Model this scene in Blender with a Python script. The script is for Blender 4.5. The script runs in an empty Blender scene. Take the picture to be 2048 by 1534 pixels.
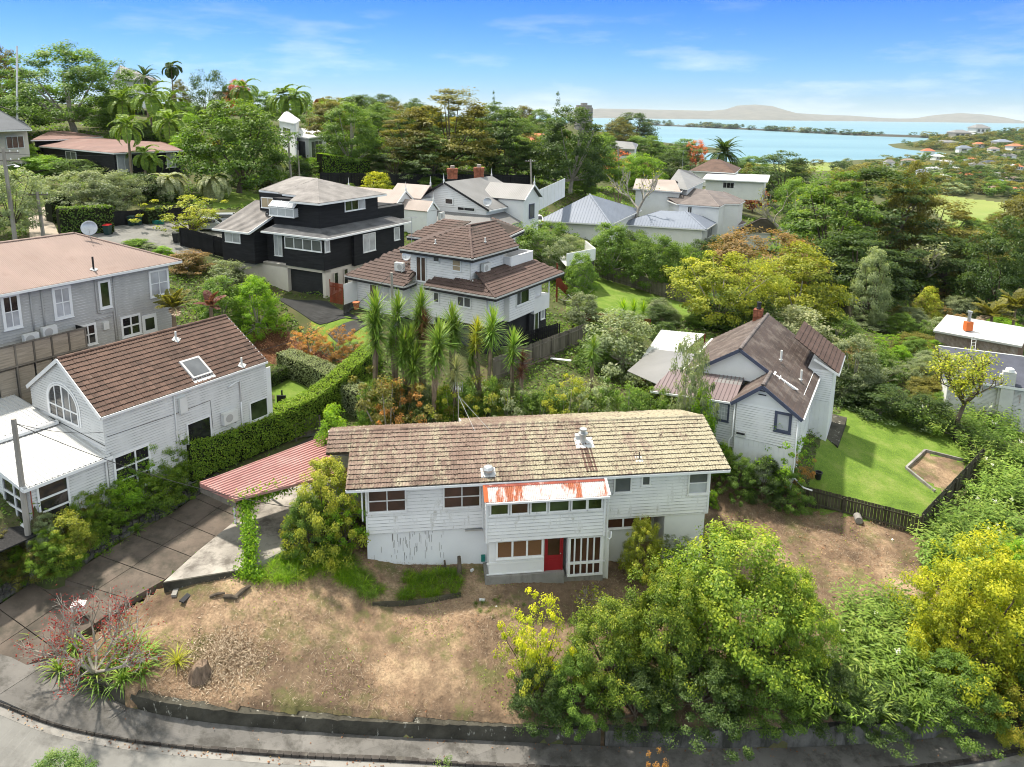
import bpy,math,random
import numpy as np
from mathutils import Vector,Matrix
random.seed(7);RNG=np.random.default_rng(7)
SC=bpy.context.scene;COL=SC.collection
rad=math.radians
# ------------------------------------------------------------------ camera
FPX,PITCH,ROLL,PY=1438.3,.19716,.012727,515.9  # focal length in px of the 2048 px wide photograph
CAMP=Vector((0,0,30))
_f=Vector((0,math.cos(PITCH),-math.sin(PITCH)));_u=Vector((0,math.sin(PITCH),math.cos(PITCH)));_r=Vector((1,0,0))
CR=_r*math.cos(ROLL)+_u*math.sin(ROLL);CU=_u*math.cos(ROLL)-_r*math.sin(ROLL);CF=_f
cam=bpy.data.cameras.new('camera');camo=bpy.data.objects.new('camera',cam);COL.objects.link(camo)
m=Matrix((CR,CU,-CF)).transposed().to_4x4();m.translation=CAMP;camo.matrix_world=m
cam.sensor_fit='HORIZONTAL';cam.sensor_width=36;cam.lens=36*FPX/2048;cam.shift_y=-(767-PY)/2048
cam.clip_start=.5;cam.clip_end=60000;SC.camera=camo
# ------------------------------------------------------------------ sky, sun, exposure
SUN_EL,SUN_AZ=rad(66),rad(-50)  # azimuth measured from +Y towards +X: sun behind the view, to its left
W=bpy.data.worlds.new('World');SC.world=W;W.use_nodes=True
nt=W.node_tree;nt.nodes.clear()
def nd(t,typ,**k):
    n=t.nodes.new(typ)
    for a,b in k.items():setattr(n,a,b)
    return n
wo=nd(nt,'ShaderNodeOutputWorld');wb=nd(nt,'ShaderNodeBackground');sk=nd(nt,'ShaderNodeTexSky',sky_type='NISHITA')
sk.sun_disc=False;sk.sun_elevation=SUN_EL;sk.sun_rotation=SUN_AZ;sk.altitude=50;sk.air_density=1.0;sk.dust_density=.05;sk.ozone_density=3.0
hs=nd(nt,'ShaderNodeHueSaturation');hs.inputs['Saturation'].default_value=1.0;hs.inputs['Value'].default_value=1
nt.links.new(sk.outputs[0],hs.inputs['Color'])
# thin low clouds, thicker ones added overhead for fill: stretched noise over the direction
tc=nd(nt,'ShaderNodeTexCoord');mp=nd(nt,'ShaderNodeMapping');mp.inputs['Scale'].default_value=(3.2,3.2,17);mp.inputs['Location'].default_value=(.35,.2,.1)
nz=nd(nt,'ShaderNodeTexNoise');nz.inputs['Scale'].default_value=1.6;nz.inputs['Detail'].default_value=7;nz.inputs['Roughness'].default_value=.62
cr=nd(nt,'ShaderNodeValToRGB');cr.color_ramp.elements[0].position=.5;cr.color_ramp.elements[1].position=.72
sep=nd(nt,'ShaderNodeSeparateXYZ');hr=nd(nt,'ShaderNodeValToRGB')
e=hr.color_ramp.elements;e[0].position=0;e[0].color=(.45,.45,.45,1);e[1].position=.17;e[1].color=(0,0,0,1)
e2=hr.color_ramp.elements.new(.09);e2.color=(.3,.3,.3,1);e[1].position=.15;e[1].color=(.1,.1,.1,1);e3=hr.color_ramp.elements.new(.45);e3.color=(.85,.85,.85,1)
mul=nd(nt,'ShaderNodeMath',operation='MULTIPLY');mx=nd(nt,'ShaderNodeMix',data_type='RGBA')
mx.inputs[7].default_value=(2.8,2.8,2.8,1)
L=nt.links.new
L(tc.outputs['Generated'],mp.inputs[0]);L(mp.outputs[0],nz.inputs['Vector']);L(nz.outputs[0],cr.inputs[0]);L(tc.outputs['Generated'],sep.inputs[0]);L(sep.outputs[2],hr.inputs[0])
L(cr.outputs[0],mul.inputs[0]);L(hr.outputs[0],mul.inputs[1]);gr=nd(nt,'ShaderNodeValToRGB');ge=gr.color_ramp.elements;ge[0].position=0;ge[0].color=(.13,.185,.265,1);ge[1].position=.15;ge[1].color=(.035,.125,.40,1)
ge1=ge.new(.06);ge1.color=(.09,.175,.33,1);ge2=ge.new(.27);ge2.color=(1.9,1.2,.64,1)  # sky above the view warmed and brightened, added as fill for shaded walls
gm_=nd(nt,'ShaderNodeMix',data_type='RGBA',blend_type='MULTIPLY');gm_.inputs[0].default_value=1;L(sep.outputs[2],gr.inputs[0]);L(hs.outputs[0],gm_.inputs[6]);L(gr.outputs[0],gm_.inputs[7])
L(mul.outputs[0],mx.inputs[0]);L(gm_.outputs[2],mx.inputs[6]);L(mx.outputs[2],wb.inputs[0]);L(wb.outputs[0],wo.inputs[0])
wb.inputs[1].default_value=.15
sl=bpy.data.lights.new('sun','SUN');so=bpy.data.objects.new('sun',sl);COL.objects.link(so)
sl.energy=2.0;sl.angle=rad(2.5);sl.color=(1,.93,.82)
sdir=Vector((math.sin(SUN_AZ)*math.cos(SUN_EL),math.cos(SUN_AZ)*math.cos(SUN_EL),math.sin(SUN_EL)))
so.rotation_euler=sdir.to_track_quat('Z','Y').to_euler();so.location=(-60,80,120)
vs=SC.view_settings;SC.display_settings.display_device='sRGB';vs.view_transform='Standard';vs.look='None';vs.exposure=1.8;vs.gamma=1;vs.use_curve_mapping=False
SC.cycles.max_bounces=6;SC.cycles.diffuse_bounces=3;SC.cycles.glossy_bounces=2;SC.cycles.transmission_bounces=3;SC.cycles.transparent_max_bounces=4
SC.cycles.use_denoising=True;SC.cycles.filter_width=1.05;SC.cycles.caustics_reflective=False;SC.cycles.caustics_refractive=False
# ------------------------------------------------------------------ placing helpers
def ray(x,y):return CR*((x-1024)/FPX)-CU*((y-PY)/FPX)+CF
def atz(x,y,z):d=ray(x,y);return CAMP+d*((z-30)/d.z)
def aty(x,y,Y):d=ray(x,y);return CAMP+d*(Y/d.y)
# ------------------------------------------------------------------ object helpers
def tag(o,label=None,cat=None,group=None,kind=None):
    if label:o['label']=label
    if cat:o['category']=cat
    if group:o['group']=group
    if kind:o['kind']=kind
    return o
def link(o,parent=None):
    COL.objects.link(o)
    if parent is not None:o.parent=parent
    return o
def thing(name,label,cat,loc=(0,0,0),group=None,rz=0):
    o=bpy.data.objects.new(name,None);o.empty_display_size=.3;o.location=loc;o.rotation_euler=(0,0,rz);COL.objects.link(o)
    return tag(o,label,cat,group)
def mobj(name,me,parent=None,mw=None):
    """an object with mesh data given in world coordinates, hung under its parent without moving"""
    o=bpy.data.objects.new(name,me);link(o,parent)
    if parent is not None:o.matrix_parent_inverse=wmat(parent).inverted()
    if mw is not None:o.matrix_basis=mw
    return o
def wmat(o):
    b=o.matrix_basis.copy()
    return wmat(o.parent)@o.matrix_parent_inverse@b if o.parent else b
class MB:
    def __init__(s):s.v=[];s.f=[];s.m=[]
    def add(s,vs,fs,m=0):
        n=len(s.v);s.v+=[tuple(p)for p in vs];s.f+=[tuple(i+n for i in f)for f in fs];s.m+=[m]*len(fs);return s
    def prism(s,poly,vec,m=0):
        n=len(poly);vec=Vector(vec);a=[Vector(p)for p in poly]
        s.add(a+[p+vec for p in a],[tuple(range(n-1,-1,-1)),tuple(range(n,2*n))]+[(i,(i+1)%n,n+(i+1)%n,n+i)for i in range(n)],m);return s
    def obox(s,o,a,b,c,m=0):
        o,a,b,c=map(Vector,(o,a,b,c));return s.prism([o,o+a,o+a+b,o+b],c,m)
    def box(s,x0,y0,z0,x1,y1,z1,m=0):return s.obox((x0,y0,z0),(x1-x0,0,0),(0,y1-y0,0),(0,0,z1-z0),m)
    def tube(s,pts,r,n=6,m=0,caps=True):
        pts=[Vector(p)for p in pts];k=len(pts)
        if not hasattr(r,'__len__'):r=[r]*k
        vs=[];ref=None
        for i,p in enumerate(pts):
            t=(pts[min(i+1,k-1)]-pts[max(i-1,0)])
            if t.length<1e-9:t=Vector((0,0,1))
            t.normalize()
            if ref is None:ref=t.orthogonal().normalized()
            x=(ref-t*ref.dot(t));x=x.normalized()if x.length>1e-6 else t.orthogonal().normalized();ref=x;y=t.cross(x)
            vs+=[p+(x*math.cos(2*math.pi*j/n)+y*math.sin(2*math.pi*j/n))*r[i]for j in range(n)]
        fs=[(i*n+j,i*n+(j+1)%n,(i+1)*n+(j+1)%n,(i+1)*n+j)for i in range(k-1)for j in range(n)]
        if caps:fs+=[tuple(range(n-1,-1,-1)),tuple(range((k-1)*n,k*n))]
        return s.add(vs,fs,m)
    def lathe(s,o,prof,n=12,m=0,ax=(0,0,1)):
        o=Vector(o);z=Vector(ax).normalized();x=z.orthogonal().normalized();y=z.cross(x);k=len(prof)
        vs=[o+z*h+(x*math.cos(2*math.pi*j/n)+y*math.sin(2*math.pi*j/n))*max(r,1e-4)for r,h in prof for j in range(n)]
        return s.add(vs,[(i*n+j,i*n+(j+1)%n,(i+1)*n+(j+1)%n,(i+1)*n+j)for i in range(k-1)for j in range(n)]+[tuple(range(n-1,-1,-1)),tuple(range((k-1)*n,k*n))],m)
    def mesh(s,name,mats,smooth=False):
        me=bpy.data.meshes.new(name);me.from_pydata(s.v,[],s.f)
        for q in(mats if isinstance(mats,(list,tuple))else[mats]):me.materials.append(q)
        if len(me.materials)>1:me.polygons.foreach_set('material_index',s.m)
        if smooth:me.polygons.foreach_set('use_smooth',[True]*len(me.polygons))
        return me
    def obj(s,name,mats,parent=None,smooth=False):return mobj(name,s.mesh(name,mats,smooth),parent)
class Fr:
    """a house frame: u along its long side (right and back in the photo), v across, w up"""
    def __init__(s,o,yaw):s.o=Vector(o);y=rad(yaw);s.u=Vector((math.cos(y),math.sin(y),0));s.v=Vector((-math.sin(y),math.cos(y),0));s.yaw=y
    def W(s,u,v,w):return s.o+s.u*u+s.v*v+Vector((0,0,w))
    def face(s,axis,val):  # wall plane: axis 'u' -> plane u=val seen from -u, coordinate a runs along v
        if axis=='u':return Face(s.W(val,0,0),s.v,-s.u)
        if axis=='v':return Face(s.W(0,val,0),s.u,-s.v)
        if axis=='-u':return Face(s.W(val,0,0),s.v,s.u)
        return Face(s.W(0,val,0),s.u,s.v)
class Face:
    def __init__(s,P,e,n):s.P,s.e,s.n=Vector(P),e,n
    def p(s,a,h,d=0):return s.P+s.e*a+s.n*d+Vector((0,0,h))
    def box(s,mb,a0,a1,h0,h1,d0,d1,m=0):mb.obox(s.p(a0,h0,d0),s.e*(a1-a0),Vector((0,0,h1-h0)),s.n*(d1-d0),m)
Z=Vector((0,0,1))
# ------------------------------------------------------------------ materials
def newmat(name):
    m=bpy.data.materials.new(name);m.use_nodes=True;t=m.node_tree;t.nodes.clear()
    o=nd(t,'ShaderNodeOutputMaterial');b=nd(t,'ShaderNodeBsdfPrincipled');t.links.new(b.outputs[0],o.inputs[0]);return m,t,b
def noise(t,scale,detail=4,rough=.55,vec=None,dim='3D'):
    n=nd(t,'ShaderNodeTexNoise');n.inputs['Scale'].default_value=scale;n.inputs['Detail'].default_value=detail;n.inputs['Roughness'].default_value=rough
    if vec is None:
        g=nd(t,'ShaderNodeNewGeometry');vec=g.outputs['Position']
    t.links.new(vec,n.inputs['Vector']);return n
def ramp(t,fac,stops):
    r=nd(t,'ShaderNodeValToRGB');e=r.color_ramp.elements
    while len(e)<len(stops):e.new(.5)
    for q,(p,c)in zip(e,stops):q.position=p;q.color=(*c,1)if len(c)==3 else c
    t.links.new(fac,r.inputs[0]);return r.outputs[0]
def mixc(t,fac,a,b,mode='MIX'):
    n=nd(t,'ShaderNodeMix',data_type='RGBA',blend_type=mode)
    for s,q in((0,fac),(6,a),(7,b)):
        if hasattr(q,'links'):t.links.new(q,n.inputs[s])
        else:n.inputs[s].default_value=q if s==0 else(*q,1)
    return n.outputs[2]
def bumpn(t,b,h,strength=.3,dist=.02):
    n=nd(t,'ShaderNodeBump');n.inputs['Strength'].default_value=strength;n.inputs['Distance'].default_value=dist;t.links.new(h,n.inputs['Height']);t.links.new(n.outputs[0],b.inputs['Normal'])
def mapped(t,scale,loc=(0,0,0),rot=(0,0,0)):
    g=nd(t,'ShaderNodeNewGeometry');m=nd(t,'ShaderNodeMapping');m.inputs['Scale'].default_value=scale;m.inputs['Rotation'].default_value=rot;m.inputs['Location'].default_value=loc
    t.links.new(g.outputs['Position'],m.inputs[0]);return m.outputs[0]
def objrand(t):return nd(t,'ShaderNodeObjectInfo').outputs['Random']
def M(name,c,var=.25,scale=1.5,fine=25,rough=.75,spec=.3,metal=0,bump=.15,bs=40,stain=None,sscale=2.0,slo=.55,shi=.75,rnd=0,stretch=None):
    m,t,b=newmat(name);c=tuple(c)
    vec=mapped(t,stretch)if stretch else None
    n1=noise(t,scale,5,.6,vec);n2=noise(t,fine,3,.6)
    lo=tuple(x*(1-var)for x in c);hi=tuple(min(1,x*(1+var*.8))for x in c)
    col=ramp(t,n1.outputs[0],[(.3,lo),(.7,hi)])
    col=mixc(t,.35,col,ramp(t,n2.outputs[0],[(.3,tuple([1-var]*3)),(.7,(1,1,1))]),'MULTIPLY')
    if stain:
        n3=noise(t,sscale,8,.7,mapped(t,(1,1,.35),(3,5,1)))
        col=mixc(t,ramp(t,n3.outputs[0],[(slo,(0,0,0)),(shi,(1,1,1))]),col,stain)
    if rnd:
        h=nd(t,'ShaderNodeHueSaturation');mr=nd(t,'ShaderNodeMapRange');mr.inputs[3].default_value=1-rnd;mr.inputs[4].default_value=1+rnd
        t.links.new(objrand(t),mr.inputs[0]);t.links.new(mr.outputs[0],h.inputs['Value']);t.links.new(col,h.inputs['Color']);col=h.outputs[0]
    t.links.new(col,b.inputs['Base Color']);b.inputs['Roughness'].default_value=rough;b.inputs['Metallic'].default_value=metal;b.inputs['Specular IOR Level'].default_value=spec
    if bump:bumpn(t,b,noise(t,bs,4,.6).outputs[0],bump)
    return m
def leafmat(name,dark,mid,light,flush=None,trans=.42,rough=.5):
    m,t,b=newmat(name)
    a=nd(t,'ShaderNodeAttribute',attribute_name='tint');oi=objrand(t)
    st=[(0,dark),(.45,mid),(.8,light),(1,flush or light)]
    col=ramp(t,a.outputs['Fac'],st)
    h=nd(t,'ShaderNodeHueSaturation');mr=nd(t,'ShaderNodeMapRange');mr.inputs[3].default_value=.8;mr.inputs[4].default_value=1.2;t.links.new(oi,mr.inputs[0]);t.links.new(mr.outputs[0],h.inputs['Value']);t.links.new(col,h.inputs['Color'])
    col=h.outputs[0]
    t.links.new(col,b.inputs['Base Color']);b.inputs['Roughness'].default_value=rough;b.inputs['Specular IOR Level'].default_value=.35
    tr=nd(t,'ShaderNodeBsdfTranslucent');t.links.new(mixc(t,.5,mixc(t,1.,col,(1.5,1.5,1.1),'MULTIPLY'),(1,1,.35),'MULTIPLY'),tr.inputs[0])
    mixs=nd(t,'ShaderNodeMixShader');mixs.inputs[0].default_value=trans;out=[n for n in t.nodes if n.type=='OUTPUT_MATERIAL'][0]
    t.links.new(b.outputs[0],mixs.inputs[1]);t.links.new(tr.outputs[0],mixs.inputs[2]);t.links.new(mixs.outputs[0],out.inputs[0]);return m
def glassmat(name,c,rough=.06,var=.5,spec=.6):
    m,t,b=newmat(name);n=noise(t,.9,3,.5)
    t.links.new(ramp(t,n.outputs[0],[(.3,tuple(x*(1-var)for x in c)),(.7,tuple(x*(1+var)for x in c))]),b.inputs['Base Color'])
    b.inputs['Roughness'].default_value=rough;b.inputs['Specular IOR Level'].default_value=spec;return m
X={}
def white(name,stain,amt,c=(.78,.775,.76)):return M(name,c,.08,.7,18,.55,.3,0,.08,60,stain=stain,sscale=2.6,slo=amt,shi=amt+.12,rnd=.04)
X['white']=white('white_paint',(.62,.62,.58),.62)
X['old_white']=white('peeling_white_paint',(.52,.5,.45),.56,(.78,.77,.75))
X['grey_board']=M('grey_paint',(.43,.42,.40),.06,.8,20,.6,.3,0,.08,60,rnd=.04)
X['cream']=M('cream_render',(.66,.6,.53),.08,.9,30,.8,.2,0,.1,80,stain=(.5,.45,.38),slo=.64,shi=.8)
X['black_board']=M('black_stained_boards',(.018,.018,.02),.5,1.2,30,.7,.2,0,.25,40,rnd=.15,stretch=(.6,.6,6))
X['blue_trim']=M('slate_blue_paint',(.075,.085,.13),.15,2,30,.5)
X['dark_trim']=M('dark_trim_paint',(.025,.025,.027),.2,2,30,.5)
X['charcoal']=M('charcoal_render',(.035,.035,.038),.25,.8,40,.8,.2)
X['trim']=M('white_trim',(.8,.8,.79),.05,1,20,.45,.4,0,.03)
X['grey_trim']=M('pale_grey_trim',(.55,.54,.52),.08,1,20,.5)
X['concrete']=M('concrete',(.30,.285,.26),.25,.5,30,.85,.2,0,.25,60,stain=(.14,.125,.11),sscale=.9,slo=.5,shi=.68)
X['pad_concrete']=M('pale_driveway_concrete',(.36,.33,.29),.3,.6,25,.85,.2,0,.25,60,stain=(.13,.115,.1),sscale=.7,slo=.47,shi=.62)
X['drive_concrete']=M('dark_driveway_concrete',(.14,.112,.09),.35,.5,25,.85,.2,0,.3,60,stain=(.06,.054,.042),sscale=.9,slo=.45,shi=.65,rnd=.12)
X['path']=M('footpath_asphalt',(.165,.155,.142),.3,.45,60,.85,.25,0,.3,120,stain=(.075,.07,.062),sscale=1.1,slo=.46,shi=.62,rnd=.12)
X['asphalt']=M('road_asphalt',(.21,.205,.19),.2,.4,90,.85,.25,0,.3,150,stain=(.12,.115,.105),sscale=.7,slo=.52,shi=.7)
X['kerbstone']=M('dark_basalt_kerb',(.07,.062,.055),.35,2,30,.9,.2,0,.4,50,stain=(.13,.12,.1),rnd=.3)
X['oldwall']=M('mossy_concrete_wall',(.075,.07,.055),.45,1.1,14,.95,.15,0,.5,25,stain=(.36,.35,.3),sscale=2.8,slo=.6,shi=.66)
X['stonewall']=M('grey_basalt_stone',(.11,.105,.095),.5,3,30,.9,.15,0,.5,30,rnd=.35)
X['timber']=M('weathered_timber',(.18,.16,.135),.3,1,40,.9,.1,0,.3,40,rnd=.2,stretch=(3,3,.5))
X['dark_timber']=M('mossy_dark_timber',(.085,.078,.055),.4,1.5,40,.95,.1,0,.35,40,stain=(.11,.13,.06),slo=.58,shi=.72,rnd=.25)
X['black_fence']=M('black_fence_boards',(.02,.02,.021),.4,1,40,.8,.15,rnd=.15)
X['red_timber']=M('red_brown_timber',(.2,.045,.022),.3,1,40,.75,.2,rnd=.15)
X['red_door']=M('red_door_paint',(.29,.012,.018),.12,1.5,30,.5,.4,0,.05)
X['pole_wood']=M('silver_pole_wood',(.34,.31,.27),.25,.8,20,.9,.15,0,.35,30,stretch=(6,6,.6))
X['bark']=M('bark',(.13,.105,.08),.4,2,30,.95,.1,0,.5,18)
X['pale_bark']=M('pale_bark',(.36,.33,.28),.3,2,30,.95,.1,0,.4,18,stain=(.2,.2,.15))
X['palm_bark']=M('palm_bark',(.26,.2,.14),.35,2,20,.95,.1,0,.5,12)
X['galv']=M('galvanised_metal',(.5,.51,.52),.15,3,40,.4,.5,.7,.05)
X['white_metal']=M('white_roof_metal',(.55,.55,.535),.1,.5,20,.5,.4,0,.05,stain=(.5,.49,.45),slo=.6,shi=.8)
X['plastic']=M('off_white_plastic',(.68,.68,.65),.06,2,30,.5,.4,0,0)
X['brown_tin']=M('faded_brown_corrugated_iron',(.30,.215,.18),.14,.35,12,.6,.3,0,.06,stain=(.24,.16,.13),sscale=.5)
X['brown_tin2']=M('red_brown_roof_iron',(.2,.11,.09),.2,.35,12,.65,.3,0,.06,stain=(.3,.2,.17),sscale=.4)
X['carport_red']=M('faded_red_roof_metal',(.38,.18,.16),.18,.5,12,.42,.45,0,.05,stain=(.45,.28,.25),sscale=.6,slo=.44,shi=.7)
X['blue_tin']=M('blue_grey_roof_iron',(.19,.215,.265),.1,.3,12,.45,.4,0,.04)
X['grey_tin']=M('grey_roof_iron',(.2,.195,.19),.15,.3,12,.5,.35,0,.04)
X['tin_tan']=M('tan_grey_roof_iron',(.35,.29,.255),.15,.4,12,.55,.3,0,.04)
X['shingle']=M('grey_asphalt_shingle',(.27,.25,.235),.3,.9,9,.9,.2,0,.5,14)
X['shingle_dark']=M('dark_asphalt_shingle',(.12,.12,.122),.45,.9,7,.9,.2,0,.5,14)
X['tile_brown']=M('brown_concrete_tile',(.115,.068,.05),.3,.8,14,.75,.3,0,.2,30,stain=(.2,.15,.12),slo=.6,shi=.8,rnd=.22)
X['tile_dark']=M('dark_brown_tile',(.105,.067,.055),.25,.8,14,.7,.3,0,.2,30,rnd=.2)
X['tile_grey']=M('grey_brown_tile',(.15,.125,.115),.25,.8,14,.7,.3,0,.2,30,rnd=.2)
X['decra']=M('dark_brown_pressed_tile',(.095,.07,.06),.3,.8,14,.75,.25,0,.25,30,stain=(.17,.14,.12),sscale=1.2,slo=.48,shi=.66)
X['slate_blue']=M('blue_grey_shingle',(.075,.08,.105),.25,.8,14,.7,.3,0,.2,30)
X['navy_tin']=M('dark_slate_roof',(.05,.056,.068),.2,.5,14,.6,.3)
X['brick']=M('old_red_brick',(.32,.12,.07),.35,3,30,.9,.15,0,.3,40,stain=(.4,.33,.27),slo=.56,shi=.7,rnd=.25)
X['brown_brick']=M('brown_brick',(.2,.125,.09),.3,3,30,.9,.15,rnd=.25)
X['mulch']=M('bark_mulch',(.13,.055,.032),.5,3,30,.95,.1,0,.6,30)
X['orange']=M('orange_paint',(.6,.14,.03),.1,2,30,.6)
X['terracotta']=M('terracotta',(.42,.14,.06),.15,2,30,.7)
X['red_plastic']=M('red_bin_lid',(.55,.02,.02),.08,2,30,.45)
X['bin_green']=M('dark_green_bin',(.02,.05,.045),.1,2,30,.5)
X['bin_yellow']=M('yellow_bin_lid',(.6,.42,.02),.08,2,30,.45)
X['teal']=M('teal_bin',(.02,.2,.16),.1,2,30,.5)
X['black_plastic']=M('black_plastic',(.02,.02,.02),.2,2,30,.45)
X['car_paint']=M('silver_car_paint',(.5,.52,.55),.05,2,30,.25,.6,.3,0)
X['red_roof']=M('orange_tile_roof',(.5,.17,.09),.2,.5,9,.8,.2)
X['glass']=glassmat('dark_window_glass',(.018,.018,.02),.05)
X['glass_room']=glassmat('window_onto_brown_room',(.06,.028,.018),.12,.5,.4)
X['glass_pale']=glassmat('window_with_pale_curtain',(.42,.43,.45),.15,.3)
X['glass_grey']=glassmat('frosted_grey_glass',(.1,.105,.11),.2,.3)
X['glass_green']=glassmat('window_reflecting_garden',(.035,.05,.02),.08,.8)
X['glass_tan']=glassmat('window_with_tan_blind',(.42,.33,.22),.2,.15)
X['glass_brown']=glassmat('window_with_brown_blind',(.1,.06,.045),.2,.3)
# woven blind behind glass: fine slats
m_,t_,b_=newmat('woven_bamboo_blind');wv=nd(t_,'ShaderNodeTexWave',wave_type='BANDS',bands_direction='Z');wv.inputs['Scale'].default_value=14;wv.inputs['Distortion'].default_value=1.2
t_.links.new(mapped(t_,(1,1,1)),wv.inputs['Vector']);t_.links.new(ramp(t_,wv.outputs[0],[(.2,(.1,.05,.025)),(.8,(.24,.125,.065))]),b_.inputs['Base Color']);b_.inputs['Roughness'].default_value=.15;X['blind']=m_
# lichen covered tiles of the old house: lichen thickens towards the right hand end
m_,t_,b_=newmat('lichened_concrete_tile')
g=nd(t_,'ShaderNodeNewGeometry');sp=nd(t_,'ShaderNodeSeparateXYZ');t_.links.new(g.outputs['Position'],sp.inputs[0])
base=ramp(t_,noise(t_,.5,5).outputs[0],[(.3,(.15,.10,.078)),(.7,(.25,.185,.15))])
rn=nd(t_,'ShaderNodeMapRange');rn.inputs[3].default_value=.72;rn.inputs[4].default_value=1.2;t_.links.new(objrand(t_),rn.inputs[0])
vv=nd(t_,'ShaderNodeHueSaturation');t_.links.new(rn.outputs[0],vv.inputs['Value']);t_.links.new(base,vv.inputs['Color'])
mr=nd(t_,'ShaderNodeMapRange');mr.inputs[1].default_value=-2;mr.inputs[2].default_value=9;mr.inputs[3].default_value=-.11;mr.inputs[4].default_value=.11;t_.links.new(sp.outputs[0],mr.inputs[0])
a0=nd(t_,'ShaderNodeMath',operation='MULTIPLY_ADD');t_.links.new(noise(t_,.55,5,.6,mapped(t_,(1,.5,.5),(5,2,1))).outputs[0],a0.inputs[0]);a0.inputs[1].default_value=.55;a0.inputs[2].default_value=-.27;a1=nd(t_,'ShaderNodeMath',operation='ADD');t_.links.new(noise(t_,3.6,9,.8,mapped(t_,(1.3,.5,.5))).outputs[0],a1.inputs[0]);t_.links.new(a0.outputs[0],a1.inputs[1]);ad=nd(t_,'ShaderNodeMath',operation='ADD');t_.links.new(a1.outputs[0],ad.inputs[0]);t_.links.new(mr.outputs[0],ad.inputs[1])
col=mixc(t_,ramp(t_,ad.outputs[0],[(.39,(0,0,0)),(.58,(.9,.9,.9))]),vv.outputs[0],ramp(t_,noise(t_,18,4).outputs[0],[(.35,(.26,.235,.15)),(.65,(.46,.42,.31))]))
col=mixc(t_,ramp(t_,noise(t_,5,6,.7,mapped(t_,(1,1,1),(9,4,2))).outputs[0],[(.56,(0,0,0)),(.64,(1,1,1))]),col,(.06,.042,.033))
t_.links.new(col,b_.inputs['Base Color']);b_.inputs['Roughness'].default_value=.92;b_.inputs['Specular IOR Level'].default_value=.15;bumpn(t_,b_,noise(t_,30,5).outputs[0],.5);X['lichen_tile']=m_
# rusty corrugated iron
m_,t_,b_=newmat('rusting_painted_corrugated_iron')
rf=ramp(t_,noise(t_,1.1,6,.7,mapped(t_,(1.4,.35,.35),(2,0,0))).outputs[0],[(.5,(0,0,0)),(.57,(1,1,1))])
pt=ramp(t_,noise(t_,6,4).outputs[0],[(.3,(.42,.35,.33)),(.7,(.58,.54,.52))]);rs=ramp(t_,noise(t_,9,5).outputs[0],[(.3,(.2,.05,.02)),(.7,(.42,.12,.045))])
t_.links.new(mixc(t_,rf,pt,rs),b_.inputs['Base Color']);b_.inputs['Roughness'].default_value=.7;X['rust_tin']=m_
X['rust_flash']=M('rusty_flashing',(.28,.07,.045),.35,1.5,12,.75,.3,0,.1,stain=(.5,.3,.25),sscale=3,slo=.58,shi=.66)
# water
m_,t_,b_=newmat('harbour_water')
t_.links.new(ramp(t_,noise(t_,1,5,.6,mapped(t_,(.0006,.004,1))).outputs[0],[(.3,(.07,.19,.225)),(.7,(.13,.27,.30))]),b_.inputs['Base Color']);b_.inputs['Roughness'].default_value=.35;b_.inputs['Specular IOR Level'].default_value=.35
bumpn(t_,b_,noise(t_,.05,6,.6).outputs[0],.2,1.0);X['water']=m_
X['tile_edge']=M('shaded_mossy_tile_edge',(.06,.047,.037),.4,3,30,.95,.1,stain=(.26,.23,.16),sscale=3,slo=.48,shi=.6)  # mossy edge, darkened further to paint the shade line between tile courses
X['lap_shade']=M('board_lap_shade',(.36,.355,.34),.35,1.5,8,.8,.2,0,0,stain=(.72,.715,.7),sscale=1.3,slo=.42,shi=.62)  # shadow line below each board lap, put into the colour
# leaves
def lm(k,*a,**kw):X[k]=leafmat(k+'_leaves',*[tuple(min(.85,x*f*q)for x,q in zip(c,(1.16,1.0,.85)))for c,f in zip(a,(2.3,2.1,1.85,1.6))],**kw)
lm('l_mid',(.018,.04,.008),(.045,.095,.016),(.10,.17,.03),(.16,.23,.045))
lm('l_dark',(.012,.026,.008),(.025,.052,.014),(.055,.095,.022),(.08,.12,.03))
lm('l_olive',(.03,.035,.008),(.07,.08,.018),(.13,.135,.03),(.18,.17,.04))
lm('l_bright',(.025,.06,.006),(.07,.15,.012),(.15,.26,.02),(.24,.36,.03),trans=.48)
lm('l_yellow',(.05,.09,.01),(.16,.21,.014),(.36,.39,.03),(.50,.48,.06),trans=.48)
lm('l_gold',(.06,.09,.01),(.11,.14,.015),(.25,.23,.03),(.36,.26,.07))
lm('l_orange',(.06,.05,.02),(.17,.11,.04),(.28,.16,.05),(.35,.13,.05))
lm('l_red',(.06,.006,.008),(.12,.012,.015),(.2,.03,.025),(.25,.06,.04))
lm('l_rust',(.11,.03,.01),(.22,.07,.03),(.3,.12,.05),(.33,.16,.08))
lm('l_grey',(.04,.06,.035),(.09,.13,.08),(.17,.22,.14),(.25,.3,.2))
lm('l_silver',(.06,.08,.05),(.13,.17,.11),(.25,.29,.2),(.42,.44,.36))
X['l_dry']=leafmat('l_dry_leaves',(.16,.115,.075),(.30,.22,.145),(.45,.35,.24),(.6,.5,.37),trans=.1)
X['l_litter']=leafmat('l_litter_leaves',(.12,.05,.025),(.24,.10,.045),(.36,.18,.08),(.5,.36,.17),trans=.1)
lm('l_palm',(.03,.06,.012),(.07,.13,.02),(.14,.22,.03),(.25,.32,.05),trans=.35)
lm('l_yucca',(.025,.06,.012),(.06,.125,.02),(.12,.2,.035),(.2,.27,.06),trans=.25)
lm('l_ginger',(.022,.05,.01),(.055,.11,.018),(.12,.18,.035),(.22,.28,.09),trans=.3)
lm('l_white',(.5,.48,.35),(.65,.62,.5),(.75,.72,.6),(.8,.78,.7))
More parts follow.
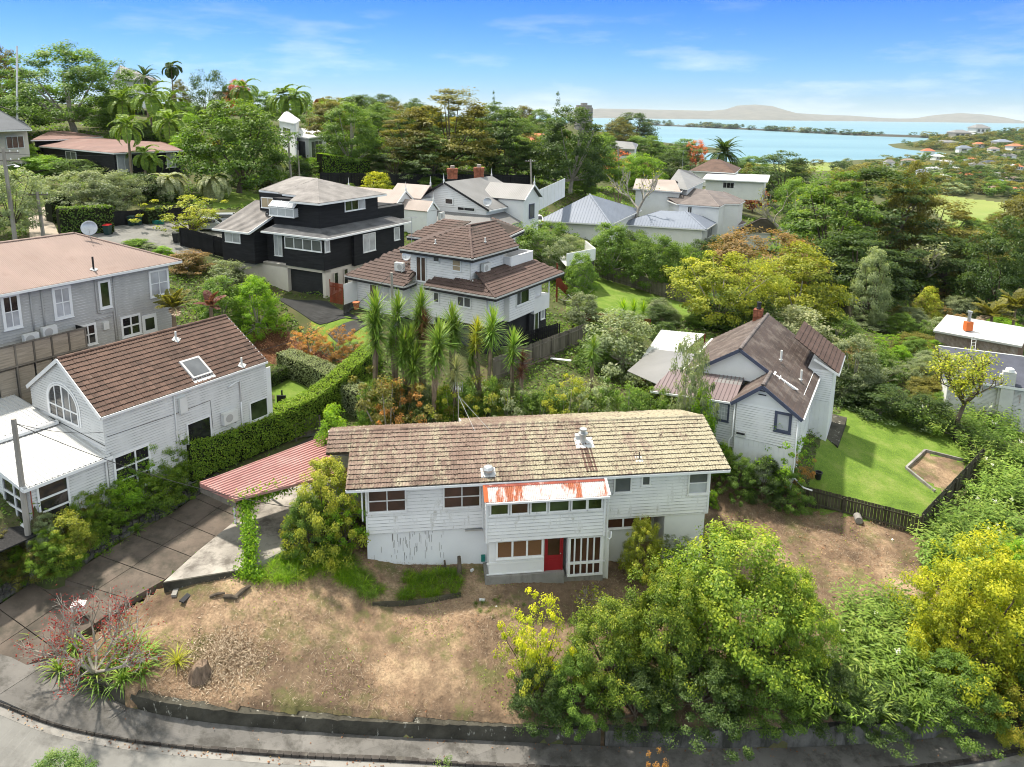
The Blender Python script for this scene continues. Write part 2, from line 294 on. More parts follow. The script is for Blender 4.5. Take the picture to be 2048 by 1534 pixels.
lm('l_purple',(.03,.014,.014),(.07,.03,.03),(.13,.07,.05),(.18,.14,.06))
# ------------------------------------------------------------------ house building helpers
def wallmass(fr,polys,mat,parent,name='wall'):
    """polys: list of (plan polygon in u,v ; w0 ; w1)"""
    b=MB()
    for poly,w0,w1 in polys:b.prism([fr.W(u,v,w0)for u,v in poly],(0,0,w1-w0))
    return b.obj(name,mat,parent)
def rect(u0,v0,u1,v1):return[(u0,v0),(u1,v0),(u1,v1),(u0,v1)]
_board_n=0
def boards(fc,a0,a1,h0,h1,cover,mat,parent,indiv=False,clip=None,name='weatherboard',d=.004,vertical=False):
    """lapped boards on a wall; clip(h) gives the a-range under a gable"""
    n=max(1,round(((a1-a0)if vertical else(h1-h0))/cover));st=((a1-a0)if vertical else(h1-h0))/n;mb=MB()
    for i in range(n):
        if vertical:
            b=mb if not indiv else MB();x=a0+i*st
            fc.box(b,x+.008,x+st-.008,h0,h1,0,.016+.004*(i%2))
        else:
            lo,hi=h0+i*st,h0+(i+1)*st
            A0,A1=(a0,a1)if clip is None else clip(lo)
            B0,B1=(a0,a1)if clip is None else clip(hi)
            if A1-A0<.05:continue
            b=mb if not indiv else MB();j=random.uniform(-.002,.003);t=.036+j
            vs=[fc.p(A0,lo,0),fc.p(A1,lo,0),fc.p(A1,lo,t),fc.p(A0,lo,t),fc.p(B0,hi,0),fc.p(B1,hi,0),fc.p(B1,hi,d),fc.p(B0,hi,d)]
            b.add(vs,[(3,2,1,0),(0,1,5,4),(1,2,6,5),(2,3,7,6),(3,0,4,7),(4,5,6,7)])
            if mat is not X['black_board']:b.add([fc.p(A0,lo,t+.001),fc.p(A1,lo,t+.001),fc.p(A1,lo+.024,t-.0015),fc.p(A0,lo+.024,t-.0015)],[(0,1,2,3)],1)  # thin strip painting the lap shadow along the lower edge
        if indiv:b.obj(name,[mat,X['lap_shade']],parent)
    if not indiv:tag(mb.obj(name+'s',[mat,X['lap_shade']],parent),kind='stuff')
def window(fc,a0,a1,h0,h1,nx=1,ny=1,fm='trim',gm='glass',parent=None,fw=.07,bar=.04,proud=.05,name='window',label=None,ys=None,xs=None,sill=True,gms=None):
    b=MB();fm=X[fm]if isinstance(fm,str)else fm;proud+=.035
    fc.box(b,a0,a0+fw,h0,h1,.004,proud);fc.box(b,a1-fw,a1,h0,h1,.004,proud)
    fc.box(b,a0+fw,a1-fw,h0,h0+fw,.004,proud);fc.box(b,a0+fw,a1-fw,h1-fw,h1,.004,proud)
    if sill:fc.box(b,a0-.03,a1+.03,h0-.045,h0-.002,.004,proud+.04)
    ia0,ia1,ih0,ih1=a0+fw,a1-fw,h0+fw,h1-fw
    xs=xs or[i/nx for i in range(1,nx)];ys=ys or[i/ny for i in range(1,ny)]
    ex=[0]+list(xs)+[1];ey=[0]+list(ys)+[1]
    for q in xs:x=ia0+(ia1-ia0)*q;fc.box(b,x-bar/2,x+bar/2,ih0,ih1,.004,proud-.006)
    for q in ys:y=ih0+(ih1-ih0)*q;fc.box(b,ia0,ia1,y-bar/2,y+bar/2,.004,proud-.012)
    w=b.obj(name,fm,parent)
    if label:w['label']=label
    k=0
    for i in range(len(ex)-1):
        for j in range(len(ey)-1):
            p=MB();g=gms[k%len(gms)]if gms else gm;k+=1
            fc.box(p,ia0+(ia1-ia0)*ex[i]+bar/2*(i>0),ia0+(ia1-ia0)*ex[i+1]-bar/2*(i<len(ex)-2),ih0+(ih1-ih0)*ey[j]+bar/2*(j>0),ih0+(ih1-ih0)*ey[j+1]-bar/2*(j<len(ey)-2),.039,.05)
            p.obj('pane',X[g],w)
    return w
def slab(pts,th,mat,parent,name='roof'):
    pts=[Vector(p)for p in pts];n=(pts[1]-pts[0]).cross(pts[2]-pts[0]).normalized()
    if n.z<0:n=-n
    b=MB();b.prism(pts,-n*th);return b.obj(name,mat,parent)
def clip_range(poly,o,eu,ev,s):
    """v-range of convex 2D polygon (in eu,ev coordinates about o) along the line u=s"""
    q=[((p-o).dot(eu),(p-o).dot(ev))for p in poly];r=[]
    for i in range(len(q)):
        (x0,y0),(x1,y1)=q[i],q[(i+1)%len(q)]
        if(x0-s)*(x1-s)<=0 and abs(x1-x0)>1e-9:r.append(y0+(y1-y0)*(s-x0)/(x1-x0))
    return(min(r),max(r))if len(r)>=2 else None
def ribbed(poly,along,prof,pitch,mat,parent,name='roof_sheet',lift=.01):
    """sheet on a planar convex polygon with a repeated profile [(t,h)...] across 'along' (corrugated, tray, tile courses)"""
    poly=[Vector(p)for p in poly];n=(poly[1]-poly[0]).cross(poly[2]-poly[0]).normalized()
    if n.z<0:n=-n
    ev=Vector(along);ev=(ev-n*ev.dot(n)).normalized();eu=ev.cross(n).normalized();o=poly[0]
    us=[(p-o).dot(eu)for p in poly];u0,u1=min(us),max(us);b=MB();prev=None
    k0=math.floor(u0/pitch);k1=math.ceil(u1/pitch);vs=[];fs=[]
    for k in range(k0,k1+1):
        for t,h in prof:
            s=min(max((k+t)*pitch,u0+1e-4),u1-1e-4);r=clip_range(poly,o,eu,ev,s)
            if r is None:continue
            a=o+eu*s+ev*r[0]+n*(h+lift);c=o+eu*s+ev*r[1]+n*(h+lift)
            vs+=[a,c];i=len(vs)
            if i>=4:fs.append((i-4,i-3,i-1,i-2))
    b.add(vs,fs);return tag(b.obj(name,mat,parent),kind='stuff')
CORR=[(0,0),(.25,.016),(.5,.022),(.75,.016)];TRAY=[(0,0),(.06,.04),(.16,.04),(.22,0)];COURSE=[(0,.035),(.98,.0)]
def tile_mesh(name,mat,w,l):
    """one interlocking concrete tile: a roll and two pans, front edge standing proud"""
    prof=[(0,.010),(.14,.034),(.28,.034),(.42,.010),(.56,.006),(.70,.024),(.84,.024),(1,.008)]
    vs=[];k=len(prof)
    for y,lift in((0,.05),(1,.004)):vs+=[((x-.5)*w,y*l*1.04,h+lift)for x,h in prof]
    vs+=[((x-.5)*w,0,0)for x,h in prof]
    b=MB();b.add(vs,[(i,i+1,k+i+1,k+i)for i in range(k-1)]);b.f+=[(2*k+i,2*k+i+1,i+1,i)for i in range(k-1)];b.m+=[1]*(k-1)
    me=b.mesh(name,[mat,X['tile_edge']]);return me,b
def tiles(poly,eave_dir,w,l,mat,parent,indiv=0,lift=.02,seedj=.006):
    """tile courses on a convex roof plane, lowest courses first; the first `indiv` tiles are objects of their own"""
    poly=[Vector(p)for p in poly];n=(poly[1]-poly[0]).cross(poly[2]-poly[0]).normalized()
    if n.z<0:n=-n
    eu=Vector(eave_dir);eu=(eu-n*eu.dot(n)).normalized();ev=n.cross(eu).normalized()
    if ev.z<0:ev=-ev;eu=-eu
    o=min(poly,key=lambda p:p.z);vv=[(p-o).dot(ev)for p in poly];v1=max(vv);me,tb=tile_mesh('roof_tile',X[mat],w,l);rest=MB();cnt=0
    tv=[Vector(q)for q in tb.v];pinv=wmat(parent).inverted()
    for j in range(int(v1/l+.35)):
        r=clip_range(poly,o,ev,eu,min(max((j+.5)*l,1e-3),v1-1e-3))
        if r is None:continue
        off=(j%2)*.0
        for i in range(math.floor(r[0]/w)-1,math.ceil(r[1]/w)+1):
            uc=(i+.5)*w+off
            if uc<r[0]-.02 or uc>r[1]+.02:continue
            mw=Matrix((eu,ev,n)).transposed().to_4x4();mw.translation=o+eu*(uc+random.uniform(-1,1)*seedj)+ev*(j*l+random.uniform(-1,1)*seedj)+n*(lift+random.uniform(0,seedj))
            if cnt<indiv:t=mobj('roof_tile',me,parent,mw);cnt+=1
            else:rest.add([mw@q for q in tv],tb.f);rest.m[-len(tb.m):]=tb.m
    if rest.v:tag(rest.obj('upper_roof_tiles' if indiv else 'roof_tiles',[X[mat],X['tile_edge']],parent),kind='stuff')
def ridge(p,q,mat,parent,r=.11,step=.42,indiv=True,name='ridge_tile'):
    p,q=Vector(p),Vector(q);d=q-p;n=max(1,round(d.length/step));mb=MB();up=Z-d.normalized()*d.normalized().z;up.normalize();side=d.normalized().cross(up)
    for i in range(n):
        b=MB()if indiv else mb;a,c=p+d*(i/n),p+d*((i+1.06)/n);ring=[]
        for e,rr in((a,r*1.08),(c,r*.95)):
            ring+=[e+side*math.cos(t)*rr*1.2+up*(math.sin(t)*rr*.75-.01)for t in(0,.8,1.57,2.34,3.14)]
        b.add(ring,[(k,k+1,6+k,5+k)for k in range(4)]+[(4,3,2,1,0),(5,6,7,8,9)])
        if indiv:b.obj(name,X[mat],parent)
    if not indiv:mb.obj('ridge_cap',X[mat],parent)
def bar(p,q,w,h,mat,parent,name,up=Z):
    """rectangular bar from p to q (fascia, gutter, rail, barge board)"""
    p,q=Vector(p),Vector(q);d=(q-p).normalized();s=d.cross(up).normalized();u=s.cross(d)
    b=MB();b.obox(p-s*w/2-u*h/2,q-p,s*w,u*h);return b.obj(name,X[mat]if isinstance(mat,str)else mat,parent)
def pipe(pts,r,mat,parent,name='downpipe',n=8):
    b=MB();b.tube(pts,r,n);return b.obj(name,X[mat],parent,True)
def heatpump(fc,a,h,parent_label,d=.05,w=.8,hh=.58):
    t=thing('heat_pump',parent_label,'heat pump',fc.p(a,h,d),'air conditioning units')
    b=MB();fc.box(b,a,a+w,h,h+hh,d,d+.3);b.obj('casing',X['plastic'],t)
    b=MB();c=fc.p(a+w*.38,h+hh*.5,d+.302);b.lathe(c,[(.24,0),(.24,.012),(.2,.014)],20,0,fc.n);b.obj('fan_grille',X['grey_board'],t)
    for q in(.12,w-.18):
        b=MB();fc.box(b,a+q,a+q+.06,h-.1,h-.002,d-.045,d+.28);b.obj('bracket',X['galv'],t)
    return t
def dish(P,r,facing,label,mat='galv',mast=.5):
    P=Vector(P);t=thing('satellite_dish',label,'satellite dish',P,'satellite dishes');f=Vector(facing).normalized()
    b=MB();b.tube([P,P+Z*mast*.6,P+Z*mast+f*.0],.025);b.obj('mast',X['galv'],t)
    c=P+Z*(mast+r*.3);b=MB();b.lathe(c,[(.02,0),(r*.5,r*.05),(r*.85,r*.17),(r,r*.26),(r*.99,r*.28),(r*.84,r*.19),(r*.5,r*.07),(.02,.02)],22,0,f);b.obj('reflector',X[mat],t,True)
    b=MB();b.tube([c-Z*r*.9+f*r*.25,c+f*r*1.05-Z*.12],.012,5);b.lathe(c+f*r*1.0-Z*.12,[(.04,0),(.04,.1)],8,0,-f);b.obj('feed_arm',X['galv'],t)
    return t
def roofpipe(P,h,r,label,mat='white_metal',flash=.22,nrm=(0,0,1),cowl=False):
    P=Vector(P);t=thing('vent_pipe',label,'vent pipe',P);n=Vector(nrm).normalized();x=n.orthogonal().normalized();y=n.cross(x)
    x=Vector((1,0,0));x=(x-n*x.dot(n)).normalized();y=n.cross(x)
    b=MB();b.obox(P-x*flash-y*flash+n*.05,x*2*flash,y*2*flash,n*.02);b.obj('flashing',X['white_metal'],t)
    b=MB();b.lathe(P-Z*.05,[(r,0),(r,h)]+([(r*1.5,h+.01),(r*1.6,h+.14),(.02,h+.2)]if cowl else[(r*1.05,h+.01)]),10);b.obj('pipe',X[mat],t)
    return t
def fence(P,Q,h,mat,label,pal=.14,gap=.012,posts=2.4,group=None,rails=True,side=1,cat='fence',h2=None,name='paling_fence',sag=0):
    """vertical paling fence from P to Q following the ground line between them"""
    P,Q=Vector(P),Vector(Q);d=Q-P;L_=math.hypot(d.x,d.y);e=Vector((d.x,d.y,0))/L_;n=Vector((-e.y,e.x,0))*side;h2=h2 or h
    t=thing(name,label,cat,P,group);k=int(L_/(pal+gap));indiv=k<=150;mb=MB()
    for i in range(k):
        a=i*(pal+gap);z=P.z+d.z*a/L_;hh=(h+(h2-h)*a/L_)*random.uniform(.98,1.01);b=MB()if indiv else mb
        b.obox(P+e*a+Z*(z-P.z),e*pal,n*random.uniform(.015,.02),Z*hh)
        if indiv:b.obj('paling',X[mat],t)
    if not indiv:tag(mb.obj('palings',X[mat],t),kind='stuff')
    m=max(1,round(L_/posts))
    for i in range(m+1):
        a=min(L_*i/m,L_-.1);z=d.z*a/L_;b=MB();b.obox(P+e*a+Z*(z-.1)-n*.11,e*.1,n*.1,Z*(h+(h2-h)*a/L_+.02));b.obj('post',X[mat],t)
    if rails:
        for q in(.2,.8):
            b=MB();b.obox(P+Z*h*q-n*.06,d,n*.05,Z*.09);b.obj('rail',X[mat],t)
    return t
def dieaerial(P,h,label,rods=6,dir=(1,0,0),span=1.0,mat='galv'):
    P=Vector(P);t=thing('television_aerial',label,'aerial',P);d=Vector(dir).normalized();s=d.cross(Z)
    b=MB();b.tube([P,P+Z*h],.022);b.obj('mast',X[mat],t)
    b=MB();b.tube([P+Z*(h-.05)-d*span*.5,P+Z*(h-.05)+d*span*.5],.015,5)
    b.obj('boom',X[mat],t)
    for i in range(rods):
        c=P+Z*(h-.05)+d*span*(i/(rods-1)-.5);b=MB();b.tube([c-s*.3,c+s*.3],.01,4);b.obj('rod',X[mat],t)
    return t
# ------------------------------------------------------------------ plants
def leafcloud(name,P,N,size,tint,mat,asp=.5,T=None,fold=.12):
    """one four-cornered leaf per row of P; N leaf normals, T leaf directions"""
    n=len(P);N=N/np.linalg.norm(N,axis=1,keepdims=True).clip(1e-6)
    if T is None:T=RNG.normal(size=(n,3))
    T=T-N*(T*N).sum(1,keepdims=True);T/=np.linalg.norm(T,axis=1,keepdims=True).clip(1e-6);B=np.cross(N,T)
    s=np.asarray(size).reshape(-1,1)*np.ones((n,1));V=np.empty((n,4,3))
    V[:,0]=P-T*s*.5;V[:,1]=P+B*s*asp*.5+N*s*fold-T*s*.05;V[:,2]=P+T*s*.5-N*s*.05;V[:,3]=P-B*s*asp*.5+N*s*fold-T*s*.05
    me=bpy.data.meshes.new(name);me.vertices.add(n*4);me.loops.add(n*4);me.polygons.add(n)
    me.vertices.foreach_set('co',V.reshape(-1).astype(np.float32));me.loops.foreach_set('vertex_index',np.arange(n*4,dtype=np.int32));me.polygons.foreach_set('loop_start',np.arange(0,n*4,4,dtype=np.int32))
    a=me.attributes.new('tint','FLOAT','POINT');a.data.foreach_set('value',np.repeat(np.clip(tint,0,1),4).astype(np.float32))
    me.materials.append(mat);me.update(calc_edges=True);return me
def unit(v):return v/np.linalg.norm(v,axis=1,keepdims=True).clip(1e-9)
PROF={  # crown radius against height 0..1, start of the crown
 'round':(lambda h:np.sqrt(np.clip(1-((h-.5)/.52)**2,0,1)),.12),
 'dome':(lambda h:np.clip(1-h,0,1)**.42*(.75+.25*np.clip(h*5,0,1)),.15),
 'bush':(lambda h:np.clip(1-h,0,1)**.38,.0),
 'column':(lambda h:np.sqrt(np.clip(1-((h-.45)/.57)**2,0,1))**.8,.1),
 'spread':(lambda h:np.clip(np.sqrt(np.clip(1-((h-.35)/.66)**2,0,1)),0,1),.32),
 'cone':(lambda h:np.clip(1-h,0,1)*.95+.05,.08),
 }
def crown(name,nleaf,nclump,size,seed,prof='round',cr=.09,flat=.6,asp=.5,lumps=.22,up=.7,flush=.35,shell=.5,droop=0.):
    """leaf clumps gathered on an uneven crown inside the unit box; returns crown mesh, trunk mesh"""
    g=np.random.default_rng(seed);f,h0=PROF[prof]
    hh=g.random(nclump*4);keep=g.random(nclump*4)<f(hh)+.05;hh=hh[keep][:nclump];k=len(hh);th=g.random(k)*2*np.pi
    lob=sum(g.normal()*np.cos(th*a+hh*b*6+g.random()*7)for a,b in((1,0),(2,1),(3,2),(4,1),(5,3)))*lumps*.5
    r=f(hh)*.5*(1+lob)*(shell+(1-shell)*g.random(k)**.4)
    C=np.stack([r*np.cos(th),r*np.sin(th),h0+(1-h0)*(hh*.94+.02*g.normal(size=k))],1);C[:,:2]+=g.normal(size=2)*.02
    w=g.random(k)+.4;ci=g.choice(k,nleaf,p=w/w.sum());cs=cr*(.6+.8*g.random(k))
    d=g.normal(size=(nleaf,3));d=unit(d)*(g.random((nleaf,1))**.45);d[:,2]*=flat
    P=C[ci]+d*cs[ci][:,None];P[:,2]-=droop*np.abs(g.normal(size=nleaf))*cr
    out=unit(P-np.array([0,0,h0+(1-h0)*.35]));N=unit(out*.55+d/np.maximum(cs.mean(),.01)*.04+np.array([0,0,up])+g.normal(size=(nleaf,3))*.45)
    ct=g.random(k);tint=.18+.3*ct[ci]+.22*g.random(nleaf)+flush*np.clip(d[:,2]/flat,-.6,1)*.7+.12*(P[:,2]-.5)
    tint=np.where(g.random(nleaf)<.03,tint+.25,tint)
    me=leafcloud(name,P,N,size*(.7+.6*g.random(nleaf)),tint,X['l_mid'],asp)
    b=MB();base=Vector((0,0,-.04));fork=Vector((g.normal()*.02,g.normal()*.02,max(h0*.8,.14)));b.tube([base,Vector((fork.x*.3,fork.y*.3,fork.z*.5)),fork],[.03,.024,.02],7)
    for q in g.choice(k,min(k,14),replace=False):
        c=Vector(C[q]);mid=fork.lerp(c,.5)+Vector((0,0,-.05+.06*g.random()));b.tube([fork,mid,c],[.012,.008,.003],5,caps=False)
    return me,b.mesh(name+'_trunk',X['bark'])
LIB={}
def species(key,*a,nvar=2,**k):
    LIB[key]=[crown(key,*a,seed=hash_(key)+i,**k)for i in range(nvar)]
def hash_(s):return sum((i+1)*ord(c)for i,c in enumerate(s))%9973
#                nleaf nclump size
species('near',34000,330,.0205,prof='dome',cr=.066,flat=.7,lumps=.3,droop=.25,nvar=2)
species('nearb',24000,210,.025,prof='bush',cr=.08,flat=.7,lumps=.3,nvar=2)
species('mid',15000,210,.030,prof='round',cr=.095,lumps=.24,nvar=3)
species('midd',15000,180,.030,prof='dome',cr=.10,flat=.5,lumps=.26,nvar=3)
species('layer',14000,130,.030,prof='dome',cr=.11,flat=.32,lumps=.25,up=1.3,flush=.5,nvar=3)
species('spread',16000,150,.030,prof='spread',cr=.085,flat=.55,lumps=.25,nvar=2)
species('bush',8000,110,.042,prof='bush',cr=.13,lumps=.3,nvar=3)
species('column',6000,90,.035,prof='column',cr=.12,lumps=.25,nvar=2)
species('cone',4000,80,.035,prof='cone',cr=.09,flat=.3,nvar=1)
species('airy',3600,60,.036,prof='round',cr=.085,lumps=.4,shell=.2,nvar=2)
species('farlite',220,20,.17,prof='round',cr=.2,lumps=.35,nvar=2)
species('far',900,45,.10,prof='round',cr=.16,lumps=.35,nvar=3)
_cnt={}
def setmat(o,m):
    o.material_slots[0].link='OBJECT';o.material_slots[0].material=m
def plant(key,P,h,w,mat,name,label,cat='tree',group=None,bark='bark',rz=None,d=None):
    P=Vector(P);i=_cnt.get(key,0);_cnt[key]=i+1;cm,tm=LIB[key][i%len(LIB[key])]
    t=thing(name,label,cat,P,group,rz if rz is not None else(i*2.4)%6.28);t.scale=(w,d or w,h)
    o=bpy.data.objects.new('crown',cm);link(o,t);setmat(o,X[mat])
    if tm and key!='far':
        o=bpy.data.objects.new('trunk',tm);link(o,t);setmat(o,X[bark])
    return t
# --- palms
def frond_mesh(name,L_,droop,nl,leaf,mat,vee=.5,width=.03,stalk=.12,curve=1.0):
    """a feather frond growing along +X, arching down; leaflets in pairs"""
    sp=[]
    for i in range(nl+1):
        t=i/nl;a=droop*t**curve;sp.append((t,a))
    pts=[np.array([0.,0,0])];ang=.0
    for i in range(nl):pts.append(pts[-1]+np.array([math.cos(sp[i][1]),0,-math.sin(sp[i][1])])*L_/nl)
    P=[];N=[];T=[];S=[]
    for i in range(1,nl+1):
        t=i/nl
        if t<stalk:continue
        l=leaf*(math.sin(math.pi*(.12+.83*t))**.6);a=sp[i-1][1];tang=np.array([math.cos(a),0,-math.sin(a)]);nr=np.array([math.sin(a),0,math.cos(a)])
        for s in(-1,1):
            dv=tang*.55+np.array([0,s*1.,0])+nr*(vee-.9*t*.4);dv/=np.linalg.norm(dv);P.append(pts[i]+dv*l*.5);T.append(dv);N.append(nr+RNG.normal(size=3)*.15);S.append(l)
    P,N,T,S=map(np.array,(P,N,T,S))
    me=leafcloud(name,P,N,S,.25+.5*RNG.random(len(P)),X[mat],asp=width/leaf*6,T=T,fold=.02)
    b=MB();b.tube(pts,np.linspace(.02,.004,len(pts))*max(L_/2.5,.6),4,caps=False)
    bm=bpy.data.meshes.new(name+'_r');bm.from_pydata(b.v,[],b.f);bm.materials.append(X[mat])
    bo=bpy.data.objects.new('tmp',bm);lo=bpy.data.objects.new('tmp2',me)
    # merge rachis into leaf mesh by hand
    nv=len(me.vertices);V=np.empty(nv*3,np.float32);me.vertices.foreach_get('co',V);tint=np.empty(nv,np.float32);me.attributes['tint'].data.foreach_get('value',tint)
    fs=[tuple(p.vertices)for p in me.polygons];out=bpy.data.meshes.new(name);out.from_pydata([tuple(v)for v in V.reshape(-1,3)]+b.v,[],fs+[tuple(i+nv for i in f)for f in b.f]);out.materials.append(X[mat])
    at=out.attributes.new('tint','FLOAT','POINT');at.data.foreach_set('value',np.concatenate([tint,np.full(len(b.v),.55,np.float32)]))
    bpy.data.objects.remove(bo);bpy.data.objects.remove(lo);bpy.data.meshes.remove(me);bpy.data.meshes.remove(bm);return out
FR={'queen':frond_mesh('frond',2.6,1.9,26,.62,'l_palm',.35,.05,curve=1.2),'jelly':frond_mesh('frond',1.9,2.5,26,.42,'l_silver',.8,.035,curve=.9),
 'date':frond_mesh('frond',3.2,1.2,34,.42,'l_dark',.6,.04,curve=1.3),'nikau':frond_mesh('frond',1.7,.7,20,.5,'l_olive',.5,.05,curve=1.2),
 'king':frond_mesh('frond',1.9,2.3,14,.5,'l_dark',.1,.1,curve=1.0)}
def palm(kind,P,h,label,n=13,scale=1.,up=(1.25,-.35),trunk=.14,mat=None,name='palm_tree',group='palm trees',lean=(0,0),dead=0,cat='palm tree'):
    P=Vector(P);t=thing(name,label,cat,P,group);me=FR[kind];top=P+Vector((lean[0],lean[1],h))
    b=MB();b.tube([P-Z*.2,P+(top-P)*.5+Vector((lean[0],lean[1],0))*-.12,top],[trunk*1.2,trunk,trunk*.75],8);b.obj('trunk',X['palm_bark'],t)
    for i in range(n):
        q=i/max(n-1,1);el=up[0]+(up[1]-up[0])*q+random.uniform(-.12,.12);az=i*2.39996+random.uniform(-.2,.2)
        mw=Matrix.Translation(top)@Matrix.Rotation(az,4,'Z')@Matrix.Rotation(-el,4,'Y')@Matrix.Scale(scale*random.uniform(.85,1.1),4)
        o=mobj('frond',me,t,mw);setmat(o,X[mat])if mat else None
        if q>.86 and dead:setmat(o,X['l_dry'])
    return t
# --- rosettes (yucca, cabbage tree) and strap leaved clumps
def rosette_mesh(name,n,L_,w,lo,hi,mat,droop=.5,seg=3,seed=1,core=.04,flop=0.,ex=.8):
    g=np.random.default_rng(seed);b=MB();tn=[]
    for i in range(n):
        az=i*2.39996+g.normal()*.2;el=lo+(hi-lo)*(i/n)**ex+g.normal()*.1;l=L_*(.75+.4*g.random());p=Vector((0,0,core*i/n));e=el;ring=[]
        sd=Vector((-math.sin(az),math.cos(az),0));tt=.25+.5*g.random()+.25*(i/n)
        for s in range(seg+1):
            q=s/seg;ww=w*(1-q)**.6*(.55+.45*min(1,q*4))if s<seg else .002
            ring+=[p-sd*ww/2,p+sd*ww/2];tn+=[tt-.12*(1-q),tt]
            p=p+Vector((math.cos(az)*math.cos(e),math.sin(az)*math.cos(e),math.sin(e)))*l/seg;e-=droop*(.6+.6*g.random())/seg*(1+q)+flop*q
        b.add(ring,[(2*s,2*s+1,2*s+3,2*s+2)for s in range(seg)])
    me=bpy.data.meshes.new(name);me.from_pydata(b.v,[],b.f);me.materials.append(X[mat]);a=me.attributes.new('tint','FLOAT','POINT');a.data.foreach_set('value',np.clip(np.array(tn,np.float32),0,1));return me
RO={'yucca':rosette_mesh('leaf_head',150,.68,.066,-.8,1.5,'l_yucca',.35,2,3,.45),'cabbage':rosette_mesh('leaf_head',70,.6,.04,-.7,1.4,'l_mid',.3,2,5,.1),
 'strap':rosette_mesh('leaf_clump',46,.62,.05,.25,1.45,'l_ginger',1.5,4,7),'flax':rosette_mesh('leaf_clump',55,.8,.035,.3,1.45,'l_bright',1.4,4,9),'skirt':rosette_mesh('dead_leaf_skirt',50,.6,.05,-1.45,-.9,'l_dry',.2,2,11,.6)}
def grass_mesh(seed):return rosette_mesh('grass_tuft',40,.55,.018,.5,1.5,'l_bright',1.6,3,seed)
RO['grass']=grass_mesh(21)
def headtree(P,heads,label,kind='yucca',mat='l_yucca',name='yucca_tree',cat='yucca',group=None,r=.07,skirt=False):
    """heads: (dx, dy, height, scale) rosettes on bare branching stems"""
    P=Vector(P);t=thing(name,label,cat,P,group);b=MB()
    for dx,dy,h,s in heads:
        top=P+Vector((dx,dy,h));b.tube([P-Z*.2,P+Vector((dx*.35,dy*.35,h*.5)),top],[r*1.3,r,r*.8],7)
    b.obj('trunk',X['palm_bark'],t)
    for dx,dy,h,s in heads:
        mw=Matrix.Translation(P+Vector((dx,dy,h)))@Matrix.Rotation(random.uniform(0,6),4,'Z')@Matrix.Scale(s,4);o=mobj('leaf_head',RO[kind],t,mw);setmat(o,X[mat])
        if skirt:o=mobj('dead_leaves',RO['skirt'],t,Matrix.Translation(P+Vector((dx,dy,h-.7*s)))@Matrix.Scale(s*.8,4))
    return t
def clump(P,s,kind,mat,label,name,cat='plant',group=None):
    t=thing(name,label,cat,P,group,random.uniform(0,6));t.scale=(s,s,s);o=bpy.data.objects.new('leaves',RO[kind]);link(o,t);setmat(o,X[mat]);return t
def scatter_merge(mesh,mats,name,mat,parent=None):
    """many small copies of one leaf mesh joined (numpy), for ground cover nobody could count"""
    nv=len(mesh.vertices);V=np.empty(nv*3,np.float32);mesh.vertices.foreach_get('co',V);V=V.reshape(-1,3);T=np.empty(nv,np.float32);mesh.attributes['tint'].data.foreach_get('value',T)
    nl=len(mesh.loops);LI=np.empty(nl,np.int32);mesh.loops.foreach_get('vertex_index',LI);ls=np.empty(len(mesh.polygons),np.int32);mesh.polygons.foreach_get('loop_start',ls)
    K=len(mats);A=np.array([np.array(m)for m in mats]);out=np.einsum('kij,nj->kni',A[:,:3,:3],V)+A[:,None,:3,3]
    me=bpy.data.meshes.new(name);me.vertices.add(K*nv);me.loops.add(K*nl);me.polygons.add(K*len(ls))
    me.vertices.foreach_set('co',out.reshape(-1).astype(np.float32));me.loops.foreach_set('vertex_index',(LI[None]+(np.arange(K)*nv)[:,None]).reshape(-1).astype(np.int32));me.polygons.foreach_set('loop_start',(ls[None]+(np.arange(K)*nl)[:,None]).reshape(-1).astype(np.int32))
    a=me.attributes.new('tint','FLOAT','POINT');a.data.foreach_set('value',np.clip(T[None]+RNG.normal(size=(K,1))*.12,0,1).reshape(-1).astype(np.float32));me.materials.append(X[mat]);me.update(calc_edges=True)
    return mobj(name,me,parent)
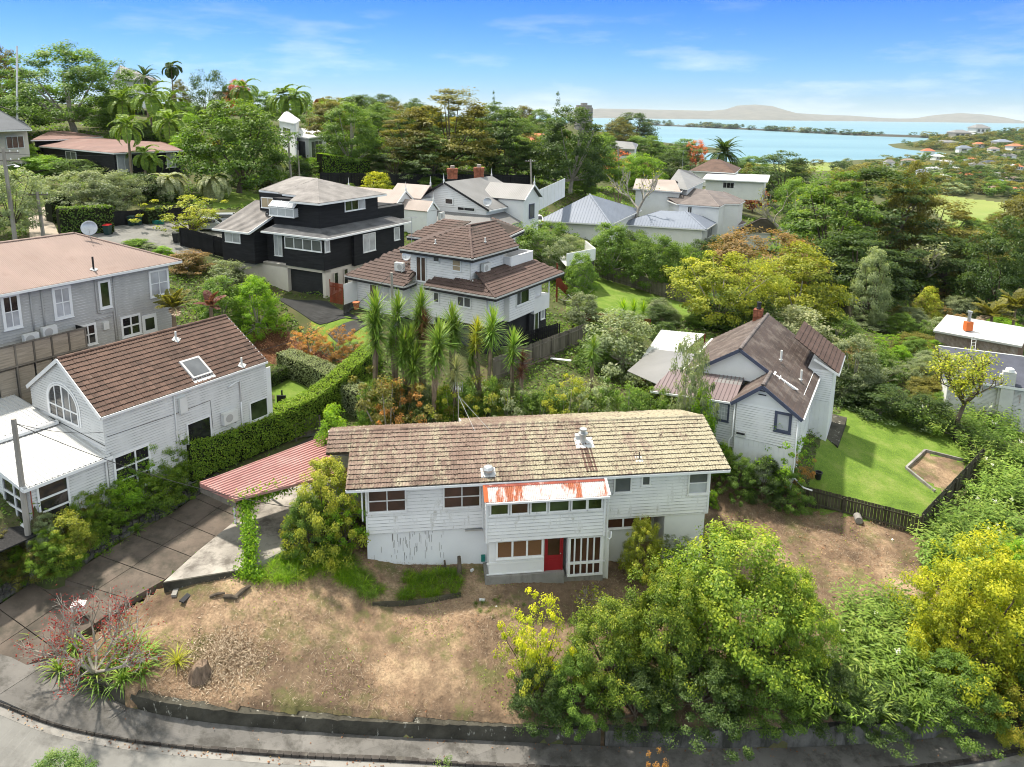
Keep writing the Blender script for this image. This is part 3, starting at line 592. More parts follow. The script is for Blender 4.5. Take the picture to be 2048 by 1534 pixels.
def hedge(path,w,h,mat,label,leaf=.07,dens=240,group=None,name='hedge',rough=.1,cat='hedge',hs=None,seed=3):
    """clipped hedge along a ground polyline: twiggy core with a skin of leaves"""
    g=np.random.default_rng(seed+len(path));path=[Vector(p)for p in path];t=thing(name,label,cat,path[0],group);b=MB();P=[];N=[]
    for i in range(len(path)-1):
        p,q=path[i],path[i+1];d=q-p;l=d.length;e=Vector((d.x,d.y,0)).normalized();s=Vector((-e.y,e.x,0));a,c=(hs[i],hs[i+1])if hs else(h,h)
        w2=w/2-.1;b.add([p-s*w2-Z*.1,p+s*w2-Z*.1,p+s*w2+Z*(a-.12),p-s*w2+Z*(a-.12),q-s*w2-Z*.1,q+s*w2-Z*.1,q+s*w2+Z*(c-.12),q-s*w2+Z*(c-.12)],[(0,1,2,3),(7,6,5,4),(0,4,5,1),(1,5,6,2),(2,6,7,3),(3,7,4,0)])
        n=int(dens*l*(w+2*max(a,c)));u=g.random(n);f=g.random(n)*(w+2*h);hh=a+(c-a)*u;x=np.where(f<h,-w/2,np.where(f<h+w,f-h-w/2,w/2));y=np.where(f<h,f/h*hh,np.where(f<h+w,hh,(f-h-w)/h*hh))
        nx=np.where(f<h,-1.,np.where(f<h+w,0,1));nz=np.where((f>=h)&(f<h+w),1.,.25);wob=np.sin(u*l*2.1+1)*np.sin(y*3+u*l*1.3)*rough+g.normal(size=n)*rough*.6
        E_,S_=np.array(e),np.array(s);pp=np.array(p)[None]+np.outer(u,np.array(d))+np.outer(x+nx*wob,S_);pp[:,2]+=y+nz*wob*.8;P.append(pp);N.append(np.outer(nx,S_)+np.stack([np.zeros(n),np.zeros(n),nz],1)+g.normal(size=(n,3))*.5)
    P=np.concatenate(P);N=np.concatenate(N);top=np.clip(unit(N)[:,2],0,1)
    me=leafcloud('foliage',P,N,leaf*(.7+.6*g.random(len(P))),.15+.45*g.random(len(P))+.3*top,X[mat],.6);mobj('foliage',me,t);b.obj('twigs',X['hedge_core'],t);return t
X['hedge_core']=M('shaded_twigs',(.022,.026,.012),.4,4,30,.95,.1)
def ivy(P,N,n,spread,mat,leaf,name='foliage',parent=None,seed=5):
    g=np.random.default_rng(seed);P=np.asarray(P);i=g.integers(0,len(P),n);pp=P[i]+g.normal(size=(n,3))*spread;nn=np.asarray(N)[i]+g.normal(size=(n,3))*.6
    return mobj(name,leafcloud(name,pp,nn,leaf*(.6+.8*g.random(n)),.15+.7*g.random(n),X[mat],.75),parent)
def branchy(P,n0,L0,r0,depth,seed,spread=.75,up=.35,shrink=.72,flatten=1.0,nb=(2,4)):
    """bare branching: returns an MB of limbs and the list of twig tips"""
    g=random.Random(seed);b=MB();tips=[]
    def grow(p,d,l,r,k):
        bend=Vector((g.gauss(0,.16),g.gauss(0,.16),g.gauss(.03,.12)));q=p+(d+bend).normalized()*l*.5;e=q+(d+bend*2+Vector((0,0,up*.2))).normalized()*l*.5
        b.tube([p,q,e],[r,r*.82,r*.62],6 if k>2 else 4,caps=False)
        if k==0:tips.append(e);return
        for i in range(g.randint(*nb)):
            nd_=(d+Vector((g.gauss(0,spread),g.gauss(0,spread),g.gauss(up,spread*.6)*flatten))).normalized();grow(e if i else q.lerp(e,g.random()),nd_,l*shrink*g.uniform(.75,1.2),r*.62,k-1)
        tips.append(e)
    for i in range(n0):
        a=6.283*i/n0+g.random();grow(Vector(P),Vector((math.cos(a)*.8,math.sin(a)*.8,.55+.5*g.random())).normalized(),L0*g.uniform(.8,1.2),r0,depth)
    return b,tips
# ------------------------------------------------------------------ terrain
WALL=[(140,1310,6.6,.5),(155,1360,6.4,.55),(250,1415,6.0,.6),(400,1445,5.2,.62),(600,1462,4.4,.66),(800,1475,3.9,.7),(1000,1482,3.55,.75),(1150,1490,3.3,.8),(1350,1497,3.1,.9),(1650,1495,3.0,.95),(1930,1472,3.1,.95),(2100,1430,3.4,.9)]
KERB=[(-160,1330,7.6),(-40,1394,6.95),(0,1406,6.7),(93,1446,6.2),(185,1468,5.7),(309,1488,5.2),(464,1502,4.7),(612,1513,4.3),(817,1521,3.85),(947,1530,3.5),(1150,1540,3.25),(1350,1547,3.05),(1650,1548,2.95),(1930,1530,3.0),(2100,1490,3.3)]
WP=[atz(x,y,z)for x,y,z,h in WALL];KP=[atz(x,y,z)for x,y,z in KERB]
ctl=[(450,1186,7.8),(380,1190,7.7),(250,1290,7.0),(200,1365,6.8),(400,1300,6.6),(600,1300,6.3),(400,1410,5.8),(800,1200,6.35),(700,1350,5.6),(1000,1250,5.9),(1200,1180,6.0),(1300,1380,4.6),(1100,1360,4.9),(1550,1400,4.4),(1900,1400,4.4),(1700,1200,5.3),(1500,1080,6.0),(1700,1100,5.8),(1840,1065,5.9),(1615,1002,6.1),(1420,985,6.9),(730,1130,7.4),(690,1085,7.9),(900,1140,6.75),
 (0,1290,7.0),(120,1300,6.75),(300,1150,7.6),(450,1050,8.25),(560,960,8.4),(640,880,8.6),(490,1120,8.1),(650,1050,8.4),(60,1195,7.2),(200,1120,7.75),(380,1010,8.2),(-60,1260,7.6),
 (70,1068,10.25),(230,985,10.2),(360,925,10.2),(540,820,10.2),(620,770,10.4),(620,720,10.7),(560,690,11.2),(0,1060,10.3),(640,602,13.7),(580,590,13.7),(690,638,13.2),(620,655,12.2),(720,690,12.2),(780,790,10.4),(900,800,10.2),(1000,800,9.9),(1200,800,9.4),(1060,700,11.2),(1150,680,10.9),(1250,580,10.0),(1250,545,9.7),(1200,700,10.3),(1330,760,9.0),
 (1440,905,8.9),(1590,915,8.4),(1550,960,7.2),(1640,1000,6.3),(1680,830,7.0),(1890,865,6.2),(1960,890,5.9),(1450,640,8.8),(1700,700,6.2),(1900,640,2.5),(1950,700,4.0),(1980,860,5.2),(1950,1000,5.4),(2040,1200,4.8),
 (280,468,17.7),(100,460,18.3),(420,445,17.4),(60,430,18.8),(500,375,19.5),(430,393,19.2),(330,395,19.4),(150,400,19.8),(200,345,21.3),(700,370,18.5),(620,300,23.3),(660,325,22),(900,345,19.8),(1140,385,16.2),(970,440,16.0),(820,420,16.6),(1180,450,11.5),(1400,487,9.3),(1300,420,11),(1500,440,9),(1500,520,8.4),(1620,520,6.6)]
CP=[tuple(atz(*c))for c in ctl]+[tuple(atz(x,y,z+h-.08))for x,y,z,h in WALL]
def az2(px,Y,z):p=aty(px,400,Y);return(p.x,Y,z)
CP+=[az2(*q)for q in((150,140,26),(0,115,24),(20,160,28),(250,190,29.5),(400,260,30),(560,220,27),(800,260,24.5),(1000,300,20),(1000,600,24),(700,500,29),(200,500,33),(-200,120,25),(-300,60,19),(-300,400,32),(700,1200,20),(1150,700,22),(1150,1400,5),(1300,330,7),(1300,700,-6),(1500,484,-6),(1600,265,0),(1700,170,2),(1500,160,7.5),(1950,310,-16),(1950,420,-23),(1800,300,-14),(1700,953,-28),(1500,900,-28),(1360,900,-24),(1330,1150,-31),(1400,1150,-33),(1500,1180,-33),(1600,1180,-33),(1750,1200,-33),(1850,1350,-32),(1340,1700,-38),(1340,2400,-42),(1500,1700,-42),(1700,1700,-42),(1820,2000,-40),(1900,1636,-4),(2040,2000,8),(2000,900,-16),(2100,600,-14),(2300,1500,12),(2400,300,-8),(2300,120,2),(2400,60,4.5),(2300,36,4.5),(2000,45,5.2),(1900,2300,-34),(2200,2500,10),(1250,2400,-34),(1600,2400,-36),(800,2500,12),(0,2500,20),(1850,1000,-24),(1750,600,-20),(1600,620,-17))]
CP=np.array([(p[0],p[1],p[2])for p in CP]);_d=np.linalg.norm(CP[:,None,:2]-CP[None,:,:2],axis=2);_n=len(CP)
_A=np.zeros((_n+3,_n+3));_A[:_n,:_n]=-_d-np.eye(_n)*.25;_A[:_n,_n]=1;_A[:_n,_n+1:_n+3]=CP[:,:2]*.01;_A[_n:,:_n]=_A[:_n,_n:].T
_w=np.linalg.solve(_A,np.concatenate([CP[:,2],[0,0,0]]))
_wx=np.array([p.x for p in WP]);_wy=np.array([p.y for p in WP]);_kx=np.array([p.x for p in KP]);_ky=np.array([p.y for p in KP]);_kz=np.array([p.z for p in KP]);_wz=np.array([p.z for p in WP])
def Hraw(x,y):
    x,y=np.asarray(x,float),np.asarray(y,float);sh=x.shape;x,y=x.ravel(),y.ravel();out=np.empty(len(x))
    for i in range(0,len(x),20000):
        X_,Y_=x[i:i+20000],y[i:i+20000];D=np.hypot(X_[:,None]-CP[None,:,0],Y_[:,None]-CP[None,:,1]);out[i:i+20000]=-D@_w[:_n]+_w[_n]+(X_*_w[_n+1]+Y_*_w[_n+2])*.01
    return out.reshape(sh)
def Hn(x,y):
    x,y=np.asarray(x,float),np.asarray(y,float);h=Hraw(x,y)
    inx=(x>_wx[0]+.3)&(x<40);wy=np.interp(x,_wx,_wy);wz=np.interp(x,_wx,_wz)
    ky=np.interp(x,_kx,_ky);kz=np.interp(x,_kx,_kz);h=np.where(inx&(y<wy+.18),np.minimum(wz,kz)-.4,h);return np.where(y<ky+.3,kz-.4,h)
LOWER=[]
_Hn0=Hn
def Hn(x,y):
    h=_Hn0(x,y)
    for poly,dz in LOWER:h=np.where(inpoly(np.asarray(x,float),np.asarray(y,float),poly),h-dz,h)
    return h
def Hh(x,y):return float(Hn(np.array([x]),np.array([y]))[0])
def G(px,py,tmax=4000):
    """where the line of sight through a pixel meets the ground"""
    d=np.array(ray(px,py));t=15*1.012**np.arange(470);p=np.array(CAMP)[None]+t[:,None]*d[None];u=p[:,2]-Hn(p[:,0],p[:,1]);k=np.argmax(u<0)if(u<0).any()else len(t)-1
    a,b=t[max(k-1,0)],t[k]
    for _ in range(14):
        c=(a+b)/2;q=np.array(CAMP)+c*d
        if q[2]<Hh(q[0],q[1]):b=c
        else:a=c
    q=np.array(CAMP)+b*d;return Vector(q)
def gz(P,dz=0):return Vector((P[0],P[1],Hh(P[0],P[1])+dz))
def inpoly(x,y,poly):
    c=np.zeros(np.shape(x),bool);n=len(poly)
    for i in range(n):
        x0,y0=poly[i][:2];x1,y1=poly[i-1][:2];k=((y0>y)!=(y1>y));c^=k&(x<(x1-x0)*(y-y0)/((y1-y0)if y1!=y0 else 1e-9)+x0)
    return c
def resample(pts,n):
    pts=[Vector(p)for p in pts];d=[0]
    for p,q in zip(pts[:-1],pts[1:]):d.append(d[-1]+(q-p).length)
    out=[]
    for i in range(n+1):
        s=d[-1]*i/n;k=max(j for j in range(len(d))if d[j]<=s+1e-9);k=min(k,len(pts)-2);out.append(pts[k].lerp(pts[k+1],(s-d[k])/max(d[k+1]-d[k],1e-9)))
    return out
le=resample([G(*q)for q in((-90,1268),(60,1192),(130,1150),(240,1092),(330,1036),(405,990),(520,925),(640,872))],12);re_=resample([G(*q)for q in((20,1345),(150,1292),(232,1226),(325,1170),(395,1108),(465,1052),(560,985),(690,905))],12)
def lev(L_):
    z=np.array([p.z for p in L_]);c=np.polyfit(np.arange(len(z)),z,2);return[Vector((p.x,p.y,np.polyval(c,i)))for i,p in enumerate(L_)]
le,re_=lev(le),lev(re_)
PATHC={k:atz(*k)for k in((-190,1330,7.9),(-20,1256,7.3),(132,1303,6.75),(-10,1395,6.9),(146,1362,6.38),(90,1440,6.2),(252,1418,5.98),(185,1464,5.72))}
def PC(x,y):return[v for k,v in PATHC.items()if k[:2]==(x,y)][0]
LOWER+=[([tuple(p)[:2]for p in le]+[tuple(p)[:2]for p in re_[::-1]],.3),([tuple(PC(*q))[:2]for q in((-190,1330),(-20,1256),(132,1303),(146,1362),(252,1418),(185,1464),(90,1440),(-10,1395))],.6)]
LOTPOLY=[tuple(p)[:2]for p in WP[:-1]]+[tuple(atz(*q))[:2]for q in((2000,1250,5),(1870,1075,5.9),(1610,1005,6.1),(1450,960,6.8),(1420,850,7.5),(700,960,8.2),(690,1060,8.2),(500,1160,7.4),(330,1178,7.3),(230,1240,7.0))]
LAWNN=[tuple(atz(*q))[:2]for q in((1620,985,6.3),(1600,1010,6.2),(1840,1064,5.9),(1965,890,6),(1900,868,6.2),(1780,830,6.6),(1690,810,7),(1650,860,7))]
LAWNC=[tuple(G(*q))[:2]for q in((1130,640),(1140,570),(1185,548),(1260,556),(1370,590),(1380,640),(1240,650),(1180,662))]
LAWNL=[tuple(G(*q))[:2]for q in((620,645),(650,605),(730,640),(760,700),(640,690))]
LAWNS=[tuple(G(*q))[:2]for q in((410,390),(470,378),(530,390),(510,412),(430,418))]
BED=[tuple(G(*q))[:2]for q in((1815,935),(1850,905),(1935,925),(1890,985))]
MULCH=[tuple(G(*q))[:2]for q in((480,700),(510,655),(560,650),(700,720),(640,740),(560,735))]
LAWNG=[tuple(G(*q))[:2]for q in((530,760),(640,715),(680,760),(560,830))]
FIELD=[tuple(G(*q))[:2]for q in((1480,316),(1640,317),(1700,338),(1500,336))]
FIELD2=[tuple(G(*q))[:2]for q in((1850,388),(1900,392),(2010,405),(2030,440),(1990,470),(1900,452),(1870,425))]
ya=15*(2600/15)**(np.linspace(0,1,480));ta=np.tan(np.radians(np.linspace(-52,52,440)));YY,TT=np.meshgrid(ya,ta,indexing='ij');XX=YY*TT
ZZ=Hn(XX,YY);g_=np.random.default_rng(4);nr,nc=XX.shape
bumpz=sum(np.sin(XX*a+b)*np.cos(YY*c+d)*e for a,b,c,d,e in((1.3,0,1.7,1,.035),(2.9,2,2.3,4,.025),(.7,1,.9,3,.05)));lot=inpoly(XX,YY,LOTPOLY)
ZZ=ZZ+np.where(lot,bumpz+g_.normal(size=ZZ.shape)*.018,0);ZZ[YY>1050]=np.where(XX[YY>1050]<-1e9,0,ZZ[YY>1050])
me=bpy.data.meshes.new('ground');ii=np.arange(nr*nc).reshape(nr,nc);Fq=np.stack([ii[:-1,:-1],ii[:-1,1:],ii[1:,1:],ii[1:,:-1]],-1).reshape(-1,4)
me.vertices.add(nr*nc);me.loops.add(Fq.size);me.polygons.add(len(Fq));me.vertices.foreach_set('co',np.stack([XX,YY,ZZ],-1).reshape(-1).astype(np.float32));me.loops.foreach_set('vertex_index',Fq.reshape(-1).astype(np.int32));me.polygons.foreach_set('loop_start',np.arange(0,Fq.size,4,dtype=np.int32));me.polygons.foreach_set('use_smooth',np.ones(len(Fq),bool))
def attr(n,mask):
    a=me.attributes.new(n,'FLOAT','POINT');a.data.foreach_set('value',mask.reshape(-1).astype(np.float32))
lawn=inpoly(XX,YY,LAWNN)|inpoly(XX,YY,LAWNC)|inpoly(XX,YY,LAWNL)|inpoly(XX,YY,LAWNS)|inpoly(XX,YY,LAWNG)
attr('dry',lot|inpoly(XX,YY,BED));attr('lawn',lawn&~inpoly(XX,YY,BED));attr('mulch',inpoly(XX,YY,MULCH));attr('field',inpoly(XX,YY,FIELD)|inpoly(XX,YY,FIELD2))
me.update(calc_edges=True);m_,t_,b_=newmat('garden_ground')
def at_(n):return nd(t_,'ShaderNodeAttribute',attribute_name=n).outputs['Fac']
def edge(n,ns=2.2):
    ad=nd(t_,'ShaderNodeMath',operation='ADD');t_.links.new(at_(n),ad.inputs[0]);mm=nd(t_,'ShaderNodeMath',operation='MULTIPLY_ADD');t_.links.new(noise(t_,ns,5,.7).outputs[0],mm.inputs[0]);mm.inputs[1].default_value=.8;mm.inputs[2].default_value=-.4;t_.links.new(mm.outputs[0],ad.inputs[1]);return ramp(t_,ad.outputs[0],[(.42,(0,0,0)),(.58,(1,1,1))])
und=ramp(t_,noise(t_,.35,6,.65).outputs[0],[(.3,(.05,.065,.025)),(.5,(.09,.1,.04)),(.7,(.13,.11,.06))])
dry=ramp(t_,noise(t_,.42,6,.68).outputs[0],[(.33,(.13,.092,.063)),(.45,(.27,.187,.123)),(.58,(.40,.29,.188)),(.72,(.50,.385,.25))])
dry=mixc(t_,.75,dry,ramp(t_,noise(t_,9,6,.75).outputs[0],[(.3,(.4,.38,.36)),(.62,(1.2,1.15,1.1))]),'MULTIPLY')
dry=mixc(t_,ramp(t_,noise(t_,.16,6,.7,mapped(t_,(1,1,1),(3,8,0))).outputs[0],[(.44,(.75,.75,.75)),(.56,(0,0,0))]),dry,ramp(t_,noise(t_,3,5,.7).outputs[0],[(.3,(.06,.042,.03)),(.7,(.16,.11,.075))]));gp=noise(t_,.55,7,.72,mapped(t_,(1,1,1),(17,4,0)));dry=mixc(t_,ramp(t_,gp.outputs[0],[(.51,(0,0,0)),(.63,(.75,.75,.75))]),dry,(.12,.125,.045))
lw=ramp(t_,noise(t_,.5,6,.7).outputs[0],[(.3,(.10,.17,.03)),(.5,(.16,.25,.04)),(.68,(.25,.30,.08)),(.8,(.3,.28,.11))]);lw=mixc(t_,.6,lw,ramp(t_,noise(t_,14,4,.7).outputs[0],[(.3,(.55,.55,.55)),(.7,(1.1,1.1,1.1))]),'MULTIPLY')
c=mixc(t_,edge('dry'),und,dry);c=mixc(t_,edge('lawn'),c,lw);c=mixc(t_,edge('mulch'),c,ramp(t_,noise(t_,8,5,.7).outputs[0],[(.3,(.05,.025,.016)),(.7,(.2,.095,.055))]));c=mixc(t_,edge('field',.05),c,ramp(t_,noise(t_,.02,5).outputs[0],[(.3,(.17,.23,.06)),(.7,(.26,.28,.09))]))
t_.links.new(c,b_.inputs['Base Color']);b_.inputs['Roughness'].default_value=.95;b_.inputs['Specular IOR Level'].default_value=.1;bumpn(t_,b_,noise(t_,7,7,.75).outputs[0],.7,.08)
me.materials.append(m_);ground=mobj('ground',me);tag(ground,kind='structure')
# sea, islands, causeway
b=MB();b.add([(-30000,900,-30),(45000,900,-30),(45000,55000,-30),(-30000,55000,-30)],[(0,1,2,3)]);tag(b.obj('sea',X['water']),kind='structure')
X['island']=M('dry_island_scrub',(.17,.15,.115),.3,.004,.03,.95,.1,0,0)
def island(outline,Y,depth,name):
    pts=[aty(x,y,Y)for x,y in outline];b=MB();k=9;g=np.random.default_rng(3);vs=[]
    fine=[]
    for p,q in zip(pts[:-1],pts[1:]):fine+=[p.lerp(q,i/6)for i in range(6)]
    fine.append(pts[-1])
    for p in fine:
        hgt=max(p.z+30,1)
        for j in range(k):s=j/(k-1)*2-1;vs.append((p.x,Y+s*depth*(.4+.6*min(hgt/250,1)),-31+hgt*(1-abs(s))**.8+(g.normal()*5 if abs(s)<.99 and abs(s)>.01 else 0)))
    n=len(fine);b.add(vs,[(i*k+j,(i+1)*k+j,(i+1)*k+j+1,i*k+j+1)for i in range(n-1)for j in range(k-1)]);return tag(b.obj(name,X['island'],None,True),kind='structure')
island([(1130,224),(1200,217),(1300,219),(1420,221.5),(1450,219),(1475,211),(1510,209),(1545,212),(1568,220),(1590,226),(1660,230),(1700,231),(1760,235.5),(1800,237),(1840,236.5),(1880,229),(1920,226),(1960,228),(1985,238),(2004,247)],19000,2200,'island_hills')
cw=[aty(1295,249,1),];cpts=[atz(x,y,-29.2)for x,y in((1290,250),(1400,254.5),(1550,262),(1700,270),(1850,275))]
b=MB()
for p,q in zip(cpts[:-1],cpts[1:]):
    b.add([p+Vector((0,-60,-1.5)),q+Vector((0,-40,-1.5)),q+Vector((0,-10,7)),p+Vector((0,-15,7)),q+Vector((0,60,-1)),p+Vector((0,90,-1))],[(0,1,2,3),(3,2,4,5)])
tag(b.obj('causeway',X['oldwall']),kind='structure')
# ------------------------------------------------------------------ street: footpath slabs, kerb, road, retaining walls
def smooth(pts,it=2):
    for _ in range(it):
        o=[pts[0]]
        for p,q in zip(pts[:-1],pts[1:]):o+=[p.lerp(q,.25),p.lerp(q,.75)]
        pts=o+[pts[-1]]
    return pts
kl=smooth(KP);wl=smooth(WP);A_=resample(wl,220);B_=resample(kl[3:],220)
fp=tag(thing('footpath',None,None),kind='structure');n=18
def ribbon(a,c,i0,i1,dz,th,mat,name,parent,gap=.02):
    mb=MB();ra=[a[i]for i in range(i0,i1+1)];rc=[c[i]for i in range(i0,i1+1)]
    ra[0]=ra[0].lerp(ra[1],gap);rc[0]=rc[0].lerp(rc[1],gap);k=len(ra);vs=[p+Z*dz for p in ra]+[p+Z*dz for p in rc];vs+=[p-Z*th for p in vs]
    fs=[(i,i+1,k+i+1,k+i)for i in range(k-1)]+[(i+1,i,2*k+i,2*k+i+1)for i in range(k-1)]+[(k+i,k+i+1,3*k+i+1,3*k+i)for i in range(k-1)]+[(0,k,3*k,2*k),(k-1,3*k-1,4*k-1,2*k-1)]
    mb.add(vs,fs);return mb.obj(name,mat,parent)
B2=[p+(a-p).normalized()*.16 for p,a in zip(B_,A_)]
for i in range(0,220,11):ribbon(A_,B2,i,i+11,.0,.12,X['path'],'slab',fp,.035)
b=MB();k=221;b.add([p-Z*.03 for p in A_]+[p-Z*.03 for p in B2],[(i,i+1,k+i+1,k+i)for i in range(220)]);tag(b.obj('joint_sand',X['oldwall'],fp),kind='stuff')
kb=tag(thing('kerb',None,None),kind='structure');KK=resample(kl,150)
for i in range(0,150):
    p,q=KK[i],KK[i+1];d=q-p;p2=p+d*.035;e=Vector((-d.y,d.x,0)).normalized();b=MB();j=random.uniform(-.008,.008);b.obox(p2+e*.0-Z*.2+Z*j,d*.93,e*.17,Z*.215);b.obj('kerb_stone',X['kerbstone'],kb)
b=MB();r0=[p-Z*.125 for p in KK];off=[]
for i,p in enumerate(KK):
    d=(KK[min(i+1,150)]-KK[max(i-1,0)]);e=Vector((d.y,-d.x,0)).normalized();off.append(p+e*9-Z*.16)
k=151;b.add([p+Vector((0,.02,0))for p in r0]+off,[(i,i+1,k+i+1,k+i)for i in range(150)]);tag(b.obj('road',X['asphalt']),kind='structure')
b=MB();ch=[]
for i,p in enumerate(KK):
    d=(KK[min(i+1,150)]-KK[max(i-1,0)]);e=Vector((d.y,-d.x,0)).normalized();ch.append(p+e*.32-Z*.126)
b.add([p-Z*.119 for p in KK]+[p+Z*.007 for p in ch],[(i,i+1,k+i+1,k+i)for i in range(150)]);tag(b.obj('gutter_channel',X['concrete']),kind='structure')
def retwall(i0,i1,name,label,mat,w0=.34):
    t=thing(name,label,'wall',A_[i0]);wh=np.interp(np.linspace(0,1,221),np.linspace(0,1,len(WALL)),[q[3]for q in WALL]);mb=MB();vs=[];g=np.random.default_rng(i0)
    for i in range(i0,i1+1):
        p=A_[i];d=A_[min(i+1,220)]-A_[max(i-1,0)];e=Vector((-d.y,d.x,0)).normalized();h=wh[i]+g.normal()*.015;jj=lambda s=.012:g.normal()*s
        vs+=[p-Z*.9,p+Z*.15+e*(.02+jj()),p+Z*h*.6+e*(.03+jj()),p+Z*h+e*(.05+jj()),p+Z*(h+jj())+e*(.05+w0+jj(.03)),p+e*(.05+w0)]
    n=i1-i0+1;mb.add(vs,[(i*6+j,(i+1)*6+j,(i+1)*6+j+1,i*6+j+1)for i in range(n-1)for j in range(5)]+[(5,4,3,2,1,0)]);mb.obj('masonry',mat,t);return t
retwall(2,118,'retaining_wall','low mossy concrete wall holding up the dry front lot along the footpath',X['oldwall'])
retwall(119,216,'retaining_wall','taller grey stained wall curving under the trees beside the dark footpath',M('stained_grey_wall',(.15,.145,.13),.45,.8,12,.95,.15,0,.5,25,stain=(.05,.05,.04),sscale=1.4,slo=.45,shi=.6))
# ------------------------------------------------------------------ driveway and carport pad
dv=tag(thing('driveway',None,None),kind='structure')
def groundslab(poly,dz,mat,name,parent,sub=4,th=.12,flatz=False):
    P=[Vector(p)for p in poly];mb=MB();vs=[]
    for i in range(sub+1):
        for j in range(sub+1):
            s,t=i/sub,j/sub;q=P[0].lerp(P[1],s).lerp(P[3].lerp(P[2],s),t);vs.append(Vector((q.x,q.y,q.z+dz if flatz else Hraw(np.array([q.x]),np.array([q.y]))[0]+dz)))
    n=sub+1;k=len(vs);rim=[i*n for i in range(n)]+[(n-1)*n+j for j in range(1,n)]+[i*n+n-1 for i in range(n-2,-1,-1)]+[j for j in range(n-2,0,-1)]
    vs+=[vs[i]-Z*th for i in rim];m=len(rim);mb.add(vs,[(i*n+j,(i+1)*n+j,(i+1)*n+j+1,i*n+j+1)for i in range(sub)for j in range(sub)]+[(rim[i],rim[(i+1)%m],k+(i+1)%m,k+i)for i in range(m)]);return mb.obj(name,mat,parent)
for i in range(12):
    for j in range(2):
        q=lambda a,s:le[a].lerp(re_[a],s);e0,e1=.006,.994;s0,s1=j/2+.004,(j+1)/2-.004
        a,c,d_,f_=q(i,s0),q(i,s1),q(i+1,s1),q(i+1,s0);groundslab([a.lerp(f_,.012),c.lerp(d_,.012),d_.lerp(c,.012),f_.lerp(a,.012)],.12,X['drive_concrete'],'slab',dv,1,.35,True)
for q in(((-190,1330),(-20,1256),(132,1303),(-10,1395)),((-10,1395),(132,1303),(146,1362),(90,1440)),((90,1440),(146,1362),(252,1418),(185,1464))):
    c=sum((PC(*k)for k in q),Vector())/4;groundslab([PC(*k).lerp(c,.008)for k in q],.0,X['path'],'slab',fp,2,.4,True)
pad=[G(328,1168),G(488,1142),G(700,1040),G(690,905),G(560,983),G(465,1050),G(395,1107)]
pz=[8.0,8.15,8.45,8.6,8.45,8.28,8.1];pad=[atz(x,y,z)for(x,y),z in zip(((328,1168),(488,1142),(700,1040),(690,905),(560,983),(465,1050),(395,1107)),pz)]
b=MB();b.prism([p+Z*.12 for p in pad],(0,0,-1.0));t=b.obj('carport_pad',X['pad_concrete']);tag(t,kind='structure')
t=thing('pad_edge','low mossy concrete edge along the front of the carport pad','wall',pad[0]);bar(pad[0]-Z*.3,pad[1]-Z*.3,.16,.82,'oldwall',t,'edge');bar(pad[1]-Z*.3,pad[2]-Z*.3,.12,.82,'concrete',t,'edge')
# street beyond the grey house, tennis court, far lawns
def sheet(pts,dz,mat,name,sub=6):o=groundslab([G(*p)for p in pts],dz,mat,name,None,sub,.2);return tag(o,kind='structure')
sheet([(60,520),(470,505),(470,425),(190,452)],.06,X['asphalt'],'street',10)
sheet([(60,480),(118,470),(92,415),(55,420)],.08,M('pale_gravel_drive',(.4,.34,.28),.15,1,20,.95,.1),'gravel_drive',6)
sheet([(545,592),(655,604),(724,642),(640,650)],.06,M('dark_asphalt_drive',(.045,.045,.045),.2,1,50,.9,.2),'asphalt_drive',6)
sheet([(655,668),(720,640),(735,650),(680,690)],.06,M('dark_path',(.06,.058,.055),.2,1,50,.9,.2),'garden_path',4)
sheet([(640,318),(715,318),(728,327),(635,330)],.1,M('green_tennis_court',(.25,.33,.22),.1,.1,3,.9,.1),'tennis_court',4)
# ------------------------------------------------------------------ air
b=MB();b.box(-33000,-120,-47,48000,58000,430);m_=bpy.data.materials.new('haze');m_.use_nodes=True;t_=m_.node_tree;t_.nodes.clear();o_=nd(t_,'ShaderNodeOutputMaterial');v_=nd(t_,'ShaderNodeVolumePrincipled');v_.inputs['Density'].default_value=2.6e-5;v_.inputs['Color'].default_value=(.84,.94,1,1);t_.links.new(v_.outputs[0],o_.inputs['Volume']);tag(b.obj('haze',m_),kind='stuff')
# ------------------------------------------------------------------ the old tiled house in the middle
M_=Fr((2.32,33.13,6.85),7.6);fr=M_
H1=thing('house','long old white weatherboard house with lichen covered tile roof and red door','house',fr.W(0,1.2,-.3),'houses')
W_=X['old_white']
# masonry lower walls, upper storey body
wallmass(fr,[(rect(-9.45,1.35,-3.3,7.4),-.6,2.12),(rect(-3.3,.2,-.45,7.4),-.9,2.0),(rect(-.45,1.2,.75,7.4),-.9,2.0),(rect(.75,.3,3.0,7.4),-.9,2.0),(rect(6.3,1.3,8.55,7.4),-1.0,2.2),(rect(3.0,2.9,6.3,7.4),-1,2.2)],M('white_plaster_wall',(.76,.76,.75),.05,.6,20,.7,.2,0,.06,30,stain=(.45,.44,.4),sscale=2.2,slo=.66,shi=.74),H1,'lower_wall')
wallmass(fr,[(rect(-9.45,1.25,8.68,7.5),2.08,4.85)],W_,H1,'upper_wall')
wallmass(fr,[(rect(-3.48,.02,2.62,1.3),1.99,4.3)],W_,H1,'sunroom_wall')
wallmass(fr,[(rect(-3.5,.05,.6,1.3),-1.5,0.0),(rect(.62,.16,2.68,1.4),-1.9,-.33)],X['concrete'],H1,'footing')
f0=fr.face('v',0.0);f1=fr.face('v',1.25);fb=fr.face('v',.2)
boards(f1,-9.45,-3.48,2.10,4.72,.188,W_,H1,True);boards(f1,2.62,8.68,2.18,4.72,.188,W_,H1,True);boards(Face(fr.W(0,.02,0),fr.u,-fr.v),-3.48,2.62,2.0,3.5,.188,W_,H1,True)
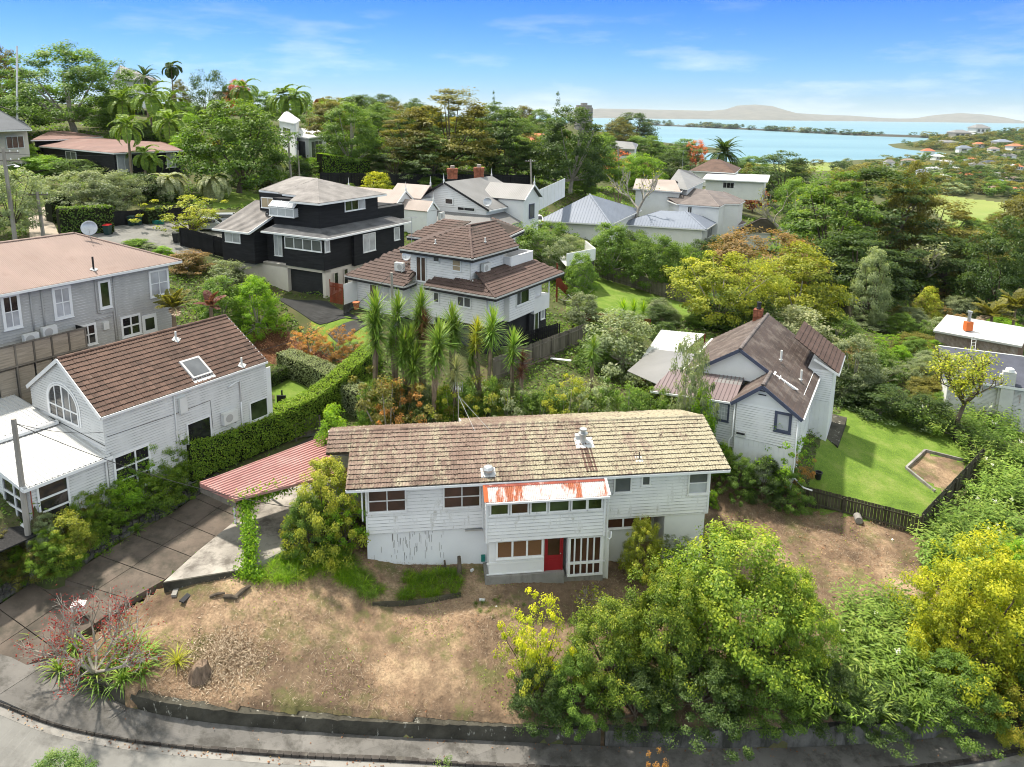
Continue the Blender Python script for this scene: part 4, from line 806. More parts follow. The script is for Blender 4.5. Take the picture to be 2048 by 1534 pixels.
boards(fr.face('-u',8.68),1.25,7.5,2.2,4.72,.188,W_,H1);boards(Face(fr.W(-3.48,0,0),fr.v,-fr.u),.02,1.25,2.0,4.3,.188,W_,H1);boards(Face(fr.W(-9.45,0,0),fr.v,-fr.u),1.25,7.5,2.1,4.72,.188,W_,H1)
boards(Face(fr.W(2.62,0,0),fr.v,fr.u),.02,1.25,2.0,4.3,.188,W_,H1)
for a in(-9.47,-3.56):b=MB();f1.box(b,a,a+.09,2.06,4.75,.0,.05);b.obj('corner_board',X['trim'],H1)
b=MB();f1.box(b,8.6,8.7,2.12,4.75,0,.05);b.obj('corner_board',X['trim'],H1)
for a in(-3.5,2.55):b=MB();f0.box(b,a,a+.09,1.97,4.3,-.03,.04);b.obj('corner_board',X['trim'],H1)
# upper windows
for a0,a1 in((-9.36,-7.42),(-5.58,-3.64)):window(f1,a0,a1,3.30,4.58,2,2,'old_white','glass_room',H1,.08,.05,.07)
window(f1,3.36,4.36,3.62,4.60,1,1,'old_white','glass_grey',H1,.09,.05,.07);window(f1,4.86,5.38,3.95,4.62,1,1,'old_white','glass_grey',H1,.08,.05,.07)
window(f1,7.44,8.58,3.30,4.62,1,2,'old_white','glass_pale',H1,.08,.05,.07,label='corner window with a pale room behind it',gms=['glass_pale','glass_grey'])
window(fr.face('-u',8.70),1.4,2.4,3.3,4.62,1,2,'old_white','glass_grey',H1)
# sunroom strip of windows
xs=[-3.30,-2.27,-1.27,-.33,.82,1.66,2.52]
for i in range(6):window(f0,xs[i],xs[i+1]-(.06 if i!=4 else .0),3.50,4.18,1,1,'old_white',('glass_green','glass_room','glass_green','glass_green','glass_green','glass_green')[i],H1,.07,.05,.045)
b=MB();f0.box(b,-2.17,-1.38,3.46,3.53,.05,.062);b.obj('bare_timber_patch',X['timber'],H1)
# lower front: three windows with woven blinds, red door, glazed bay
b=MB();fb.box(b,-3.42,-.5,.62,.72,0,.03);fb.box(b,-3.42,-.5,.02,.08,0,.03);b.obj('trim_rail',X['trim'],H1)
window(fb,-2.95,-.52,.93,1.98,3,1,'trim','blind',H1,.09,.1,.05,label='three part window with woven brown blinds')
b=MB();fb.box(b,-.86,-.68,1.0,1.14,.03,.042);b.obj('sticker',X['trim'],H1)
fd=fr.face('v',.32);D1=MB();fd.box(D1,-.43,-.36,-.02,2.0,0,.1);fd.box(D1,.47,.54,-.02,2.0,0,.1);fd.box(D1,-.36,.47,1.93,2.0,0,.1);d1=D1.obj('door_frame',X['red_door'],H1)
b=MB();fd.box(b,-.36,.47,0,.86,0,.05);fd.box(b,-.36,-.26,.86,1.93,0,.05);fd.box(b,.37,.47,.86,1.93,0,.05);fd.box(b,-.26,.37,1.83,1.93,0,.05);fd.box(b,-.2,.31,.18,.62,.05,.058);dd=b.obj('door',X['red_door'],H1)
b=MB();fd.box(b,-.26,.37,.86,1.83,.01,.03);b.obj('pane',X['glass_room'],dd);b=MB();b.lathe(fd.p(.42,.95,.05),[(.025,0),(.035,.04),(.02,.06)],8,0,fd.n);b.obj('handle',X['galv'],dd)
fy=fr.face('v',.12);bay=MB()
for a,w in((.78,.13),(1.09,.07),(1.43,.07),(1.77,.07),(2.11,.07),(2.47,.17)):fy.box(bay,a,a+w,-.3,1.92,-.12,.02)
for h,t in((-.34,.1),(.36,.12),(1.84,.1)):fy.box(bay,.76,2.66,h,h+t,-.13,.03)
bw=bay.obj('bay_window',X['trim'],H1)
for a in(.91,1.16,1.5,1.84,2.18):
    for h0,h1,g in((-.24,.36,'glass_room'),(.48,1.84,'glass_room')):b=MB();fy.box(b,a,a+.31-.02*(a>2),h0,h1,-.08,-.06);b.obj('pane',X[g],bw)
fs=fr.face('-u',2.66);window(Face(fr.W(2.64,0,0),fr.v,fr.u),.2,1.2,.4,1.9,2,1,'trim','glass',H1)
window(fr.face('v',1.35),3.02,4.98,1.50,2.14,2,1,'old_white','glass_room',H1,.07,.09)
b=MB();f1b=fr.face('v',1.4);f1b.box(b,3.0,5.0,-.9,1.5,-.2,0);b.obj('lower_wall',X['white'],H1)
b=MB();fq=fr.face('v',2.88);fq.box(b,5.3,6.1,0,2.0,0,.04);b.obj('door',X['red_door'],H1,False)['label']='second red door in the shaded recess'
b=MB();fr.face('v',1.3).box(b,6.26,8.6,.6,.68,.0,.03);b.obj('trim_rail',X['trim'],H1)
# roof
s_=math.tan(rad(18.4));rv,rw=4.5,6.24
def rp(u,v):return fr.W(u,v,4.95+(v-.6)*s_ if v<=rv else rw-(v-rv)*s_)
roofA=[rp(-10.31,.6),rp(9.43,.6),rp(9.43,rv),rp(-10.31,rv)];roofB=[rp(-11.55,3.0),rp(-10.31,3.0),rp(-10.31,rv),rp(-11.55,rv)]
roofC=[rp(-4.3,rv),rp(9.43,rv),rp(9.43,8.3),rp(-4.3,8.3)];roofD=[rp(-11.55,rv),rp(-4.3,rv),rp(-4.3,6.4),rp(-11.55,6.4)];roofE=[rp(-11.0,1.6),rp(-10.31,1.6),rp(-10.31,3.0),rp(-11.0,3.0)]
dk=M('roof_underlay',(.06,.045,.035),.3)
for r in(roofA,roofB,roofC,roofD):slab(r,.1,dk,H1,'roof_deck')
tiles(roofA,fr.u,.305,.317,'lichen_tile',H1,300);tiles(roofB,fr.u,.305,.317,'lichen_tile',H1);tiles(roofC,fr.u,.305,.317,'lichen_tile',H1);tiles(roofD,fr.u,.305,.317,'lichen_tile',H1)
ridge(rp(-11.55,rv)+Z*.04,rp(9.43,rv)+Z*.04,'lichen_tile',H1)
ridge(rp(9.40,.6)+Z*.03,rp(9.40,rv)+Z*.03,'lichen_tile',H1,.07,.32);ridge(rp(-10.28,.6)+Z*.03,rp(-10.28,3.0)+Z*.03,'lichen_tile',H1,.07,.32)
b=MB();b.obox(rp(-11.6,4.42)+Z*.07,fr.u*2.1,(rp(0,4.9)-rp(0,4.42)),Z*.03);b.obj('flashing',X['white_metal'],H1)
# replaced darker strip of tiles under the flue
dst=MB();tm=tile_mesh('x',X['tile_brown'],.305,.317)[1]
for j in range(1,8):
    for i in range(2):
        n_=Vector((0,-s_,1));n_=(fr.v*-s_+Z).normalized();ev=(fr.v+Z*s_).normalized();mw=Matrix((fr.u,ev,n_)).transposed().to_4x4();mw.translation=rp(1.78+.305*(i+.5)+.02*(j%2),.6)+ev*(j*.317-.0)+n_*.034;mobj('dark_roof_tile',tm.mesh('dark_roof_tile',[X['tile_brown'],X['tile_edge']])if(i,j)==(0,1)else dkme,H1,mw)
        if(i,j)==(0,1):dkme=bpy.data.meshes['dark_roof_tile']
bar(rp(-10.31,.58)-Z*.06,rp(9.45,.58)-Z*.06,.1,.12,'trim',H1,'gutter');bar(rp(9.47,.58)-Z*.07,rp(9.47,rv)-Z*.07,.04,.16,'trim',H1,'barge_board');bar(rp(9.47,rv)-Z*.07,rp(9.47,8.3)-Z*.07,.04,.16,'trim',H1,'barge_board')
bar(rp(-10.34,.58)-Z*.07,rp(-10.34,3.0)-Z*.07,.04,.16,'trim',H1,'barge_board');bar(rp(-4.33,6.4)-Z*.05,rp(-4.33,8.3)-Z*.05,.05,.3,'trim',H1,'step_fascia')
b=MB();b.prism([rp(-10.2,.75)-Z*.14,rp(9.3,.75)-Z*.14,fr.W(9.3,1.25,4.8),fr.W(-10.2,1.25,4.8)],(0,0,-.02));b.obj('soffit',X['white'],H1)
b=MB();b.prism([fr.W(8.6,1.25,4.7),fr.W(8.6,7.5,4.7),fr.W(8.6,rv,6.1)],fr.u*.08);b.prism([fr.W(-9.45,1.25,4.7),fr.W(-9.45,7.5,4.7),fr.W(-9.45,rv,6.1)],fr.u*.08);b.obj('gable_wall',W_,H1)
wallmass(fr,[(rect(-11.4,3.6,-9.45,6.3),1.7,5.3)],M('unpainted_board_porch',(.42,.4,.37),.1,2,20,.8),H1,'porch_wall')
# rusty iron roof of the sunroom
pa=[fr.W(-3.5,-.38,4.40),fr.W(2.72,-.38,4.40),fr.W(2.72,.72,4.92),fr.W(-3.5,.72,4.92)];slab([p-Z*.03 for p in pa],.03,X['rust_flash'],H1,'sunroom_roof')
ribbed(pa,pa[3]-pa[0],CORR,.095,X['rust_tin'],H1);q0=pa[3]+(pa[0]-pa[3])*.28
b=MB();b.add([pa[3]+Z*.06,pa[2]+Z*.06,pa[2]+(pa[1]-pa[2])*.3+Z*.045,pa[3]+(pa[0]-pa[3])*.3+Z*.045],[(0,1,2,3)]);b.obj('flashing',X['rust_flash'],H1)
bar(pa[0]-Z*.05-fr.v*.03,pa[1]-Z*.05-fr.v*.03,.09,.1,'old_white',H1,'gutter');bar(pa[1]+Z*.04,pa[2]+Z*.04,.12,.06,'old_white',H1,'barge_flashing');bar(pa[0]+Z*.035,pa[3]+Z*.035,.22,.02,M('orange_rust',(.42,.1,.03),.2,3),H1,'barge_flashing')
pipe([fr.W(2.72,-.3,4.3),fr.W(2.74,-.08,4.1),fr.W(2.74,-.08,1.95),fr.W(2.86,-.05,1.78),fr.W(3.0,0,1.85),fr.W(3.0,.05,2.15)],.045,'trim',H1);pipe([fr.W(-9.62,1.0,4.75),fr.W(-9.62,1.12,3.0),fr.W(-9.62,1.15,2.9)],.04,'trim',H1)
b=MB();f1.box(b,-4.45,-3.5,1.98,2.06,0,.12);b.obj('ledge',X['galv'],H1)
b=MB();fb2=fr.face('v',1.35);fb2.box(b,-3.6,-3.4,.1,.45,0,.12);b.obj('gas_meter',X['teal'],H1)
cr_=MB();fcr=fr.face('v',1.345);g=random.Random(5)
for i in range(60):
    a=g.gauss(-7.3,.75);h=g.uniform(.4,1.9);l=g.uniform(.1,.5);fcr.box(cr_,a,a+.012,h,min(h+l,2.0),0,.006)
tag(cr_.obj('dead_creeper_stems',X['bark'],H1),kind='stuff')
n_r=(fr.v*-s_+Z)
t=thing('roof_flue','galvanised flue with square flashing and cowl on the lichened roof','flue',rp(2.05,2.9));b=MB();b.obox(rp(1.6,2.45)+Z*.07,fr.u*1.0,(fr.v+Z*s_)*.75,n_r*.03);b.obj('flashing',X['white_metal'],t);b=MB();b.lathe(rp(2.05,2.9),[(.17,-.1),(.17,.52),(.26,.54),(.26,.6),(.12,.62),(.12,.74),(.2,.76),(.2,.84)],14);b.obj('flue',X['galv'],t);b=MB();b.obox(rp(1.68,3.1)+Z*.1,fr.u*.3,fr.v*.25,Z*.2);b.obj('cap_block',X['plastic'],t)
t=thing('roof_ventilator','squat silver turbine ventilator low on the left of the lichened roof','ventilator',rp(-3.3,1.05));b=MB();b.obox(rp(-3.65,.85)+Z*.07,fr.u*.75,(fr.v+Z*s_)*.6,n_r*.03);b.obj('flashing',X['white_metal'],t);b=MB();b.lathe(rp(-3.28,1.1),[(.16,0),(.16,.18),(.28,.22),(.3,.34),(.22,.46),(.05,.5)],8);b.obj('hood',X['galv'],t)
roofpipe(rp(4.8,1.55),.5,.035,'thin dark vent pipe on the yellow lichened right end of the roof','bark',.2,n_r)
t=dieaerial(rp(-4.5,6.3),2.2,'small square grid aerial on a stayed mast at the step in the old roof',3,(1,0,0),.3,'galv');b=MB()
for q in((-2.6,3.6),(-3.6,3.7)):b.tube([rp(-4.5,6.3)+Z*1.7,rp(*q)],.01,4)
b.obj('stay_wire',X['galv'],t);b=MB()
for i in range(6):b.tube([rp(-4.75+.1*i,6.3)+Z*1.9,rp(-4.75+.1*i,6.3)+Z*2.5],.012,4)
b.obj('grid',X['galv'],t)
# ------------------------------------------------------------------ carport
cpz=10.95;cq=[atz(400,966,cpz-.1),atz(471,998,cpz-.1),atz(700,940,cpz+.45),atz(662,876,cpz+.45)]
cq[2]=cq[1]+(cq[2]-cq[1]);CPT=thing('carport','red ribbed metal carport leaning against the old house, ivy on its front corner','carport',gz(atz(470,1048,8.3)))
ribbed(cq,cq[3]-cq[0],[(0,0),(.1,.05),(.32,.05),(.42,0)],.23,X['carport_red'],CPT);slab([p-Z*.01 for p in cq],.03,X['carport_red'],CPT,'roof')
bar(cq[0]-Z*.1,cq[1]-Z*.1,.05,.22,'carport_red',CPT,'fascia');bar(cq[0]-Z*.38,cq[1]-Z*.38,.03,.3,'timber',CPT,'fascia_board');bar(cq[1]-Z*.05,cq[2]-Z*.05,.08,.14,'carport_red',CPT,'gutter');bar(cq[0]-Z*.02,cq[3]-Z*.02,.08,.14,'carport_red',CPT,'gutter')
for p in(atz(471,1047,8.35),atz(545,1000,8.45)):
    q=Vector((p.x,p.y,8.3));b=MB();b.obox(q-Vector((.05,.05,.1)),(.1,0,0),(0,.1,0),(0,0,2.35+(q.y-31)*.03));b.obj('post',X['trim'],CPT)
# ------------------------------------------------------------------ left: grey-white gabled house with brown tiles
fr=L_=Fr((-20.502,33.87,10.3),57.5);wb_=X['white_board_l']=M('pale_grey_white_boards',(.66,.655,.63),.06,.8,20,.6,.3,0,.06,60,rnd=.03)
H2=thing('house','gabled pale weatherboard house with brown tile roof and arched window','house',fr.W(4,3,0),'houses')
wallmass(fr,[(rect(0.02,0.02,9.95,7.45),-1.2,4.55)],wb_,H2)
b=MB();b.prism([fr.W(.02,.02,4.5),fr.W(.02,7.45,4.5),fr.W(.02,3.75,6.72)],fr.u*9.9);b.obj('gable',wb_,H2)
f0=fr.face('v',0.02);fg=fr.face('u',0.02)
boards(f0,.02,9.95,-.2,4.55,.15,wb_,H2,True)
boards(fg,.02,7.45,2.0,6.75,.15,wb_,H2,True,clip=lambda h:(.02,7.45)if h<4.5 else(.02+(h-4.5)/2.22*3.73,7.45-(h-4.5)/2.22*3.7))
E0,E1=-.08,7.53;rl=[fr.W(-.12,E0,4.52),fr.W(10.02,E0,4.52),fr.W(10.02,3.75,6.83),fr.W(-.12,3.75,6.83)];rr_=[fr.W(-.12,E1,4.52),fr.W(10.02,E1,4.52),rl[2],rl[3]]
for r in(rl,rr_):slab(r,.08,dk,H2,'roof_deck')
tiles(rl,fr.u,.30,.32,'tile_brown',H2,300);tiles(rr_,fr.u,.30,.32,'tile_brown',H2);ridge(rl[3]+Z*.06,rl[2]+Z*.06,'tile_brown',H2)
bar(rl[0]-Z*.02-fr.v*.05,rl[1]-Z*.02-fr.v*.05,.1,.12,'trim',H2,'gutter')
for e,nm in((rl,0),(rr_,1)):bar(e[0]-Z*.04-fr.u*.03,e[3]-Z*.04-fr.u*.03,.04,.2,'trim',H2,'barge_board');bar(e[1]-Z*.04,e[2]-Z*.04,.04,.2,'trim',H2,'barge_board')
# arched window in the gable
aw=MB();c0,hw,hb,hs_=3.88,1.52,3.35,4.3
arc=[(c0+hw*math.cos(t),hs_+1.05*math.sin(t))for t in np.linspace(0,math.pi,15)]
def arcstrip(mb,sc0,sc1,d0,d1):
    o=[(c0-hw*sc1,hb)]+[(c0+(x-c0)*sc1,hs_+(y-hs_)*sc1)for x,y in arc[::-1]]+[(c0+hw*sc1,hb)];i=[(c0-hw*sc0,hb)]+[(c0+(x-c0)*sc0,hs_+(y-hs_)*sc0)for x,y in arc[::-1]]+[(c0+hw*sc0,hb)]
    for k in range(len(o)-1):mb.prism([fg.p(*o[k],d0),fg.p(*o[k+1],d0),fg.p(*i[k+1],d0),fg.p(*i[k],d0)],fg.n*(d1-d0))
arcstrip(aw,.95,1.02,.03,.085);arcstrip(aw,1.05,1.13,.03,.06)
for a,w in((c0,.12),(c0-.75,.06),(c0+.75,.06)):fg.box(aw,a-w/2,a+w/2,hb,hs_+1.0*math.sqrt(max(0,1-((a-c0)/hw)**2)),.03,.075)
fg.box(aw,c0-hw,c0+hw,hb-.02,hb+.09,.03,.08);fg.box(aw,c0-hw,c0+hw,hs_-.28,hs_-.2,.03,.072)
awo=aw.obj('arched_window',X['trim'],H2)
for a0,a1 in((-1,-.5),(-.5,0),(0,.5),(.5,1)):
    b=MB();pts=[(c0+hw*a0*.98,hb+.05),(c0+hw*a1*.98,hb+.05)]+[(c0+hw*q*.97,hs_+1.02*math.sqrt(max(0,1-q*q)))for q in np.linspace(a1,a0,6)];b.prism([fg.p(x,y,.034)for x,y in pts],fg.n*.01);b.obj('pane',X['glass_grey' if a0<0 else 'glass'],awo)
# windows of the long side
window(f0,.26,2.22,.0,2.22,2,3,'trim','glass',H2,.1,.08,.07,xs=[.6],label='tall french windows');window(f0,4.42,5.96,.97,2.48,1,1,'trim','glass',H2,.08)
window(f0,8.58,9.95,1.02,2.3,1,1,'trim','glass_green',H2,.09)
b=MB();f0.box(b,9.8,10.3,.2,4.1,-.06,.02);b.obj('end_post',X['trim'],H2)
pipe([f0.p(3.82,4.5,.07),f0.p(3.82,0,.07)],.045,'white_board_l',H2);pipe([f0.p(8.0,2.6,.08),f0.p(8.0,3.9,.08),f0.p(7.7,3.9,.08),f0.p(7.2,3.75,.08)],.05,'trim',H2);pipe([f0.p(8.0,2.6,.08),f0.p(8.0,.5,.08)],.05,'trim',H2)
b=MB();b.tube([f0.p(.1,3.4,.05),f0.p(3.9,3.3,.05),f0.p(6.0,3.35,.05),f0.p(6.05,1.6,.05)],.012,4);b.tube([fg.p(7.4,3.22,.05),fg.p(0,2.95,.05)],.015,4);b.obj('cable',X['black_plastic'],H2)
b=MB();f0.box(b,4.04,4.48,3.25,4.12,.03,.24);b.obj('water_heater',X['plastic'],H2);b=MB();f0.box(b,3.75,4.0,2.1,2.3,.03,.1);b.obj('meter_box',X['plastic'],H2);b=MB();f0.box(b,3.95,4.2,1.7,1.88,.03,.12);b.obj('meter_box',X['plastic'],H2)
heatpump(f0,6.6,1.62,'white heat pump unit on the pale gabled house above the hedge',.06,.95,.72)
# skylight
s2=(6.83-4.52)/3.83;sn=(fr.v*-s2+Z).normalized();se=(fr.v+Z*s2).normalized();sp0=fr.W(5.2,.28,4.52+(.28+.08)*s2)
sk_=MB();sk_.obox(sp0+sn*.05,fr.u*1.25,se*1.45,sn*.13);sko=sk_.obj('skylight',X['grey_trim'],H2);b=MB();b.obox(sp0+sn*.185+fr.u*.12+se*.12,fr.u*1.0,se*1.2,sn*.012);b.obj('pane',X['glass_grey'],sko)
b=MB();b.obox(sp0+sn*.06-se*.3-fr.u*.05,fr.u*1.35,se*.32,sn*.02);b.obj('flashing',X['white_metal'],sko)
for(u,v),lab in(((6.07,2.98),'white vent pipe near the ridge of the brown tiled gable roof'),((8.37,.15),'white vent pipe at the lower right edge of the brown tiled gable roof')):roofpipe(fr.W(u,v,4.55+(v+.08)*s2),.55,.06,lab,'plastic',.2,sn)
# lean-to in front of the gable
LT=thing('lean_to','single storey sunroom with white corrugated roof in front of the gable','extension',fr.W(-2,3,0),None)
wallmass(fr,[(rect(-3.62,.02,0,9.5),-.6,2.22)],wb_,LT);fl=fr.face('v',.0);boards(fl,-3.62,-.05,-.25,2.3,.15,wb_,LT,True);fe=fr.face('u',-3.63);boards(fe,0,9.5,-.25,2.35,.15,wb_,LT,True)
pr=[fr.W(-3.95,-.22,2.42),fr.W(.18,-.22,2.42),fr.W(.18,4.3,2.98),fr.W(-3.95,4.3,2.98)];pr2=[fr.W(-3.95,5.0,3.1),fr.W(.0,5.0,3.1),fr.W(.0,9.6,3.5),fr.W(-3.95,9.6,3.5)]
for q in(pr,pr2):slab([p-Z*.02 for p in q],.05,X['white_metal'],LT,'roof');ribbed(q,q[3]-q[0],TRAY,.25,X['white_metal'],LT)
slab([fr.W(-4.0,4.28,2.97),fr.W(.0,4.28,2.97),fr.W(.0,5.02,3.05),fr.W(-4.0,5.02,3.05)],.05,X['grey_trim'],LT,'roof_gutter');bar(fr.W(-4.0,4.55,3.14),fr.W(-.1,4.55,3.14),.3,.16,'trim',LT,'skylight_kerb');b=MB();b.obox(fr.W(-1.6,4.43,3.225),fr.u*1.4,fr.v*.24,Z*.012);b.obj('pane',X['glass_pale'],LT)
bar(pr[0]-Z*.1,pr[1]-Z*.1,.1,.16,'trim',LT,'gutter');bar(pr[0]-Z*.08,pr[3]-Z*.08,.06,.18,'trim',LT,'barge_board')
window(fl,-3.36,-1.94,.1,2.24,1,3,'trim','glass',LT,.09,.09,.07);window(fe,.25,2.6,.1,2.2,2,3,'trim','glass',LT,.09,.09,.07)
pipe([fl.p(-.12,2.3,.08),fl.p(-.12,0,.08)],.05,'white_board_l',LT);pipe([fl.p(-3.6,2.2,.04),fl.p(-3.6,-.2,.04)],.025,'rust_flash',LT,'corner_strip')
b=MB();b.prism([fr.W(-7.5,-.4,-.02),fr.W(-3.65,-.4,-.02),fr.W(-3.65,9,-.02),fr.W(-7.5,9,-.02)],(0,0,.06));tag(b.obj('dark_gravel',M('dark_pebbles',(.035,.034,.034),.5,12,60,.9,.2,0,.6,40)),kind='structure')
# ------------------------------------------------------------------ left rear: grey weatherboard house
fr=G_=Fr((-23.972,48.994,15.44),60);gb=X['grey_board']
H3=thing('house','grey weatherboard two storey house with faded brown corrugated hip roof','house',fr.W(-5,3,-1),'houses')
wallmass(fr,[(rect(-16,.02,-.02,8.2),-2.6,4.15)],gb,H3);f0=fr.face('v',0.02);boards(f0,-16,0,-2.2,4.1,.17,gb,H3,True);boards(fr.face('-u',0),0,8.2,-2,4.1,.17,gb,H3)
ew=4.2;hp=[fr.W(-16.5,-.5,ew),fr.W(.72,-.5,ew),fr.W(-3.9,4.1,6.35),fr.W(-12.0,4.1,6.35)];hb=[fr.W(-16.5,8.7,ew),fr.W(.72,8.7,ew),hp[2],hp[3]]
hr_=[hp[1],hb[1],hp[2]];hl=[hp[0],hb[0],hp[3]]
for q,al in((hp,hp[3]-hp[0]),(hb,hb[3]-hb[0]),(hr_,fr.u),(hl,fr.u)):
    slab(q,.06,X['brown_tin'],H3,'roof');al2=fr.v if q in(hp,hb)else fr.u;ribbed(q,al2,CORR,.09,X['brown_tin'],H3,lift=.012)
for p,q in((hp[1],hp[2]),(hb[1],hp[2]),(hp[2],hp[3]),(hp[0],hp[3]),(hb[0],hp[3])):ridge(p+Z*.03,q+Z*.03,'brown_tin',H3,.09,1.5,False)
bar(hp[0]-Z*.08,hp[1]-Z*.08,.12,.15,'trim',H3,'gutter');bar(hp[1]-Z*.08,hb[1]-Z*.08,.12,.15,'trim',H3,'gutter')
b=MB();b.prism([fr.W(-16.4,-.42,ew-.08),fr.W(.6,-.42,ew-.08),fr.W(.6,.1,ew-.08),fr.W(-16.4,.1,ew-.08)],(0,0,-.03));b.obj('soffit',gb,H3)
window(f0,-1.52,-.06,1.92,3.78,2,2,'trim','glass_pale',H3,.13,.05,.06);window(f0,-5.0,-4.2,1.92,3.76,1,1,'trim','glass',H3,.14,.05,.06,gms=['glass_green'])
window(f0,-7.8,-6.68,1.88,3.9,2,2,'trim','glass_pale',H3,.16,.06,.06,label='white sash door with blinds');window(f0,-10.6,-9.6,1.94,4.0,2,2,'trim','glass',H3,.15,.05,.06,gms=['glass_pale','glass','glass_pale','glass'])
window(f0,-3.75,-2.37,-.35,1.07,2,2,'trim','glass',H3,.13,.1,.06);window(f0,-6.45,-5.38,-.24,1.17,2,2,'trim','glass',H3,.13,.08,.06)
b=MB();f0.box(b,-2.25,-1.2,-1.3,.82,.0,.06);dq=b.obj('door',X['trim'],H3);b=MB();f0.box(b,-2.05,-1.4,-.25,.55,.06,.075);b.obj('pane',X['glass'],dq)
for a in(-9.02,-8.4):pipe([f0.p(a,4.1,.06),f0.p(a,1.2,.06)],.05,'grey_board',H3)
pipe([f0.p(-5.17,4.1,.06),f0.p(-5.17,1.75,.06),f0.p(-4.9,1.62,.06),f0.p(-4.15,1.62,.06),f0.p(-4.15,-1,.06)],.045,'grey_board',H3);pipe([f0.p(-3.98,4.1,.06),f0.p(-3.98,-2,.06)],.045,'grey_board',H3);pipe([f0.p(-5.35,1.3,.06),f0.p(-4.35,1.3,.06)],.04,'grey_board',H3)
b=MB();f0.box(b,-4.95,-4.6,.55,1.05,.02,.2);b.obj('water_heater',X['plastic'],H3)
# roof dish and flue
s3=(6.35-ew)/4.6
dish(fr.W(-3.3,3.3,ew+3.8*s3),.5,(.45,-.85,.35),'pale grey satellite dish standing on the ridge of the faded brown roof','galv',.55);roofpipe(fr.W(-5.05,.15,ew+.65*s3),.9,.06,'black flue pipe near the gutter of the faded brown roof','black_plastic',.18,fr.v*-s3+Z)
heatpump(f0,-8.9,1.15,'cream heat pump on the grey house, nearer the white sash door',.5,.82,.62);heatpump(f0,-9.95,1.0,'cream heat pump on the grey house, second from the white sash door',.5,.82,.6)
# timber deck with woven screens
DK=thing('timber_deck','weathered timber deck balustrade with woven brush panels beside the grey house','deck',fr.W(-8,-.9,0));fd_=fr.face('v',-1.05);tm_=X['timber']
b=MB();fd_.box(b,-16,-6.62,-.1,.05,-1.05,0);b.obj('deck_floor',tm_,DK)
for i in range(10):b=MB();a=-6.7-i*1.0;fd_.box(b,a,a+.09,-2.6 if i%2==0 else-.1,1.26,0,.08);b.obj('post',tm_,DK)
for h in(1.26,.0):b=MB();fd_.box(b,-16,-6.55,h,h+.07,-.02,.12);b.obj('rail',tm_,DK)
brush=M('woven_brush_panel',(.36,.31,.25),.3,1,30,.95,.1,0,.5,60,stretch=(1,1,14))
for i in range(9):b=MB();a=-6.7-i*1.0;fd_.box(b,a-.9,a-.01,.08,1.25,.015,.05);b.obj('brush_panel',brush,DK)
for i in range(9):b=MB();a=-6.7-i*1.0;fd_.box(b,a-.9,a-.01,-2.6,-.15,-.1,-.06);b.obj('under_deck_panel',brush,DK)
fe2=fr.face('-u',-6.6)
for i in range(8):b=MB();fe2.box(b,-1.05+i*.13,-.93+i*.13,-.1,1.3,-.03,0);b.obj('paling',X['black_fence'],DK)
b=MB();b.obox(fd_.p(-6.9,-.1,.06),fr.u*-3.2-Z*1.6,Z*.12,-fr.v*.05);b.obj('brace',tm_,DK)
dish(Vector(fr.W(-.35,-1.1,-.9)),.36,(.3,-.9,.4),'grey satellite dish behind the brown tile ridge beside the nikau','galv',.3)
# ------------------------------------------------------------------ black house with garage
fr=K_=Fr((-17.196,63.463,19.42),62);bb=X['black_board']
H4=thing('house','black weatherboard three level house with grey shingle roofs and black garage door','house',fr.W(3,2,-5.4),'houses')
wallmass(fr,[(rect(0,0,8.2,5.6),.0,2.75),(rect(3,5.0,8.5,7.2),.0,3.0)],bb,H4,'upper_wall');wallmass(fr,[(rect(-.7,-1.5,9,5.9),-3.1,-.1),(rect(-1.4,-1.65,-.6,2.9),-3.05,-.1),(rect(-2.1,6.0,5,10.2),-3.2,-.25),(rect(2.4,-1.8,10,-1.4),-3.3,-.1)],bb,H4,'lower_wall')
wallmass(fr,[(rect(-1.2,-1.55,-.5,-1.2),-6,-3.06),(rect(-1.2,2.95,-.5,9.8),-6,-3.1),(rect(-1.2,-1.55,-.5,9.8),-3.35,-3.06),(rect(-.7,-1.45,10,9),-6,-3.11)],X['cream'],H4,'base_wall')
for ax,val,a0,a1,h0,h1 in(('u',0,0,5.6,.1,2.7),('v',0,0,8.2,.1,2.7),('u',-1.4,-1.65,2.9,-3.05,-.12),('u',-.7,2.9,5.9,-3.1,-.12),('v',-1.5,-.7,2.4,-3.1,-.12),('v',-1.8,2.4,10,-3.3,-.12),('u',-2.1,6.0,10.2,-3.2,-.25),('v',-1.65,-1.4,-.6,-3.05,-.12)):boards(fr.face(ax,val),a0,a1,h0,h1,.17,bb,H4)
fA,fB,fC=fr.face('u',-.02),fr.face('v',-.02),fr.face('u',-1.43)
window(fC,-1.5,2.85,-1.42,-.38,4,1,'trim','glass_grey',H4,.07,.08);window(fr.face('v',-1.68),-1.32,-.7,-1.45,-.42,1,1,'trim','glass_pale',H4,.07);window(fr.face('u',-.73),3.9,4.9,-2.45,-.5,2,1,'trim','glass_pale',H4,.07)
window(fr.face('v',-1.83),3.6,5.4,-2.25,-.52,2,1,'trim','glass_pale',H4,.08);window(fr.face('v',-1.83),8.3,9.2,-1.8,-.5,1,1,'trim','glass_pale',H4,.08)
window(fB,3.3,6.2,1.5,2.5,3,1,'trim','glass_green',H4,.08,gms=['glass_green','glass_green','glass_pale'])
window(fr.face('u',-.5),2.5,5.55,1.2,2.0,3,1,'trim','glass_pale',H4,.08);b=MB();b.prism([fr.W(-.48,2.5,1.2),fr.W(0,2.5,1.2),fr.W(0,5.55,1.2),fr.W(-.48,5.55,1.2)],(0,0,.8));b.obj('oriel',X['trim'],H4)
